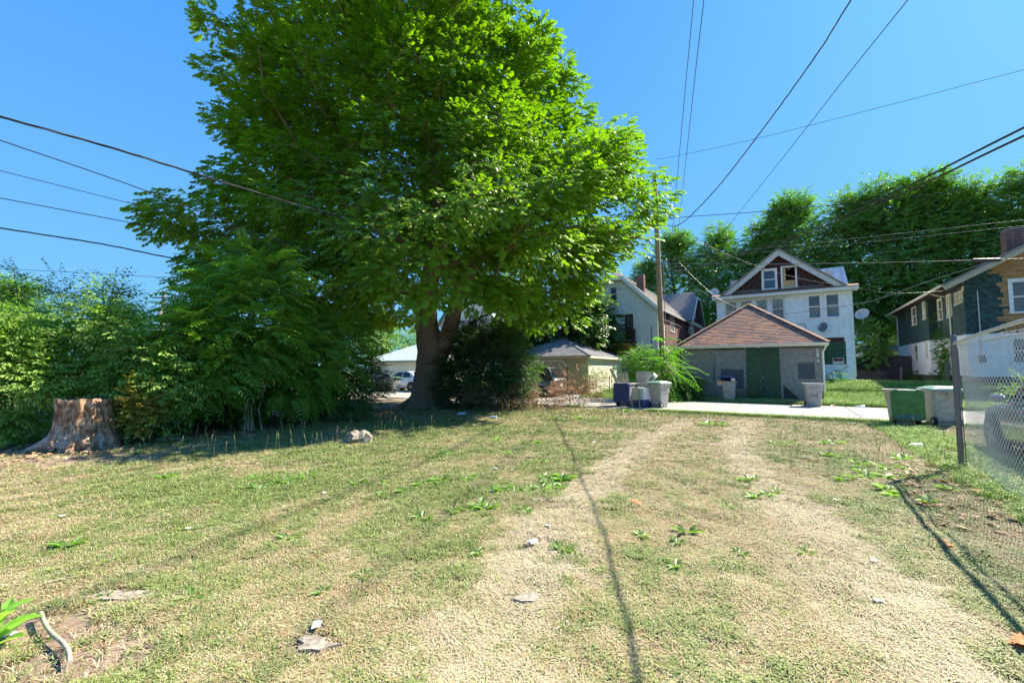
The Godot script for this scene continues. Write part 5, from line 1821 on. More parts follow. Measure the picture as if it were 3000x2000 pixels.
func cedar_edge(y: float) -> float:
	return 1.45 + 0.12 * sin(y * 7.0) + 0.10 * sin(y * 17.0 + 1.0) - 0.35 * smoothstep(6.4, 7.4, y)
func green_house() -> void:
	rng.seed = 15
	var U0 := 8.8
	var D := 15.4
	var W := 9.0
	var t := thing("green_house", "two storey house with dark green shingles, new cedar patch, white lower siding", "house", G(U0, 35.0, 0.0), -TURN)
	var mid_y := 3.62
	var top := 6.62
	# front wall: green shingles, cedar patch, white boards below
	var front := wall_at(t, Vector3.ZERO, 0)
	var fwin := [1.88, 4.75, 1.0, 1.72]
	var lwin := [1.75, 1.95, 1.0, 1.35]
	siding(front, [M.white_siding2, M.white_siding], 0, W, 1.2, mid_y, 0.105, [lwin])
	window(t, front, fwin[0], fwin[1], fwin[2], fwin[3], 0.14, M.white_trim)
	window(t, front, lwin[0], lwin[1], lwin[2], lwin[3], 0.16, M.white_trim)
	var slope := 0.63
	var panel := part("shingled_front", t)
	var mats: Array = M.green_shingles + M.cedar
	var rest := []
	for m in mats:
		rest.append(MB.new())
	var mbx := MB.new()
	var y := mid_y
	var row := 0
	var made := 0
	while y < 11.2:
		var xmax := W
		var xmin := 0.0
		if y > top:
			xmin = (y - top) / slope
			xmax = W - xmin
		var x := xmin - rf(0, 0.1)
		while x < xmax:
			var w := rf(0.12, 0.26)
			var a := maxf(x, xmin)
			var b := minf(x + w - 0.006, xmax)
			x += w
			if b - a < 0.02:
				continue
			if y + 0.1 > fwin[1] and y < fwin[1] + fwin[3] and b > fwin[0] and a < fwin[0] + fwin[2]:
				continue
			var cedar: bool = (a + b) * 0.5 > cedar_edge(floor(y / 0.135) * 0.135)
			var k := rng.randi() % 4 + (4 if cedar else 0)
			var single := made < 300 and a < 3.1 and y > 3.9 and y < 8.2
			var mb: MB = MB.new() if single else rest[k]
			var dz := rf(0, 0.004)
			mb.hexa([Vector3(a, y + rf(-0.006, 0.004), 0.022 + dz), Vector3(b, y, 0.022 + dz), Vector3(b, y, 0.0), Vector3(a, y, 0.0), Vector3(a, y + 0.16, 0.006), Vector3(b, y + 0.16, 0.006), Vector3(b, y + 0.16, -0.01), Vector3(a, y + 0.16, -0.01)])
			if single:
				made += 1
				put("shingle", mb.mesh(), mats[k], panel)
		y += 0.135
		row += 1
	for k in 8:
		if rest[k].v.size():
			put("shingle_field", rest[k].mesh(), mats[k], panel).set_meta("kind", "stuff")
	# left walls: a near stretch and a far one that stands proud; the return between them
	var v_step := 5.6
	for s in 2:
		var at := Vector3(0, 0, -v_step) if s == 0 else Vector3(-0.42, 0, -D)
		var len := v_step if s == 0 else D - v_step
		var wl := wall_at(t, at, -PI / 2)
		var plane := U0 if s == 0 else U0 - 0.42
		var holes_hi := []
		var holes_lo := []
		var off := len + 35.0 + (0.0 if s == 0 else v_step)
		if s == 0:
			for q in [[2751, 2762, 4.95, 1.30], [2778, 2790, 4.95, 1.30]]:
				var a: float = (off - fv(q[0], 900.0, plane).x)
				var b: float = (off - fv(q[1], 900.0, plane).x)
				holes_hi.append([a, q[2], b - a, q[3], 0])
			for k in 3:
				holes_hi.append([v_step - 1.55 + k * 0.48, 5.55, 0.38, 0.62, 1])
			holes_lo.append([(off - fv(2763, 1030, plane).x), 2.2, 0.55, 1.1, 0])
		else:
			for q in [[2675, 2686, 5.05, 1.3], [2708, 2714, 5.2, 1.15]]:
				var a: float = (off - fv(q[0], 930.0, plane).x)
				var b: float = (off - fv(q[1], 930.0, plane).x)
				holes_hi.append([a, q[2], b - a, q[3], 0])
			for q in [[2682, 2691, 2.3, 1.2], [2716, 2721, 2.45, 1.05]]:
				var a: float = (off - fv(q[0], 1030.0, plane).x)
				var b: float = (off - fv(q[1], 1030.0, plane).x)
				holes_lo.append([a, q[2], b - a, q[3], 0])
		siding(wl, [M.white_siding2, M.white_siding], 0.0, len, 1.25, mid_y, 0.105, holes_lo)
		for h in holes_hi + holes_lo:
			window(t, wl, h[0], h[1], h[2], h[3], 0.07 if h[4] == 1 else 0.1, M.cream_paint, null, 0, null, 1 if h[4] == 1 else 0)
		var mbs := [MB.new(), MB.new(), MB.new(), MB.new()]
		y = mid_y
		while y < top - 0.14:
			var x := -rf(0, 0.1)
			while x < len:
				var w := rf(0.12, 0.26)
				var a := maxf(x, 0.0)
				var b := minf(x + w - 0.006, len)
				x += w
				if b - a < 0.02:
					continue
				var cut := false
				for h in holes_hi:
					if y + 0.1 > h[1] and y < h[1] + h[3] and b > h[0] + 0.02 and a < h[0] + h[2] - 0.02:
						cut = true
				if cut:
					continue
				var mb: MB = mbs[rng.randi() % 4]
				mb.hexa([Vector3(a, y + rf(-0.006, 0.004), 0.024), Vector3(b, y, 0.024), Vector3(b, y, 0.0), Vector3(a, y, 0.0), Vector3(a, y + 0.16, 0.006), Vector3(b, y + 0.16, 0.006), Vector3(b, y + 0.16, -0.01), Vector3(a, y + 0.16, -0.01)])
			y += 0.135
		for k in 4:
			put("shingle_field", mbs[k].mesh(), M.green_shingles[k], wl).set_meta("kind", "stuff")
		one("frieze", wl, M.cream_paint, Vector3(0, top - 0.14, -0.01), Vector3(len, top + 0.1, 0.05))
		one("water_table", wl, M.white_trim, Vector3(0, mid_y - 0.03, 0.0), Vector3(len, mid_y + 0.01, 0.04))
	one("return_wall", t, M.green_shingles[0], Vector3(-0.40, mid_y, -v_step - 0.03), Vector3(0.0, top, -v_step))
	one("return_wall", t, M.white_siding, Vector3(-0.40, 1.25, -v_step - 0.03), Vector3(0.0, mid_y, -v_step))
	one("foundation", t, M.foundation, Vector3(-0.36, -0.3, -D), Vector3(0.0, 1.25, -v_step - 0.04))
	one("foundation", t, M.foundation, Vector3(0.03, -0.3, -D), Vector3(W, 1.2, -0.05))
	one("right_wall", t, M.white_trim, Vector3(W - 0.05, 1.2, -D), Vector3(W, top, -0.02))
	one("back_wall", t, M.green_shingles[1], Vector3(-0.4, 1.2, -D - 0.06), Vector3(W, top, -D - 0.01))
	one("partition", t, M.room, Vector3(2.8, 1.2, -D), Vector3(2.9, top, -0.1))
	one("floor", t, M.room, Vector3(0.05, 3.55, -D), Vector3(2.8, 3.62, -0.06))
	one("corner_trim", t, M.cream_paint, Vector3(-0.035, top - 0.45, -0.3), Vector3(0.0, top, 0.03))
	# roof: rake of bare lumber towards the alley
	var roof := part("roof", t)
	var rid := Vector3(W * 0.5, top + W * 0.5 * slope + 0.15, 0.75)
	var el := Vector3(-1.0, top - 1.0 * slope + 0.55, 0.75)
	var er := Vector3(W + 1.0, el.y, 0.75)
	var bk := Vector3(0, 0, -D - 1.6)
	put("deck", slab_poly([rid, rid + bk, el + bk, el], 0.10), M.slate, roof)
	put("deck", slab_poly([rid, er, er + bk, rid + bk], 0.10), M.slate, roof)
	shingle_face(roof, el + bk, el, rid + bk, rid, 0.17, 0.42, M.grey_shingles, false)
	stick("rake_board", roof, M.lumber, el + Vector3(0, -0.24, -0.04), rid + Vector3(0, -0.24, -0.04), 0.05, 0.30)
	stick("rake_board", roof, M.lumber, er + Vector3(0, -0.24, -0.04), rid + Vector3(0, -0.24, -0.04), 0.05, 0.30)
	put("soffit", slab_poly([el + Vector3(0.05, -0.14, -0.1), el + bk + Vector3(0.05, -0.14, 0), el + bk + Vector3(1.0, -0.12, 0), el + Vector3(1.0, -0.12, -0.1)], 0.02), M.brown_wood, roof)
	gutter_run(roof, el + bk + Vector3(-0.02, -0.02, 0), el + Vector3(-0.02, -0.02, -0.2), M.cream_paint)
	var ds := MB.new()
	ds.tube([Vector3(-0.95, el.y - 0.12, -2.4), Vector3(-0.5, el.y - 0.3, -2.4), Vector3(-0.1, el.y - 0.42, -2.4), Vector3(-0.08, 1.3, -2.4)], [0.05], 8)
	put("downspout", ds.mesh(), M.cream_paint, t)
	ds = MB.new()
	ds.tube([Vector3(-0.8, el.y - 0.12, -D - 0.3), Vector3(-0.5, el.y - 0.3, -D), Vector3(-0.47, el.y - 0.4, -D + 0.1), Vector3(-0.47, 1.4, -D + 0.1), Vector3(-0.55, 1.1, -D + 0.2)], [0.05], 8)
	put("downspout", ds.mesh(), M.cream_paint, t)
	ds = MB.new()
	ds.tube([Vector3(0.52, 6.1, 0.07), Vector3(0.52, 2.4, 0.07)], [0.03], 6)
	put("service_mast", ds.mesh(), M.galv, t)
	one("meter_box", t, M.galv_dull, Vector3(0.42, 2.0, 0.03), Vector3(0.66, 2.4, 0.16))
	brick_stack(t, "chimney", Vector3(2.85, 8.3, -2.2), 0.95, 0.8, 1.6, [M.brick, M.brick2])
	one("chimney_flashing", t, M.flash, Vector3(2.34, 7.6, -2.63), Vector3(3.36, 8.3, -1.77))

func far_buildings() -> void:
	rng.seed = 16
	# cream house with green trim behind the maple
	var t := thing("cream_house", "cream sided house with green trim, seen behind the maple trunk", "house", G(-34.0, 38.0, 0), -TURN)
	var W := 7.9
	var f := wall_at(t, Vector3.ZERO, 0)
	var ap := 11.4
	var h1: Vector2 = fu(1300, 1052, 38.0)
	var holes := [[4.3, 6.2, 0.9, 1.3], [0.2, 2.2, 1.1, 1.5], [4.8, 9.0, 0.6, 0.7]]
	siding(f, [M.cream_paint, M.grey_siding], 0, W, 0.7, 11.2, 0.14, holes, [W * 0.5, W * 0.5, 7.0, 1.12])
	for h in holes:
		window(t, f, h[0], h[1], h[2], h[3], 0.1, M.lid_teal)
	one("foundation", t, M.foundation, Vector3(0, -0.3, -10), Vector3(W, 0.7, -0.04))
	one("right_wall", t, M.cream_paint, Vector3(W - 0.05, 0.7, -10), Vector3(W, 7.0, -0.03))
	one("left_wall", t, M.cream_paint, Vector3(0, 0.7, -10), Vector3(0.05, 7.0, -0.03))
	one("partition", t, M.room, Vector3(0.06, 0.7, -3), Vector3(W - 0.06, 7.0, -2.9))
	for s in [-1.0, 1.0]:
		var e := Vector3(W * 0.5 + s * (W * 0.5 + 0.4), 7.0 - 0.4 * 1.12 + 0.15, 0.4)
		var r := Vector3(W * 0.5, 7.0 + W * 0.5 * 1.12 + 0.15, 0.4)
		var b := Vector3(0, 0, -10.8)
		put("roof", slab_poly([e, r, r + b, e + b] if s < 0 else [r, e, e + b, r + b], 0.1), M.pale_roof, t)
		stick("rake_board", t, M.lid_teal, e + Vector3(0, -0.16, 0.01), r + Vector3(0, -0.16, 0.01), 0.06, 0.24)
	brick_stack(t, "chimney", Vector3(W - 0.1, 6.8, -1.8), 0.7, 0.6, 2.4, [M.brick, M.mortar])
	var wing := thing("grey_shed", "low grey building beside the cream house, seen past the trunk", "shed", G(-24.6, 40.0, 0), -TURN)
	var wf := wall_at(wing, Vector3.ZERO, 0)
	siding(wf, [M.grey_siding], 0, 6.0, 0.5, 5.4, 0.16, [[2.2, 2.6, 0.9, 1.2]])
	window(wing, wf, 2.2, 2.6, 0.9, 1.2, 0.1, M.cream_paint)
	one("side_wall", wing, M.grey_siding, Vector3(0, -0.3, -8), Vector3(0.05, 5.4, -0.03))
	one("side_wall", wing, M.grey_siding, Vector3(5.95, -0.3, -8), Vector3(6.0, 5.4, -0.03))
	one("base", wing, M.foundation, Vector3(0.06, -0.3, -8), Vector3(5.94, 0.5, -0.03))
	put("roof", slab_poly([Vector3(-0.4, 5.3, 0.4), Vector3(6.4, 5.3, 0.4), Vector3(6.4, 7.0, -4), Vector3(-0.4, 7.0, -4)], 0.1), M.slate, wing)
	put("roof", slab_poly([Vector3(-0.4, 7.0, -4), Vector3(6.4, 7.0, -4), Vector3(6.4, 5.3, -8.4), Vector3(-0.4, 5.3, -8.4)], 0.1), M.slate, wing)
	# garage with the green roof
	var g := thing("green_roofed_garage", "cream garage with a pale green roof behind the white car", "garage", G(-32.6, 27.0, 0), -TURN)
	var gf := wall_at(g, Vector3.ZERO, 0)
	siding(gf, [M.cream_siding], 0, 6.0, 0.1, 2.45, 0.13, [[0.6, 0.0, 4.8, 2.05]])
	for k in 4:
		one("door_panel", g, M.cream_paint, Vector3(0.6, 0.1 + k * 0.49, -0.06), Vector3(5.4, 0.58 + k * 0.49, -0.03))
	var gr := wall_at(g, Vector3(6, 0, 0), PI / 2)
	siding(gr, [M.cream_siding], 0.03, 6.5, 0.1, 2.45, 0.13, [])
	one("left_wall", g, M.cream_siding, Vector3(0, -0.2, -6.5), Vector3(0.05, 2.45, -0.03))
	one("back_wall", g, M.cream_siding, Vector3(0, -0.2, -6.55), Vector3(6, 2.45, -6.5))
	var q := [Vector3(-0.5, 2.42, 0.5), Vector3(6.5, 2.42, 0.5), Vector3(6.5, 2.42, -7.0), Vector3(-0.5, 2.42, -7.0)]
	var r0 := Vector3(2.2, 4.0, -3.25)
	var r1 := Vector3(3.8, 4.0, -3.25)
	put("roof", slab_poly([q[0], q[1], r1, r0], 0.08), M.pale_roof, g)
	put("roof", slab_poly([q[1], q[2], r1], 0.08), M.pale_roof, g)
	put("roof", slab_poly([q[2], q[3], r0, r1], 0.08), M.pale_roof, g)
	put("roof", slab_poly([q[3], q[0], r0], 0.08), M.pale_roof, g)
	one("fascia", g, M.lid_teal, Vector3(-0.5, 2.28, 0.44), Vector3(6.5, 2.41, 0.48))
	one("fascia", g, M.lid_teal, Vector3(6.44, 2.28, -7.0), Vector3(6.48, 2.41, 0.43))
	# garage roof beyond the hedge on the left
	var n := thing("neighbour_garage", "low grey roofed garage beyond the hedge", "garage", Vector3(-25.5, 0, -31.0), -TURN)
	siding(wall_at(n, Vector3(-3, 0, 3), 0), [M.cream_siding], 0, 6.0, 0.1, 2.5, 0.16, [])
	one("body", n, M.cream_siding, Vector3(-2.98, -0.2, -3), Vector3(2.98, 2.5, 2.97))
	var k4 := [Vector3(-3.4, 2.5, 3.4), Vector3(3.4, 2.5, 3.4), Vector3(3.4, 2.5, -3.4), Vector3(-3.4, 2.5, -3.4)]
	for i in 4:
		put("roof", slab_poly([k4[i], k4[(i + 1) % 4], Vector3(0, 3.9, 0)], 0.08), M.slate_warm, n)
	# bungalow across the street
	var b := thing("bungalow", "dark gabled bungalow with a porch in the gap between the houses", "house", G(8.6, 74.0, 0.5), -TURN)
	var bf := wall_at(b, Vector3.ZERO, 0)
	siding(bf, [M.grey_siding], 0, 9.4, 0.4, 7.2, 0.2, [[3.2, 5.0, 3.0, 1.5], [1.2, 1.2, 1.0, 2.0], [4.4, 1.4, 3.6, 1.6]], [4.7, 4.7, 4.4, 0.62])
	for k in 3:
		window(b, bf, 3.2 + k * 1.02, 5.0, 0.9, 1.5, 0.06, M.cream_paint)
	window(b, bf, 4.5, 1.4, 3.4, 1.6, 0.1, M.cream_paint)
	one("door", b, M.brown_wood, Vector3(1.2, 1.2, -0.05), Vector3(2.2, 3.2, -0.01))
	one("side_wall", b, M.grey_siding, Vector3(0, 0, -9), Vector3(0.05, 4.4, -0.02))
	one("side_wall", b, M.grey_siding, Vector3(9.35, 0, -9), Vector3(9.4, 4.4, -0.02))
	one("back_wall", b, M.grey_siding, Vector3(0, 0, -9.05), Vector3(9.4, 4.4, -9))
	for s in [-1.0, 1.0]:
		var e := Vector3(4.7 + s * 5.5, 4.4 - 0.8 * 0.62 + 0.2, 1.0)
		var r := Vector3(4.7, 4.4 + 4.7 * 0.62 + 0.2, 1.0)
		var bk := Vector3(0, 0, -10.6)
		put("roof", slab_poly([e, r, r + bk, e + bk] if s < 0 else [r, e, e + bk, r + bk], 0.14), M.maroon2, b)
		stick("bargeboard", b, M.grey_siding, e + Vector3(0, -0.25, 0.02), r + Vector3(0, -0.25, 0.02), 0.08, 0.42)
	put("porch_roof", slab_poly([Vector3(-0.4, 3.6, 2.6), Vector3(9.8, 3.6, 2.6), Vector3(9.8, 4.3, 0.06), Vector3(-0.4, 4.3, 0.06)], 0.1), M.slate, b)
	one("porch_beam", b, M.grey_siding, Vector3(-0.2, 3.0, 2.2), Vector3(9.6, 3.42, 2.4))
	for x in [0.1, 3.1, 6.3, 9.2]:
		one("porch_post", b, M.brown_wood, Vector3(x - 0.15, 0.0, 2.15), Vector3(x + 0.2, 3.0, 2.45))
	one("porch_floor", b, M.foundation, Vector3(-0.2, -0.3, 0.03), Vector3(9.6, 0.5, 2.6))
	# dark board fence between the houses and a short picket fence before it
	var bf2 := thing("board_fence", "dark weathered board fence between the white and green houses", "fence", G(3.95, 46.0, 0.6), -TURN)
	for k in 30:
		one("plank", bf2, M.old_wood, Vector3(k * 0.155, 0.0, rf(-0.01, 0.01)), Vector3(k * 0.155 + 0.148, 2.1 + rf(-0.04, 0.05), 0.03))
	for y in [0.5, 1.6]:
		one("rail", bf2, M.old_wood, Vector3(0, y, 0.04), Vector3(4.65, y + 0.09, 0.08))
	var pf := thing("picket_fence", "low row of weathered pickets beside the white house", "fence", G(3.95, 41.0, 0.6), -TURN)
	for k in 15:
		one("picket", pf, M.old_wood, Vector3(k * 0.14, 0.0, 0), Vector3(k * 0.14 + 0.07, 0.95 + rf(-0.06, 0.06), 0.02))
	one("rail", pf, M.old_wood, Vector3(0, 0.4, -0.04), Vector3(2.1, 0.48, -0.002))
	for w in [[2775, 1062, 2781, 1124, 26.0, "grey wooden post standing before the white siding"], [2640, 1075, 2640, 1120, 33.0, "dark post near the corner of the board fence"]]:
		var a := pd(w[0], w[1], w[4])
		var p := thing("old_post", w[5], "post", Vector3(a.x, land(a) - 0.2, a.z))
		var mb := MB.new()
		mb.tube([Vector3(0, 0, 0), Vector3(0.02, a.y - land(a) + 0.2, 0)], [0.09, 0.08], 8)
		put("shaft", mb.mesh(), M.pole_grey, p)

# ---------------------------------------------------------------- stump, lawn, weeds
func stump() -> void:
	rng.seed = 505
	var at := pg(240, 1312)
	var t := thing("tree_stump", "weathered tree stump with splayed roots and stripped bark", "stump", at)
	var bark := mat(Color(1, 1, 1), 0.95, patches(51, 0.03, lin(0.15, 0.08, 0.042), lin(0.48, 0.32, 0.20), 0.50, 0.2, 5, 256, 3, 1), 0.6)
	var grey := mat(Color(1, 1, 1), 0.95, patches(52, 0.05, lin(0.20, 0.15, 0.11), lin(0.52, 0.45, 0.38), 0.5, 0.15, 5, 256, 2, 1), 1.2)
	var rings := []
	var sides := 72
	var lv := [[-0.1, 0.55], [0.04, 0.52], [0.14, 0.485], [0.28, 0.45], [0.45, 0.43], [0.62, 0.42], [0.8, 0.415], [0.92, 0.42], [0.985, 0.415]]
	for i in lv.size():
		var r := PackedVector3Array()
		for k in sides:
			var an := -TAU * k / sides
			var y: float = lv[i][0]
			var f := 1.0 + 0.16 * nz2.get_noise_3d(cos(an) * 1.6, y * 0.25, sin(an) * 1.6)
			f += 0.11 * nz2.get_noise_3d(cos(an) * 6.0, y * 0.35, sin(an) * 6.0)
			f -= 0.16 * smoothstep(0.10, 0.0, absf(wrapf(an + 4.35 + 0.15 * y, -PI, PI))) * smoothstep(0.1, 0.5, y)
			f -= 0.10 * smoothstep(0.08, 0.0, absf(wrapf(an + 5.55, -PI, PI)))
			var lobes := 0.20 * pow(maxf(0.0, cos(an * 5.0 + 0.6)), 2.0) * smoothstep(0.5, 0.0, y)
			var top := 0.035 * nz2.get_noise_2d(cos(an) * 4.0, sin(an) * 4.0) if i >= lv.size() - 2 else 0.0
			r.append(Vector3(cos(an) * lv[i][1] * (f + lobes), y + top, sin(an) * lv[i][1] * (f + lobes)))
		rings.append(r)
	var mb := MB.new()
	mb.loft(rings, false, false, true)
	put("trunk", mb.mesh(), bark, t)
	var tp := MB.new()
	var rim: PackedVector3Array = rings[-1]
	for k in sides:
		var a := rim[k]
		var b := rim[(k + 1) % sides]
		var ai := a * Vector3(0.8, 1, 0.8) - Vector3(0, 0.05 + 0.03 * sin(k * 0.9), 0)
		var bi := b * Vector3(0.8, 1, 0.8) - Vector3(0, 0.05 + 0.03 * sin((k + 1) * 0.9), 0)
		tp.quad(a, b, bi, ai)
		tp.tri(Vector3(0, 0.90, 0), ai, bi)
	put("sawn_top", tp.mesh(), M.bark_grey, t)
	# plates of pale dead bark on the face
	for q in [[1.75, 0.30, 0.36, 0.42], [1.35, 0.22, 0.22, 0.28], [2.1, 0.12, 0.20, 0.18], [1.05, 0.35, 0.16, 0.3]]:
		var rows := []
		for j in 7:
			var row := PackedVector3Array()
			for i in 8:
				var an: float = q[0] + (i / 7.0 - 0.5) * q[2] * 2.0 + 0.06 * nz2.get_noise_2d(j * 3.0, i * 2.0)
				var y: float = q[1] + (j / 6.0 - 0.5) * q[3] + 0.05 * nz2.get_noise_2d(i * 3.0 + 9.0, j * 2.0)
				var rr := 0.53 - 0.12 * smoothstep(0.0, 0.5, y) + 0.03 * nz2.get_noise_2d(i * 5.0, j * 5.0)
				row.append(Vector3(cos(an) * rr * 1.02, maxf(y, 0.02), sin(an) * rr * 1.02))
			rows.append(row)
		var pm := MB.new()
		pm.loft(rows, false, false, false, false)
		put("bark_plate", pm.mesh(), grey, t)
	for q in [[2.25, 0.85, 0.10], [1.75, 0.65, 0.07], [0.75, 0.82, 0.08], [1.25, 0.62, 0.06], [2.9, 0.65, 0.08], [0.2, 0.6, 0.07], [4.0, 0.8, 0.1], [5.2, 0.8, 0.1]]:
		var d := Vector3(cos(q[0]), 0, sin(q[0]))
		var sd := Vector3(-d.z, 0, d.x) * rf(-0.12, 0.12)
		var rm := MB.new()
		var r: float = q[2]
		rm.tube([d * 0.32 + Vector3(0, 0.32, 0), d * 0.50 + Vector3(0, 0.16, 0), d * (q[1] * 0.8) + Vector3(0, 0.06, 0) + sd, d * q[1] + Vector3(0, 0.0, 0) + sd * 1.6], [r * 1.2, r, r * 0.62, r * 0.2], 9)
		put("root", rm.mesh(), grey if rng.randf() < 0.5 else bark, t)

func tuft(blades: int, h: float, w: float, spread: float, sd: int, lean: float) -> ArrayMesh:
	var r := RandomNumberGenerator.new()
	r.seed = sd
	var mb := MB.new()
	for i in blades:
		var an := r.randf_range(0, TAU)
		var o := Vector3(r.randf_range(-1, 1), 0, r.randf_range(-1, 1)) * spread
		var d := Vector3(cos(an), 0, sin(an))
		var s := Vector3(-d.z, 0, d.x) * w * r.randf_range(0.7, 1.2)
		var hh := h * r.randf_range(0.5, 1.1)
		var le := lean * r.randf_range(0.4, 1.3)
		var m := o + Vector3(0, hh * 0.62, 0) + d * hh * le * 0.45
		var e := o + Vector3(0, hh * (0.95 - 0.35 * le), 0) + d * hh * le * 1.15
		mb.tri(o - s, o + s, m + s * 0.8)
		mb.tri(o - s, m + s * 0.8, m - s * 0.8)
		mb.tri(m - s * 0.8, m + s * 0.8, e)
	return mb.mesh()
func grass() -> void:
	rng.seed = 606
	var dry := MM.new()
	var grn := MM.new()
	var clo := MM.new()
	var straw := [Color(0.43, 0.365, 0.20), Color(0.35, 0.29, 0.15), Color(0.50, 0.44, 0.27), Color(0.29, 0.225, 0.115)]
	var greens := [Color(0.115, 0.20, 0.03), Color(0.16, 0.25, 0.04), Color(0.215, 0.285, 0.06), Color(0.09, 0.165, 0.028)]
	var n := 300000
	for i in n:
		# spread evenly over the picture's ground: depth first, then across
		var q := rng.randf()
		var d := 2.0 * pow(17.5 / 2.0, pow(q, 1.15))
		var x := rf(-1.24, 1.24) * d
		var z := -d + rf(-0.2, 0.2)
		var v := SU * x - CU * z
		var u := CU * x + SU * z
		if v > 17.18 or u < -14.5:
			continue
		var k := cover(x, z)
		if rng.randf() < k.y * 0.96 or rng.randf() < k.z * 0.35:
			continue
		var p := Vector3(x, 0.022 * nz.get_noise_2d(x * 2.0, z * 2.0) - 0.014, z)
		var s := (0.72 + 0.04 * d) * rf(0.55, 1.35)
		var b := Basis(Vector3.UP, rf(0, TAU)).scaled(Vector3(s, s * rf(0.6, 1.0) * (0.75 + 0.5 * k.x), s))
		if rng.randf() < 0.08 + k.x * 0.92:
			var g: Color = greens[rng.randi() % 4]
			g = g.lerp(straw[rng.randi() % 4], rf(0, 0.35))
			if rng.randf() < 0.28:
				clo.add(b, p, g * 1.05)
			else:
				grn.add(b, p, g)
		else:
			var c: Color = straw[rng.randi() % 4]
			if rng.randf() < 0.15:
				c = c.lerp(Color(0.40, 0.20, 0.08), 0.6)
			dry.add(b, p, c.lerp(Color(0.56, 0.50, 0.35), 0.6 * k.z))
	var root := Node3D.new()
	root.name = "lawn_grass"
	add_child(root)
	root.set_meta("kind", "stuff")
	root.set_meta("label", "short sun dried grass mixed with green over the vacant lot")
	root.set_meta("category", "grass")
	multi("dry_grass", dry, tuft(8, 0.06, 0.0022, 0.028, 1, 1.4), M.blade, root)
	multi("green_grass", grn, tuft(7, 0.066, 0.0028, 0.024, 2, 1.0), M.blade, root)
	var cm := MB.new()
	for i in 6:
		var an := i * 2.4
		leaf_into(cm, "round", facing(Vector3(cos(an), 0.25, sin(an)), Vector3.UP, 0.022), Vector3(cos(an) * 0.012, 0.02 + 0.004 * (i % 3), sin(an) * 0.012))
	multi("clover", clo, cm.mesh(), M.blade, root)
	# rank grass along the alley, at fences and beyond it
	var tall := MM.new()
	for i in 26000:
		var u := 0.0
		var v := 0.0
		var hgt := 1.0
		var c: Color = greens[rng.randi() % 4] * 1.75
		var m := rng.randf()
		if m < 0.52:
			u = rf(1.3, 12.0); v = rf(23.4, 36.5)
			hgt = rf(0.9, 1.9) * (1.6 if v > 30 else 1.0)
		elif m < 0.68:
			u = rf(-4.6, 8.0); v = 17.12 - 0.35 * absf(rf(-1, 1)); hgt = rf(0.5, 1.0)
		elif m < 0.80:
			u = rf(-10.4, -5.4); v = rf(23.4, 33.0); hgt = rf(0.7, 1.6)
		elif m < 0.90:
			u = rf(-5.0, 1.4); v = rf(23.5, 25.5); hgt = rf(0.6, 1.4)
			if rng.randf() < 0.4: c = straw[rng.randi() % 4]
		else:
			u = 2.28 + rf(-0.35, 0.9); v = rf(2.0, 16.0); hgt = rf(0.4, 1.1)
		var w := G(u, v)
		var s := hgt
		tall.add(Basis(Vector3.UP, rf(0, TAU)).scaled(Vector3(s, s, s)), Vector3(w.x, land(w) - 0.02, w.z), c)
	var tg := multi("rank_grass", tall, tuft(9, 0.20, 0.006, 0.05, 3, 0.9), M.blade, self)
	tag(tg, "taller uncut grass along the alley, fence and far yard", "grass")
	# thin seed stalks standing over the lawn
	var sm := MB.new()
	sm.tube([Vector3.ZERO, Vector3(0.01, 0.18, 0), Vector3(0.04, 0.36, 0.01)], [0.0022, 0.0018, 0.0012], 3, false)
	sm.tube([Vector3(0.04, 0.34, 0.01), Vector3(0.05, 0.40, 0.012), Vector3(0.06, 0.45, 0.012)], [0.003, 0.005, 0.001], 4)
	var st := MM.new()
	for i in 420:
		var px := rf(2300, 2830) if i < 170 else (rf(900, 2600) if i < 300 else rf(400, 1300))
		var py := rf(1240, 1420) if i < 170 else (rf(1205, 1245) if i < 300 else rf(1260, 1350))
		var p := pg(px, py)
		var w := uv(p)
		if w.y > 17.1 or w.x < -12.0:
			continue
		var s := rf(0.4, 1.1)
		st.add(Basis(Vector3.UP, rf(0, TAU)).scaled(Vector3(s, s, s)), p, straw[rng.randi() % 4].lerp(greens[1], rng.randf()))
	var so := multi("seed_stalks", st, sm.mesh(), M.blade, self)
	tag(so, "thin dry seed stalks standing above the short lawn", "grass")
	# leaf litter under hedge and maple
	var lm := MB.new()
	leaf_into(lm, "maple", facing(Vector3(0, 0.1, 1), Vector3.UP, 0.10), Vector3.ZERO)
	var li := MM.new()
	for i in 4300:
		var u := rf(-14.0, -10.6)
		var v := rf(0.5, 17.0)
		if rng.randf() < 0.07:
			u = rf(1.2, 2.8); v = rf(6.0, 9.6)
		elif rng.randf() < 0.1:
			u = rf(-10.6, -3.0); v = rf(14.8, 17.0)
		var w := G(u, v)
		var s := rf(0.4, 1.0)
		var c := Color(0.24, 0.135, 0.07).lerp(Color(0.48, 0.33, 0.20), rng.randf())
		li.add(facing(Vector3(rf(-1, 1), rf(-0.3, 0.3), rf(-1, 1)), Vector3(rf(-0.4, 0.4), 1, rf(-0.4, 0.4)), s), Vector3(w.x, 0.02 + rf(0, 0.02), w.z), c)
	tag(multi("leaf_litter", li, lm.mesh(), M.dead_leaf, self), "brown fallen leaves under the hedge and along the fence", "leaf litter")

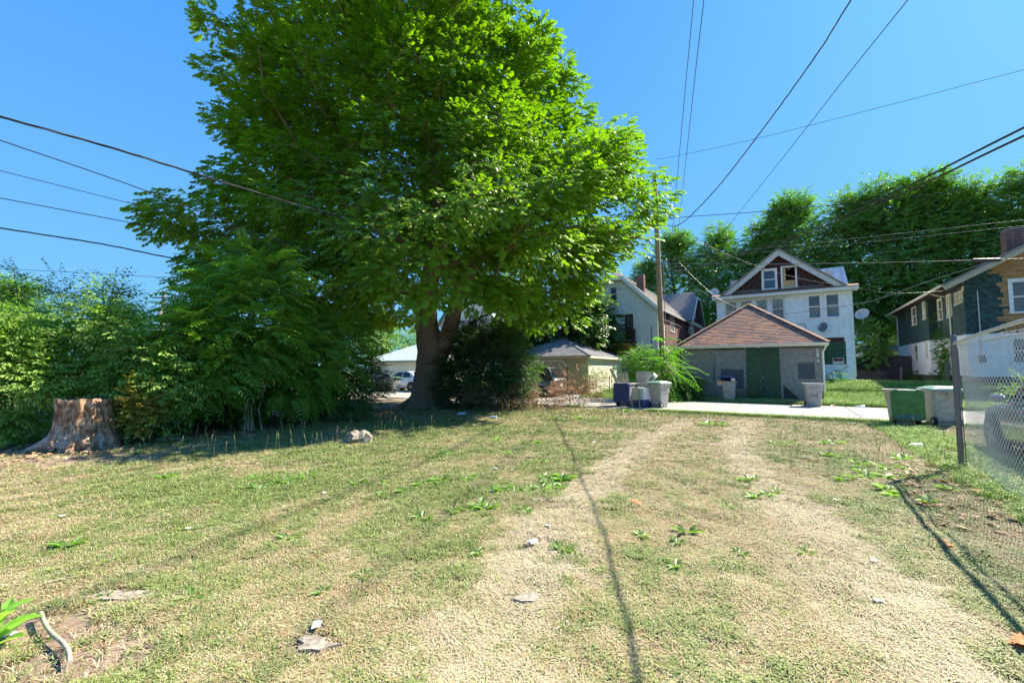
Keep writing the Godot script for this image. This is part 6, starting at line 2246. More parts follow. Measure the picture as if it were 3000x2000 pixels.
func weeds() -> void:
	rng.seed = 707
	var protos := []
	for k in 3:
		var t := thing("broadleaf_weed", "low broadleaf weed rosette growing in the dry lawn", "weed", Vector3.ZERO, 0.0, "broadleaf weeds in the lawn")
		var cols := [Color(0.085, 0.165, 0.03), Color(0.12, 0.215, 0.04), Color(0.15, 0.19, 0.07)]
		var m := leafmat(0.5, Color(0.5, 0.7, 0.2))
		m.vertex_color_use_as_albedo = false
		m.albedo_color = cols[k].linear_to_srgb()
		for i in 17:
			var mb := MB.new()
			var an := i * 2.4 + rf(-0.5, 0.5)
			var up := rf(0.05, 0.9)
			leaf_into(mb, "lance" if k != 1 else "ovate", facing(Vector3(cos(an), up, sin(an)), Vector3.UP, rf(0.05, 0.20)), Vector3(cos(an) * rf(0.0, 0.07), 0.0, sin(an) * 0.01))
			put("leaf", mb.mesh(), m, t)
		protos.append(t)
	var spots := [[845, 1580], [945, 1735], [1070, 1690], [1240, 1520], [1330, 1500], [1365, 1495], [1420, 1492], [1440, 1488], [1545, 1500], [1525, 1490], [1555, 1432], [1590, 1435], [1620, 1430], [1510, 1440], [1470, 1440], [1600, 1355], [1590, 1400], [1640, 1405], [1650, 1408], [1360, 1410], [1260, 1415], [1230, 1420], [1180, 1440], [1100, 1420], [880, 1410], [830, 1415], [800, 1420], [760, 1405], [900, 1395], [720, 1430], [480, 1400], [200, 1600], [330, 1640], [560, 1755], [590, 1745], [540, 1760], [300, 1755], [1880, 1570], [1985, 1590], [2010, 1560], [2110, 1665], [2170, 1625], [2130, 1490], [2195, 1405], [2250, 1450], [2360, 1625], [1400, 1620], [1650, 1615], [1980, 1660], [2460, 1340], [2520, 1360], [2560, 1380], [2600, 1370], [2640, 1340], [2640, 1400], [2540, 1400], [2480, 1400], [2660, 1440], [2420, 1300], [2105, 1245], [1830, 1205], [1700, 1225], [1640, 1230], [1560, 1300], [1480, 1330], [1300, 1330], [1450, 1290], [2300, 1300], [2760, 1430], [2700, 1460], [2720, 1400], [1700, 1190], [1350, 1235]]
	for i in spots.size() * 3:
		var q: Array = spots[i / 3]
		var p := pg(q[0], q[1])
		if i % 3 and p.z > -5.0:
			continue
		if i % 3:
			p += Vector3(rf(-0.3, 0.3), 0, rf(-0.22, 0.22)) * (0.6 + 0.05 * absf(p.z))
		var turn := rf(0, TAU)
		var o: Node3D
		if i < 3:
			o = protos[i]
			o.position = p
			o.rotation.y = turn
		else:
			o = copy(protos[i % 3], p, turn, "", "broadleaf_weed")
		o.scale = Vector3.ONE * rf(0.34, 0.66) * (1.0 + 0.07 * absf(p.z))
	# big leaved weed at the left edge of the near ground
	var bt := thing("dock_weed", "large leaved bright green weed at the bare dirt patch", "weed", pg(-10, 1890))
	var bm := leafmat(0.4, Color(0.7, 0.9, 0.3))
	bm.vertex_color_use_as_albedo = false
	bm.albedo_color = lin(0.16, 0.36, 0.04)
	for i in 11:
		var mb := MB.new()
		var an := i * 2.4
		leaf_into(mb, "ovate", facing(Vector3(cos(an), rf(0.3, 1.2), sin(an)), Vector3.UP, rf(0.12, 0.20)), Vector3(0, 0.016 * i, 0))
		put("leaf", mb.mesh(), bm, bt)
	var ms := MB.new()
	ms.tube([Vector3(0, -0.03, 0), Vector3(0, 0.24, 0)], [0.008, 0.004], 5)
	put("stem", ms.mesh(), M.stem, bt)

# ---------------------------------------------------------------- poles, wires, fence
func spline(pts: Array, n: int) -> Array:
	var o := []
	for i in pts.size() - 1:
		var p0: Vector3 = pts[maxi(i - 1, 0)]
		var p1: Vector3 = pts[i]
		var p2: Vector3 = pts[i + 1]
		var p3: Vector3 = pts[mini(i + 2, pts.size() - 1)]
		for k in n:
			o.append(p1.cubic_interpolate(p2, p0, p3, float(k) / n))
	o.append(pts[-1])
	return o
func wire(label: String, a: Vector3, b: Vector3, pxs: Array, r: float, m: Material, strands := 1, tail := 0.0, group := "") -> void:
	var nrm := Vector3(b.z - a.z, 0, a.x - b.x)
	var pts := []
	for q in pxs:
		var d := ray(q[0], q[1])
		pts.append(EYE + d * ((a - EYE).dot(nrm) / d.dot(nrm)))
	if tail > 0.0:
		var d: Vector3 = (pts[-1] - pts[-2]).normalized()
		pts.append(pts[-1] + d * tail)
	var mid: Vector3 = pts[0]
	var t := thing("overhead_wire", label, "wire", mid, 0.0, group)
	var c := spline(pts, 10)
	for s in strands:
		var p := []
		var run := 0.0
		var fine := []
		if strands > 1:
			for i in c.size() - 1:
				var k := maxi(2, int(c[i].distance_to(c[i + 1]) / 0.16))
				for j in k:
					fine.append(c[i].lerp(c[i + 1], float(j) / k))
		else:
			fine = c
		for i in fine.size():
			var off := Vector3.ZERO
			if strands > 1:
				if i > 0:
					run += fine[i].distance_to(fine[i - 1])
				var dir: Vector3 = (fine[mini(i + 1, fine.size() - 1)] - fine[maxi(i - 1, 0)]).normalized()
				var x := dir.cross(Vector3.UP).normalized()
				var y := x.cross(dir)
				var an := TAU * (run / 1.5 + float(s) / strands)
				off = (x * cos(an) + y * sin(an)) * r * 0.9
			p.append(fine[i] - mid + off)
		var mb := MB.new()
		mb.tube(p, [r if strands == 1 else r * 0.72], 5)
		put("strand" if strands > 1 else "conductor", mb.mesh(), m if s != 1 else M.wire_grey, t)
func poles_and_wires() -> void:
	rng.seed = 808
	var foot := G(-5.5, 23.6)
	var t := thing("utility_pole", "tall brown wooden utility pole beside the boarded garage", "utility pole", foot)
	var top := Vector3(-0.22, 12.3, -0.15)
	var mb := MB.new()
	var pts := []
	var rr := []
	for i in 14:
		pts.append(Vector3(0, -0.3, 0).lerp(top, i / 13.0))
		rr.append(lerpf(0.16, 0.11, i / 13.0))
	mb.tube(pts, rr, 20)
	put("shaft", mb.mesh(), M.pole, t)
	mb = MB.new()
	mb.tube([Vector3(0.16, 0.2, 0.1), Vector3(0.06, 7.0, 0.1)], [0.02], 5)
	put("ground_wire_cover", mb.mesh(), M.pole_grey, t)
	for y in [7.0, 7.35, 9.3, 9.6, 12.0]:
		mb = MB.new()
		mb.tube([Vector3(-0.3, y, 0.1), Vector3(0.25, y, 0.12)], [0.02], 6)
		put("bracket", mb.mesh(), M.galv_dull, t)
		mb = MB.new()
		mb.lathe([Vector2(0.03, 0), Vector2(0.055, 0.04), Vector2(0.035, 0.08), Vector2(0.05, 0.12), Vector2(0.02, 0.15)], Transform3D(Basis.IDENTITY, Vector3(0.22, y, 0.12)), 10)
		put("insulator", mb.mesh(), M.dish, t)
	var fp := pd(478, 865, 44.0)
	var f := thing("utility_pole", "distant pale utility pole with a transformer, seen over the hedge", "utility pole", Vector3(fp.x, 0.3, fp.z))
	mb = MB.new()
	mb.tube([Vector3(0, -0.4, 0), Vector3(0, fp.y + 0.2, 0)], [0.2, 0.14], 12)
	put("shaft", mb.mesh(), M.pole_grey, f)
	mb = MB.new()
	mb.lathe([Vector2(0.05, 0), Vector2(0.28, 0.02), Vector2(0.28, 0.85), Vector2(0.2, 0.95), Vector2(0.05, 0.97)], Transform3D(Basis.IDENTITY, Vector3(0.1, fp.y - 2.6, 0.35)), 14)
	put("transformer", mb.mesh(), M.dish, f)
	one("crossarm", f, M.pole_grey, Vector3(-1.1, fp.y - 0.6, -0.08), Vector3(1.1, fp.y - 0.48, 0.08))
	# wires: each lies in the upright plane between two places
	var P := foot
	var E := G(30.0, 23.6)
	var Wt := G(-60.0, 23.6)
	wire("thick twisted cable climbing from the pole over the lot", P, Vector3(9.4, 0, -12), [[1942, 652], [1990, 658], [2092, 561], [2232, 383], [2398, 153], [2495, -2]], 0.014, M.wire, 3, 6.0)
	wire("thin wire crossing the sky above the white house, steepest of all", Vector3(24.0, 0, -56.0), Vector3(12.8, 0, -14.0), [[2120, 680], [2300, 455], [2480, 225], [2662, -2]], 0.016, M.wire, 1, 8.0)
	wire("one of two thin wires rising side by side past the pole", Vector3(20.0, 0, -57.0), Vector3(5.9, 0, -14.0), [[1969, 690], [1990, 460], [2012, 220], [2033, -2]], 0.012, M.wire, 1, 8.0, "pair of thin wires past the pole")
	wire("one of two thin wires rising side by side past the pole", Vector3(21.5, 0, -57.0), Vector3(6.2, 0, -14.0), [[1986, 690], [2012, 450], [2037, 220], [2063, -2]], 0.013, M.wire, 1, 8.0, "pair of thin wires past the pole")
	wire("thin high wire from the pole top across the sky", P, E, [[1920, 466], [1975, 458], [2200, 410], [2550, 322], [3002, 204]], 0.009, M.wire, 1, 6.0)
	wire("black cable just under the thick twisted cable's foot", P, E, [[1930, 650], [1990, 637], [2300, 614], [2700, 572], [3002, 528]], 0.016, M.wire, 1, 6.0)
	wire("upper one of two dark wires rising from the white house gable", P, Vector3(3.69, 0, -3.13), [[1945, 800], [1990, 792], [2238, 720], [2552, 595], [3002, 373]], 0.009, M.wire, 1, 3.0)
	wire("lower one of two dark wires rising from the white house gable", P + Vector3(-0.09, 0, 0.04), Vector3(3.63, 0, -3.10), [[1945, 806], [1990, 799], [2238, 728], [2552, 608], [3002, 397]], 0.009, M.wire, 1, 3.0)
	wire("pale cable above the gable, running to the brick chimney", P, E, [[1925, 770], [1990, 753], [2100, 742], [2450, 704], [3002, 644]], 0.011, M.wire_grey, 1, 6.0)
	wire("thin pale cable below the one that runs to the chimney", P, E, [[1935, 772], [2060, 755], [2450, 718], [3002, 661]], 0.008, M.wire_grey, 1, 6.0)
	wire("level pale messenger cable crossing in front of the gable windows", P, E, [[1930, 772], [2200, 774], [2560, 769], [2850, 762], [3002, 757]], 0.013, M.wire_grey, 1, 6.0)
	wire("sagging dark cable that dips across the brown garage roof", P, G(30.0, 24.4), [[1990, 768], [2060, 838], [2130, 888], [2220, 916], [2300, 920], [2420, 903], [2560, 880], [2720, 824], [2880, 772], [3002, 716]], 0.012, M.wire_grey, 1, 4.0)
	wire("pale drop wire from the pole to the green house", P, G(9.0, 34.8), [[1950, 680], [2030, 700], [2180, 765], [2330, 812], [2480, 838], [2620, 858], [2760, 852], [2852, 838]], 0.010, M.wire_grey)
	wire("drop wire from the pole to the white house eave", P, G(-4.3, 35.8), [[1975, 770], [2010, 815], [2050, 850], [2085, 872], [2099, 882]], 0.010, M.wire_grey)
	var lab := ["uppermost thick twisted cable entering the maple crown", "cable below the uppermost one, entering the maple crown", "thinnest wire sloping down into the maple crown", "third cable above the hedge, entering the maple crown", "twisted cable nearly level above the hedge", "lowest level wire just above the hedge saplings"]
	var lp := [[[0, 342], [300, 425], [600, 517], [820, 585], [1010, 640]], [[0, 411], [390, 545], [800, 700], [1040, 782]], [[0, 500], [300, 575], [560, 641], [870, 715]], [[0, 580], [430, 661], [665, 706], [900, 745]], [[0, 668], [300, 715], [500, 755], [720, 790]], [[0, 787], [250, 799], [480, 812], [700, 820]]]
	var ld := [8.0, 8.8, 9.6, 10.5, 11.5, 17.0]
	for i in 6:
		var px: Array = lp[i].duplicate()
		px.push_front([-40, px[0][1] - (px[1][1] - px[0][1]) * 40.0 / (px[1][0] - px[0][0])])
		wire(lab[i], P, Vector3(-1.181 * ld[i], 0, -ld[i]), px, [0.016, 0.012, 0.008, 0.011, 0.014, 0.009][i], M.wire, [3, 1, 1, 1, 3, 1][i])
	for i in 4:
		var y0: float = [842, 858, 872, 880][i]
		wire("alley wire running to the distant pole behind the hedge", Wt, G(-20.0, 23.6), [[100, y0], [300, y0 + 26], [478, y0 + 48]], 0.018, M.wire, 1, 0.0, "alley wires at the distant pole")
	wire("pale wire crossing low behind the maple's forked stem", P, G(-30.0, 23.6), [[1330, 845], [1450, 850], [1570, 854], [1700, 852], [1930, 840]], 0.010, M.wire_grey)
	# splice cases hanging on the messenger
	for q in [[2848, 2935, 763, "long black splice case hanging on the cable before the green house"], [1976, 2008, 786, "short black splice case hanging beside the pole"]]:
		var a := pv(q[0], q[2], 23.6)
		var b := pv(q[1], q[2] - 2, 23.6)
		var s := thing("splice_case", q[3], "cable box", a)
		mb = MB.new()
		mb.tube([Vector3.ZERO, (b - a) * 0.06, (b - a) * 0.94, b - a], [0.03, 0.075, 0.075, 0.03], 10)
		put("case", mb.mesh(), M.wire, s)
		for k in 3:
			mb = MB.new()
			var c := (b - a) * (0.2 + 0.3 * k)
			mb.tube([c, c + Vector3(0, 0.10, 0)], [0.012], 4)
			put("hanger", mb.mesh(), M.galv_dull, s)

func chain_link() -> void:
	rng.seed = 909
	var foot := G(2.28, 9.73)
	var t := thing("chain_link_fence", "galvanised chain link fence with a leaning corner post", "fence", foot, -TURN)
	# local z runs from the post towards the viewer along the lot's edge
	var len := 7.0
	var mb := MB.new()
	mb.tube([Vector3(0, -0.3, 0), Vector3(0.0, 2.06, 0.02)], [0.038], 14)
	mb.lathe([Vector2(0.044, 0), Vector2(0.044, 0.05), Vector2(0.02, 0.075)], Transform3D(Basis.IDENTITY, Vector3(0, 2.05, 0.02)), 14)
	put("post", mb.mesh(), M.galv_dull, t)
	for z in [4.6, 6.9]:
		mb = MB.new()
		mb.tube([Vector3(0, -0.3, z), Vector3(0, 2.05, z)], [0.03], 12)
		put("post", mb.mesh(), M.galv_dull, t)
	mb = MB.new()
	mb.tube([Vector3(0, 1.98, 0.03), Vector3(0, 2.06, 1.2), Vector3(0, 2.11, 2.4), Vector3(0, 2.12, len)], [0.022], 12)
	put("top_rail", mb.mesh(), M.galv, t)
	mb = MB.new()
	mb.tube([Vector3(0.03, 1.95, 0.05), Vector3(0.03, 1.97, 1.2), Vector3(0.03, 1.97, len)], [0.010], 8)
	put("tension_wire", mb.mesh(), M.galv, t)
	for y in [0.35, 0.95, 1.5, 1.9]:
		mb = MB.new()
		mb.lathe([Vector2(0.042, 0), Vector2(0.046, 0.005), Vector2(0.046, 0.02), Vector2(0.042, 0.025)], Transform3D(Basis.IDENTITY, Vector3(0, y, 0.01)), 12, false, false)
		put("band", mb.mesh(), M.galv_dull, t)
	mb = MB.new()
	mb.tube([Vector3(0.035, 0.05, 0.09), Vector3(0.03, 1.9, 0.07)], [0.008], 6)
	put("tension_bar", mb.mesh(), M.galv_dull, t)
	# woven wires: each zigzags from top to bottom and hooks its neighbours
	var half := 0.043
	var n := int((len - 0.1) / half)
	for i in n:
		var z0 := 0.08 + i * half
		var p := []
		var y := 0.02
		var k := 0
		var top := 1.985 + rf(-0.01, 0.05)
		while y < top:
			var side := 1.0 if (k + i) % 2 == 0 else -1.0
			var slump := 0.06 * sin(z0 * 1.3) * (1.0 - y / 2.0) + 0.10 * pow(y / 2.0, 2.0) * exp(-z0 * 0.5)
			p.append(Vector3(0.030 + 0.006 * side + 0.03 * sin(z0 * 2.2 + y * 1.7), y, z0 + side * half * 0.52 + slump))
			y += 0.045
			k += 1
		# barbed twist at the top
		p.append(p[-1] + Vector3(0.0, 0.035, rf(-0.02, 0.03)))
		p.append(p[-1] + Vector3(0.01, -0.004, 0.02))
		mb = MB.new()
		mb.tube(p, [0.0036], 4, false)
		put("link_wire", mb.mesh(), M.galv, t)

# ---------------------------------------------------------------- vehicles
func car_side(cabin: Array, hb: float, hr: float, s: float, fx: float, k: float) -> Vector3:
	var x0 := lerpf(cabin[0], cabin[2], k)
	var x1 := lerpf(cabin[1], cabin[3], k)
	return Vector3(lerpf(x0 + 0.14, x1 - 0.14, fx), lerpf(cabin[4], cabin[5], sin(k * PI * 0.5)), s * (lerpf(hb, hr, k) + 0.03))
func car(label: String, cat: String, at: Vector3, turn: float, paint: Material, len: float, wid: float, prof_body: Array, cabin: Array) -> Node3D:
	# local +x is the front; prof_body: [x, bottom, shoulder, half width]; cabin: belt x0,x1, roof x0,x1, belt y, roof y
	var t := thing("parked_car", label, cat, at, turn)
	var rings := []
	for q in prof_body:
		var w: float = q[3]
		var yb: float = q[1]
		var ys: float = q[2]
		var h := ys - yb
		var r := PackedVector3Array()
		for k in [[-0.90, 0.0], [-0.985, 0.14], [-1.0, 0.45], [-0.99, 0.70], [-0.955, 0.90], [-0.84, 1.0], [-0.4, 1.035], [0.0, 1.045], [0.4, 1.035], [0.84, 1.0], [0.955, 0.90], [0.99, 0.70], [1.0, 0.45], [0.985, 0.14], [0.90, 0.0]]:
			r.append(Vector3(q[0], yb + h * k[1], w * k[0]))
		rings.append(r)
	var mb := MB.new()
	mb.loft(rings, true, true, true)
	put("body", mb.mesh(), paint, t)
	var bx0: float = cabin[0]
	var bx1: float = cabin[1]
	var rx0: float = cabin[2]
	var rx1: float = cabin[3]
	var by: float = cabin[4]
	var ry: float = cabin[5]
	var hb := wid * 0.46
	var hr := wid * 0.36
	var cr := []
	for k in [0.0, 0.25, 0.5, 0.75, 0.92, 1.0]:
		var bow := sin(k * PI * 0.5) if k < 0.99 else 1.0
		var y := lerpf(by, ry, bow)
		var x0 := lerpf(bx0, rx0, k)
		var x1 := lerpf(bx1, rx1, k)
		var hw := lerpf(hb, hr, k)
		var r := PackedVector3Array()
		var ro := 0.16
		for p in [[x1 - ro, hw], [x1, hw - ro], [x1, 0.0], [x1, -hw + ro], [x1 - ro, -hw], [(x0 + x1) * 0.5, -hw - 0.02], [x0 + ro, -hw], [x0, -hw + ro], [x0, 0.0], [x0, hw - ro], [x0 + ro, hw], [(x0 + x1) * 0.5, hw + 0.02]]:
			r.append(Vector3(p[0], y + (0.03 if k == 1.0 else 0.0), p[1]))
		cr.append(r)
	mb = MB.new()
	mb.loft(cr, false, true, true)
	put("cabin", mb.mesh(), paint, t)
	# glazing a little proud of the cabin
	for s in [-1.0, 1.0]:
		for q in [[0.10, 0.50], [0.54, 0.97]]:
			mb = MB.new()
			var cols := 6
			for i in cols:
				var k0 := 0.10 + 0.72 * i / cols
				var k1 := 0.10 + 0.72 * (i + 1) / cols
				var a: Vector3 = car_side(cabin, hb, hr, s, q[0], k0)
				var b: Vector3 = car_side(cabin, hb, hr, s, q[1], k0)
				var c: Vector3 = car_side(cabin, hb, hr, s, q[1], k1)
				var d: Vector3 = car_side(cabin, hb, hr, s, q[0], k1)
				if s > 0: mb.quad(a, b, c, d)
				else: mb.quad(b, a, d, c)
			put("side_window", mb.mesh(), M.car_glass, t)
	for e in 2:
		mb = MB.new()
		for i in 6:
			var k0 := 0.06 + 0.80 * i / 6.0
			var k1 := 0.06 + 0.80 * (i + 1) / 6.0
			var x0 := (lerpf(bx1, rx1, k0) if e == 0 else lerpf(bx0, rx0, k0))
			var x1 := (lerpf(bx1, rx1, k1) if e == 0 else lerpf(bx0, rx0, k1))
			var o := 0.015 if e == 0 else -0.015
			var w0 := lerpf(hb, hr, k0) - 0.15
			var w1 := lerpf(hb, hr, k1) - 0.15
			var y0 := lerpf(by, ry, sin(k0 * PI * 0.5))
			var y1 := lerpf(by, ry, sin(k1 * PI * 0.5))
			if e == 0:
				mb.quad(Vector3(x0 + o, y0, w0), Vector3(x0 + o, y0, -w0), Vector3(x1 + o, y1, -w1), Vector3(x1 + o, y1, w1))
			else:
				mb.quad(Vector3(x0 + o, y0, -w0), Vector3(x0 + o, y0, w0), Vector3(x1 + o, y1, w1), Vector3(x1 + o, y1, -w1))
		put("windshield" if e == 0 else "rear_window", mb.mesh(), M.car_glass, t)
	var hw2 := wid * 0.5
	for s in [-1.0, 1.0]:
		for x in [len * 0.31, -len * 0.29]:
			var xf := Transform3D(Basis(Vector3.RIGHT, PI / 2 * s), Vector3(x, 0.33, s * (hw2 - 0.2)))
			mb = MB.new()
			mb.lathe([Vector2(0.40, 0.10), Vector2(0.40, 0.207), Vector2(0.30, 0.209)], xf, 24, false, false)
			put("wheel_arch", mb.mesh(), M.rubber, t)
			var w := part("wheel", t)
			mb = MB.new()
			mb.lathe([Vector2(0.2, 0.0), Vector2(0.31, 0.0), Vector2(0.335, 0.03), Vector2(0.335, 0.19), Vector2(0.31, 0.222), Vector2(0.22, 0.222)], xf, 24)
			put("tyre", mb.mesh(), M.rubber, w)
			mb = MB.new()
			mb.lathe([Vector2(0.225, 0.222), Vector2(0.21, 0.205), Vector2(0.06, 0.215), Vector2(0.05, 0.228), Vector2(0.005, 0.23)], xf, 20, false, false)
			for k in 5:
				var an := TAU * k / 5.0
				mb.box(xf * Vector3(cos(an) * 0.13, 0.222, sin(an) * 0.13), Vector3(0.17, 0.02, 0.045), xf.basis * Basis(Vector3.UP, -an))
			put("rim", mb.mesh(), M.steel, w)
		mb = MB.new()
		mb.cbox(Vector3(bx1 - 0.28, by + 0.10, s * (hw2 + 0.09)), Vector3(0.12, 0.14, 0.2), 0.03)
		put("mirror", mb.mesh(), paint, t)
		mb = MB.new()
		mb.cbox(Vector3(len * 0.5 - 0.16, 0.66, s * (hw2 - 0.30)), Vector3(0.16, 0.13, 0.34), 0.03, Basis(Vector3.UP, s * -0.35))
		put("headlight", mb.mesh(), M.lens_clear, t)
		mb = MB.new()
		mb.cbox(Vector3(-len * 0.5 + 0.09, 0.82, s * (hw2 - 0.2)), Vector3(0.12, 0.2, 0.26), 0.03)
		put("tail_light", mb.mesh(), M.lens_red, t)
		for x in [len * 0.02, -len * 0.20]:
			mb = MB.new()
			mb.cbox(Vector3(x, by - 0.16, s * (hw2 + 0.005)), Vector3(0.16, 0.03, 0.03), 0.008)
			put("door_handle", mb.mesh(), paint, t)
			mb = MB.new()
			mb.box(Vector3(x + 0.14 - 0.3, 0.62, s * (hw2 - 0.004)), Vector3(0.008, 0.55, 0.012))
			put("door_seam", mb.mesh(), M.rubber, t)
	mb = MB.new()
	mb.cbox(Vector3(len * 0.5 - 0.03, 0.36, 0), Vector3(0.14, 0.16, wid * 0.82), 0.04)
	put("front_bumper", mb.mesh(), M.rubber, t)
	mb = MB.new()
	mb.cbox(Vector3(-len * 0.5 + 0.03, 0.42, 0), Vector3(0.14, 0.18, wid * 0.86), 0.04)
	put("rear_bumper", mb.mesh(), M.rubber, t)
	mb = MB.new()
	mb.box(Vector3(-len * 0.5 - 0.012, 0.72, 0), Vector3(0.01, 0.14, 0.32))
	put("number_plate", mb.mesh(), M.paper, t)
	return t
func cars() -> void:
	var sedan := [[-2.30, 0.42, 0.80, 0.72], [-2.22, 0.28, 0.93, 0.83], [-1.9, 0.22, 0.99, 0.89], [-0.9, 0.20, 1.0, 0.91], [0.6, 0.20, 0.97, 0.91], [1.3, 0.20, 0.93, 0.90], [1.95, 0.22, 0.85, 0.86], [2.22, 0.26, 0.72, 0.76], [2.30, 0.36, 0.60, 0.64]]
	var suv := [[-2.30, 0.45, 0.98, 0.76], [-2.24, 0.34, 1.10, 0.87], [-1.9, 0.28, 1.15, 0.92], [0.6, 0.28, 1.13, 0.93], [1.3, 0.28, 1.10, 0.92], [2.0, 0.30, 1.04, 0.88], [2.25, 0.36, 0.92, 0.78], [2.30, 0.45, 0.8, 0.7]]
	car("silver grey sedan parked behind the chain link fence", "car", G(4.22, 10.75, 0.0), TURN * -1.0 + PI / 2, M.car_silver, 4.6, 1.82, sedan, [-1.75, 1.05, -0.95, 0.05, 0.95, 1.44])
	car("white sedan parked across the alley behind the maple", "car", onland(pd(1192, 1130, 33.8)) , PI - TURN, M.car_white, 4.6, 1.82, sedan, [-1.75, 1.05, -0.95, 0.05, 0.95, 1.46])
	car("dark grey hatchback parked before the beige garage door", "car", pd(1545, 1085, 26.6) * Vector3(1, 0, 1), PI - TURN, M.car_dark, 4.6, 1.86, suv, [-2.2, 1.15, -1.75, 0.2, 1.10, 1.70])

# ---------------------------------------------------------------- bins and clutter
func rrect(y: float, hx: float, hz: float, r: float, zo := 0.0) -> PackedVector3Array:
	var o := PackedVector3Array()
	for c in [[1, 1, 0.0], [1, -1, -PI / 2], [-1, -1, -PI], [-1, 1, -PI * 1.5]]:
		for k in 4:
			var an: float = c[2] + PI / 2 - k * PI / 6.0
			o.append(Vector3(c[0] * (hx - r) + cos(an) * r, y, c[1] * (hz - r) + sin(an) * r + zo))
	return o
# a wheeled bin; local +z is its front, the wheels and hinge are at -z. lid 0 shut, 1 hanging open, 2 propped on rubbish, 3 none
func cart(label: String, at: Vector3, turn: float, body: Material, lid_mat: Material, lid: int, group := "") -> Node3D:
	var t := thing("wheeled_bin", label, "trash bin", at, turn, group)
	var mb := MB.new()
	var prof_ := [[0.02, 0.22, 0.24, 0.05], [0.06, 0.235, 0.26, 0.06], [0.62, 0.275, 0.315, 0.07], [0.64, 0.29, 0.335, 0.07], [0.90, 0.305, 0.355, 0.07], [0.93, 0.315, 0.37, 0.07], [0.94, 0.345, 0.40, 0.07], [1.0, 0.350, 0.405, 0.07], [1.01, 0.335, 0.39, 0.06], [0.99, 0.30, 0.355, 0.06], [0.55, 0.265, 0.305, 0.06]]
	var rings := []
	for q in prof_:
		rings.append(rrect(q[0], q[1], q[2], q[3]))
	mb.loft(rings, true, true, true)
	put("body", mb.mesh(), body, t)
	mb = MB.new()
	mb.cbox(Vector3(0, 0.80, 0.355), Vector3(0.38, 0.10, 0.05), 0.015)
	put("front_lip", mb.mesh(), body, t)
	mb = MB.new()
	mb.tube([Vector3(-0.10, 0.50, 0.335), Vector3(0.10, 0.50, 0.335)], [0.014], 6)
	put("lift_bar", mb.mesh(), M.galv_dull, t)
	mb = MB.new()
	mb.span(Vector3(-0.13, 0.40, 0.26), Vector3(-0.10, 0.60, 0.345))
	mb.span(Vector3(0.10, 0.40, 0.26), Vector3(0.13, 0.60, 0.345))
	put("catch_frame", mb.mesh(), body, t)
	mb = MB.new()
	mb.tube([Vector3(-0.30, 0.97, -0.44), Vector3(0.30, 0.97, -0.44)], [0.018], 8)
	for x in [-0.26, 0.0, 0.26]:
		mb.span(Vector3(x - 0.015, 0.86, -0.45), Vector3(x + 0.015, 0.985, -0.37))
	put("handle", mb.mesh(), body, t)
	mb = MB.new()
	mb.tube([Vector3(-0.27, 0.13, -0.28), Vector3(0.27, 0.13, -0.28)], [0.014], 6)
	put("axle", mb.mesh(), M.galv_dull, t)
	for s in [-1.0, 1.0]:
		var w := part("wheel", t)
		var xf := Transform3D(Basis(Vector3.FORWARD, PI / 2 * s), Vector3(s * 0.235, 0.13, -0.28))
		mb = MB.new()
		mb.lathe([Vector2(0.05, 0.0), Vector2(0.12, 0.0), Vector2(0.132, 0.015), Vector2(0.132, 0.05), Vector2(0.12, 0.065), Vector2(0.05, 0.065)], xf, 18)
		put("tyre", mb.mesh(), M.rubber, w)
		mb = MB.new()
		mb.lathe([Vector2(0.07, 0.066), Vector2(0.05, 0.072), Vector2(0.005, 0.07)], xf, 12, false, false)
		put("hub", mb.mesh(), M.cart_grey, w)
	if lid < 3:
		var l := part("lid", t)
		l.position = Vector3(0, 1.02, -0.40)
		var m2 := MB.new()
		# lid in its own frame: hinge at the origin, lying towards +z
		m2.loft([rrect(-0.03, 0.36, 0.41, 0.06, 0.40), rrect(0.015, 0.365, 0.415, 0.07, 0.40), rrect(0.04, 0.34, 0.39, 0.07, 0.40), rrect(0.055, 0.26, 0.31, 0.06, 0.40), rrect(0.09, 0.22, 0.26, 0.06, 0.40)], true, true, false)
		put("panel", m2.mesh(), lid_mat, l)
		for x in [-0.25, 0.25]:
			var h := MB.new()
			h.tube([Vector3(x - 0.05, 0, -0.03), Vector3(x + 0.05, 0, -0.03)], [0.02], 6)
			put("hinge", h.mesh(), body, l)
		if lid == 1:
			l.rotation.x = 1.60
			l.position = Vector3(0, 0.99, -0.50)
		elif lid == 2:
			l.rotation.x = -0.20
			l.position.y = 1.06
	return t
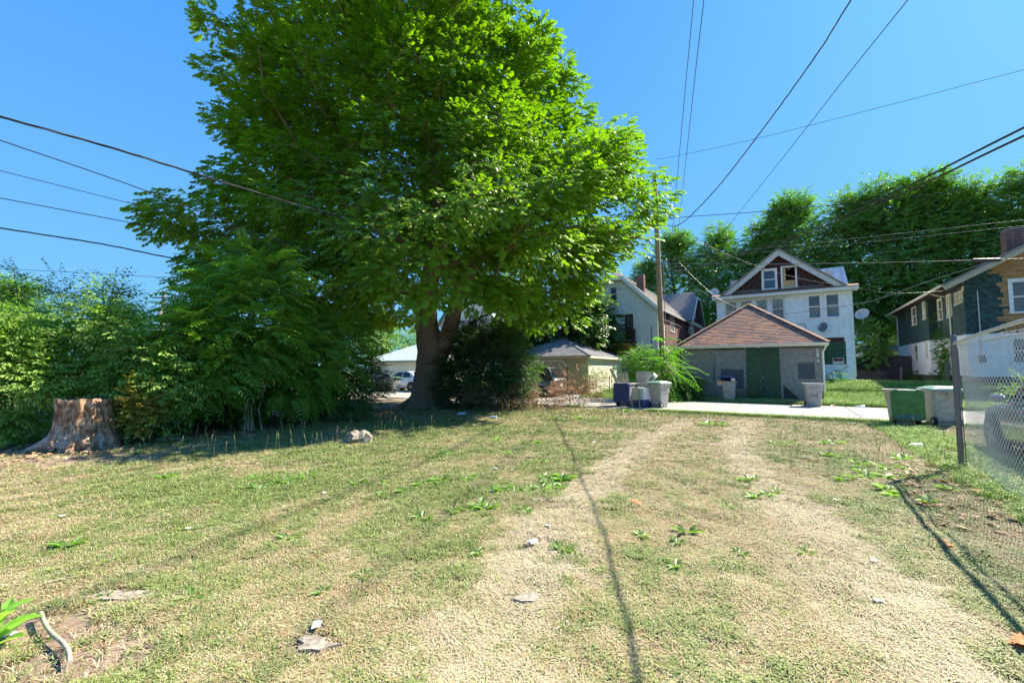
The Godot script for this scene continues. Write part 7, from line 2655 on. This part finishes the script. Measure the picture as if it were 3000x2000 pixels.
func carts() -> void:
	rng.seed = 1010
	var away := -TURN + PI
	var b := cart("grey bin whose dark blue lid hangs open, full of lumber", G(-5.98, 18.75), away - 0.12, M.cart_grey, M.lid_blue, 1)
	cart("grey bin with its lid thrown back, holding a white box", G(-5.35, 19.45), away + PI + 0.2, M.cart_grey, M.cart_grey, 3)
	cart("dirty grey bin with a shut pale green lid beside the blue tub", G(-4.55, 18.62), away - 0.35, M.cart_dull, M.lid_pale, 0)
	cart("overfull grey bin with a blue lid propped on rubbish", onland(pg(2138, 1176)), -TURN, M.cart_grey, M.lid_blue, 2)
	cart("empty looking grey bin standing alone on the alley", pg(2385, 1192), -TURN + 0.12, M.cart_grey, M.cart_grey, 3)
	var gc := cart("grey bin with a green lid hanging open near the fence", pg(2645, 1244), away + 0.10, M.cart_grey, M.lid_green, 1)
	cart("stained grey bin with a shut pale green lid by the fence post", pg(2758, 1246), away + 0.22, M.cart_dull, M.lid_pale, 0)
	var xs := [1117, 1140, 1164]
	for i in 3:
		cart(["blue lidded bin standing farthest from the white car's nose", "middle one of three bins before the white car, blue lid", "grey bin with a green lid touching the white car's nose"][i], onland(pd(xs[i] - 10, 1130, 31.8)), away - 0.2, M.cart_grey, [M.lid_blue, M.lid_blue, M.lid_green][i], 0)
	# teal lower rim on the hanging green lid
	var strip := MB.new()
	strip.cbox(Vector3(0, -0.036, 0.72), Vector3(0.56, 0.016, 0.12), 0.008)
	put("teal_strip", strip.mesh(), M.lid_teal, gc.get_node("lid"))
	# planks in the blue lidded bin
	var o := G(-5.98, 18.75)
	var pl := [[-0.26, 1.62, -0.55, 0.10], [-0.20, 1.55, -0.48, 0.09], [-0.10, 1.38, -0.32, 0.11], [-0.03, 1.36, -0.27, 0.10], [0.08, 1.46, -0.24, 0.07], [0.14, 1.48, -0.17, 0.09], [0.22, 1.47, -0.16, 0.08]]
	var names := ["longest pale plank leaning far out of the bin", "plank leaning close beside the longest one in the bin", "broad plank in the middle of the blue lidded bin", "plank touching the broad one in the blue lidded bin", "narrow upright plank in the blue lidded bin", "upright plank between the narrow one and the printed box", "pale plank nearest the white printed box"]
	for i in pl.size():
		var q: Array = pl[i]
		var t := thing("lumber_plank", names[i], "plank", o + Vector3(q[0] * 0.7, 0.5, rf(-0.12, 0.12)))
		var tip := Vector3(q[2] * 0.9, q[1] - 0.5, rf(-0.06, 0.06))
		stick("board", t, M.lumber, Vector3.ZERO, tip, 0.02, q[3], Vector3.RIGHT)
	# white printed box in the second bin
	var bx := thing("printed_box", "white box with green and blue print sticking out of a bin", "box", G(-5.22, 19.35, 0.98))
	bx.rotation = Vector3(0.1, -0.5, -0.75)
	var mb := MB.new()
	mb.cbox(Vector3(0, 0.25, 0), Vector3(0.2, 0.55, 0.32), 0.008)
	put("carton", mb.mesh(), M.paper, bx)
	one("green_print", bx, M.lid_green, Vector3(-0.07, 0.18, 0.161), Vector3(0.0, 0.46, 0.164))
	one("blue_print", bx, M.lid_blue, Vector3(0.02, 0.22, 0.161), Vector3(0.08, 0.42, 0.164))
	# lid standing up behind that bin
	var lb := thing("loose_lid", "grey bin lid standing open behind the white printed box", "lid", G(-5.5, 19.75, 0.98), away)
	mb = MB.new()
	mb.loft([rrect(0.0, 0.30, 0.02, 0.015), rrect(0.30, 0.35, 0.022, 0.015), rrect(0.52, 0.34, 0.02, 0.015)], true, true, false)
	put("panel", mb.mesh(), M.cart_grey, lb)
	one("label", lb, M.paper, Vector3(-0.02, 0.28, 0.021), Vector3(0.06, 0.42, 0.026))
	# broken tub, white over blue
	var tb := thing("plastic_tub", "broken white and blue plastic tub between two bins", "tub", G(-5.18, 18.18), away - 0.3)
	mb = MB.new()
	mb.loft([rrect(0.0, 0.25, 0.2, 0.04), rrect(0.36, 0.29, 0.24, 0.04)], true, false, false)
	put("blue_base", mb.mesh(), M.lid_blue, tb)
	mb = MB.new()
	mb.loft([rrect(0.36, 0.285, 0.235, 0.04), rrect(0.80, 0.26, 0.2, 0.04), rrect(0.84, 0.28, 0.22, 0.04)], false, true, false)
	put("white_cover", mb.mesh(), M.tarp, tb)
	stick("leaning_panel", tb, M.curtain, Vector3(0.05, 0.34, -0.29), Vector3(0.14, 0.84, -0.24), 0.02, 0.3, Vector3.RIGHT)
	stick("rod", tb, M.cart_grey, Vector3(-0.12, 0.0, -0.31), Vector3(-0.14, 0.86, -0.27), 0.025, 0.025, Vector3.RIGHT)
	# rubbish on the overfull bin
	var ro := onland(pg(2138, 1176))
	var rb := thing("cardboard_scrap", "torn orange cardboard hanging over the rim of the overfull bin", "cardboard", ro + Vector3(-0.36, 0.98, 0.1), -TURN)
	mb = MB.new()
	mb.box(Vector3(-0.05, 0.02, 0.05), Vector3(0.35, 0.012, 0.4), Basis(Vector3.BACK, 0.5))
	mb.box(Vector3(-0.12, -0.06, 0.2), Vector3(0.22, 0.2, 0.01), Basis(Vector3.UP, 0.4))
	put("sheet", mb.mesh(), M.osb, rb)
	var rc := thing("paper_packet", "white packet with a yellow edge on the overfull bin", "packet", ro + Vector3(0.02, 1.03, 0.36), -TURN)
	one("packet", rc, M.paper, Vector3(-0.08, 0.0, 0.0), Vector3(0.08, 0.13, 0.03))
	one("yellow_edge", rc, M.mustard, Vector3(0.081, 0.0, 0.0), Vector3(0.12, 0.12, 0.03))
	var rd := thing("trash_bag", "dark rubbish heaped under the propped blue lid", "rubbish", ro + Vector3(0, 0.98, 0), -TURN)
	mb = MB.new()
	mb.loft([rrect(-0.05, 0.30, 0.33, 0.1), rrect(0.06, 0.29, 0.33, 0.12), rrect(0.1, 0.18, 0.2, 0.1)], true, true, true)
	put("bag", mb.mesh(), M.brown_wood, rd)

func litter() -> void:
	rng.seed = 1111
	# rock
	var rk := pg(1052, 1293)
	var mb := MB.new()
	var rings := []
	for q in [[-0.04, 0.20], [0.0, 0.27], [0.10, 0.28], [0.19, 0.20], [0.235, 0.10]]:
		var r := PackedVector3Array()
		for k in 14:
			var an := -TAU * k / 14.0
			var f := 1.0 + 0.55 * nz2.get_noise_3d(cos(an) * 1.3 + 3.0, q[0] * 6.0, sin(an) * 1.3)
			r.append(Vector3(cos(an) * q[1] * f, q[0] * (1.0 + 0.4 * nz2.get_noise_2d(cos(an) * 2.0, sin(an) * 2.0)), sin(an) * q[1] * f * 0.8))
		rings.append(r)
	mb.loft(rings, true, true, false)
	tag(put("rock", mb.mesh(), M.rock, self, rk), "pale angular rock lying at the edge of the maple's shade", "rock")
	# curved stick
	var sp := []
	for q in [[118, 1795], [130, 1825], [150, 1855], [180, 1880], [198, 1905], [203, 1940]]:
		sp.append(pg(q[0], q[1], 0.03))
	var so: Vector3 = sp[0]
	for i in sp.size():
		sp[i] = sp[i] - so
	mb = MB.new()
	mb.tube(spline(sp, 4), [0.012], 8)
	tag(put("curved_stick", mb.mesh(), M.lumber, self, so), "curved bare stick lying on the bare dirt", "stick")
	mb = MB.new()
	var s0 := pg(140, 1705, 0.02)
	mb.tube([Vector3.ZERO, pg(225, 1687, 0.03) - s0], [0.006, 0.004], 5)
	tag(put("straight_stick", mb.mesh(), M.lumber, self, s0), "thin straight twig lying in the lawn", "stick")
	# half buried slabs
	for q in [[920, 1890, 0.12, 0.07, "half buried pale stone near the white scrap"], [345, 1748, 0.28, 0.07, "long half buried stone in the lawn"], [1545, 1755, 0.09, 0.06, "round grey stone level with the dry grass"], [1615, 1462, 0.22, 0.12, "flat pale stone beside the wheel track"]]:
		var c := pg(q[0], q[1])
		mb = MB.new()
		var a := PackedVector3Array()
		var b := PackedVector3Array()
		for k in 12:
			var an := -TAU * k / 12.0
			var f := 1.0 + 0.6 * nz2.get_noise_2d(cos(an) * 2.0 + q[0], sin(an) * 2.0)
			a.append(Vector3(cos(an) * q[2] * f, -0.03, sin(an) * q[3] * f))
			b.append(Vector3(cos(an) * q[2] * f * 0.93, 0.012, sin(an) * q[3] * f * 0.93))
		mb.loft([a, b], false, true, false)
		tag(put("flat_stone", mb.mesh(), M.rock, self, c), q[4], "stone")
	# scraps of paper and plastic: one look, many places
	var sm := []
	for k in 3:
		mb = MB.new()
		var g := []
		for j in 5:
			var row := PackedVector3Array()
			for i in 6:
				row.append(Vector3((i - 2.5) * 0.022 + rf(-0.006, 0.006), 0.012 + rf(-0.008, 0.016), (j - 2.0) * 0.02 + rf(-0.006, 0.006)))
			g.append(row)
		mb.loft(g, false, false, false, false)
		sm.append(mb.mesh())
	var sm_mat := mat(lin(0.66, 0.66, 0.67), 0.6)
	sm_mat.cull_mode = BaseMaterial3D.CULL_DISABLED
	for q in [[928, 1832, 1.6], [1560, 1590, 2.2], [1605, 1540, 1.3], [180, 1512, 1.2], [550, 1548, 1.2], [1450, 1372, 1.5], [1500, 1376, 1.0], [1620, 1300, 1.8], [1740, 1295, 1.5], [1780, 1360, 1.4], [1440, 1440, 1.1], [2450, 1465, 1.6], [2575, 1760, 1.2], [2560, 1640, 1.1], [2700, 1310, 1.8], [2770, 1360, 2.0], [1655, 1215, 2.0], [1600, 1212, 2.2], [1345, 1215, 3.0], [1440, 1222, 2.6], [1390, 1245, 1.5], [950, 1443, 1.2], [2180, 1325, 1.6], [2360, 1340, 1.8], [2500, 1240, 2.0], [2060, 1225, 1.8], [2010, 1190, 2.2], [2440, 1300, 1.6], [2890, 1410, 1.8], [2920, 1435, 1.5], [30, 1860, 1.3], [460, 1290, 2.0], [2270, 1176, 2.5], [2225, 1180, 2.0], [2130, 1184, 2.2]]:
		var o := put("paper_scrap", sm[rng.randi() % 3], sm_mat, self, pg(q[0], q[1], 0.02))
		o.rotation.y = rf(0, TAU)
		o.scale = Vector3.ONE * q[2] * 0.4
		tag(o, "small crumpled white scrap of paper on the ground", "litter", "scraps of paper littering the lot")
	# bottles
	var bm := [M.paper, mat(lin(0.55, 0.07, 0.12), 0.3), mat(lin(0.5, 0.6, 0.7), 0.2), mat(lin(0.10, 0.35, 0.6), 0.35)]
	for q in [[2437, 1190, 1, 0.3, "pink capped bottle lying at the far alley edge"], [2520, 1191, 2, 0.4, "clear bottle lying at the far alley edge"], [2680, 1305, 0, 0.35, "white and red bottle lying in the lawn by the bins"], [1350, 1212, 2, 0.35, "crushed clear bottle under the dead weeds"], [1443, 1222, 2, 0.3, "clear bottle at the edge of the dead weeds"]]:
		var p := pg(q[0], q[1], 0.04)
		var t := thing("plastic_bottle", q[4], "bottle", p, rf(-0.5, 0.5))
		var s: float = q[3]
		mb = MB.new()
		mb.lathe([Vector2(0.02, -0.5 * s), Vector2(0.11 * s + 0.01, -0.47 * s), Vector2(0.11 * s + 0.01, 0.15 * s), Vector2(0.05 * s, 0.36 * s), Vector2(0.04 * s, 0.42 * s)], Transform3D(Basis(Vector3.BACK, PI / 2), Vector3.ZERO), 12)
		put("bottle_body", mb.mesh(), bm[q[2]], t)
		mb = MB.new()
		mb.lathe([Vector2(0.05 * s, 0.40 * s), Vector2(0.05 * s, 0.5 * s)], Transform3D(Basis(Vector3.BACK, PI / 2), Vector3.ZERO), 10)
		put("cap", mb.mesh(), bm[1] if q[2] != 3 else bm[3], t)
	# rag by the stump
	mb = MB.new()
	var g2 := []
	for j in 6:
		var row := PackedVector3Array()
		for i in 9:
			row.append(Vector3((i - 4) * 0.05 + rf(-0.01, 0.01), 0.03 + rf(-0.02, 0.04), (j - 2.5) * 0.04))
		g2.append(row)
	mb.loft(g2, false, false, false, false)
	var rm := mat(Color(1, 1, 1), 0.8, patches(61, 0.06, lin(0.16, 0.13, 0.40), lin(0.6, 0.55, 0.6), 0.5, 0.1), 3.0)
	tag(put("crumpled_bag", mb.mesh(), rm, self, pg(495, 1292)), "crumpled purple and white bag lying near the stump", "litter")
	# dead maple leaves near the fence
	mb = MB.new()
	leaf_into(mb, "maple", facing(Vector3(0, 0.1, 1), Vector3.UP, 0.11), Vector3.ZERO)
	var lm := mb.mesh()
	var om := leafmat(0.85, Color(0.4, 0.25, 0.1))
	om.vertex_color_use_as_albedo = false
	om.albedo_color = lin(0.46, 0.17, 0.06)
	for q in [[2895, 1375], [2905, 1405], [2960, 1385], [2755, 1583], [2770, 1590], [2985, 1870], [1878, 1470], [2860, 1400], [2880, 1440], [2940, 1420], [1385, 1205], [1520, 1215], [2990, 1880], [940, 1245]]:
		var o := put("dead_leaf", lm, om, self, pg(q[0], q[1], 0.03))
		o.rotation = Vector3(rf(-0.4, 0.4), rf(0, TAU), rf(-0.4, 0.4))
		o.scale = Vector3.ONE * rf(0.8, 1.4)
		tag(o, "orange brown dead maple leaf lying on the grass", "leaf", "dead leaves on the grass")
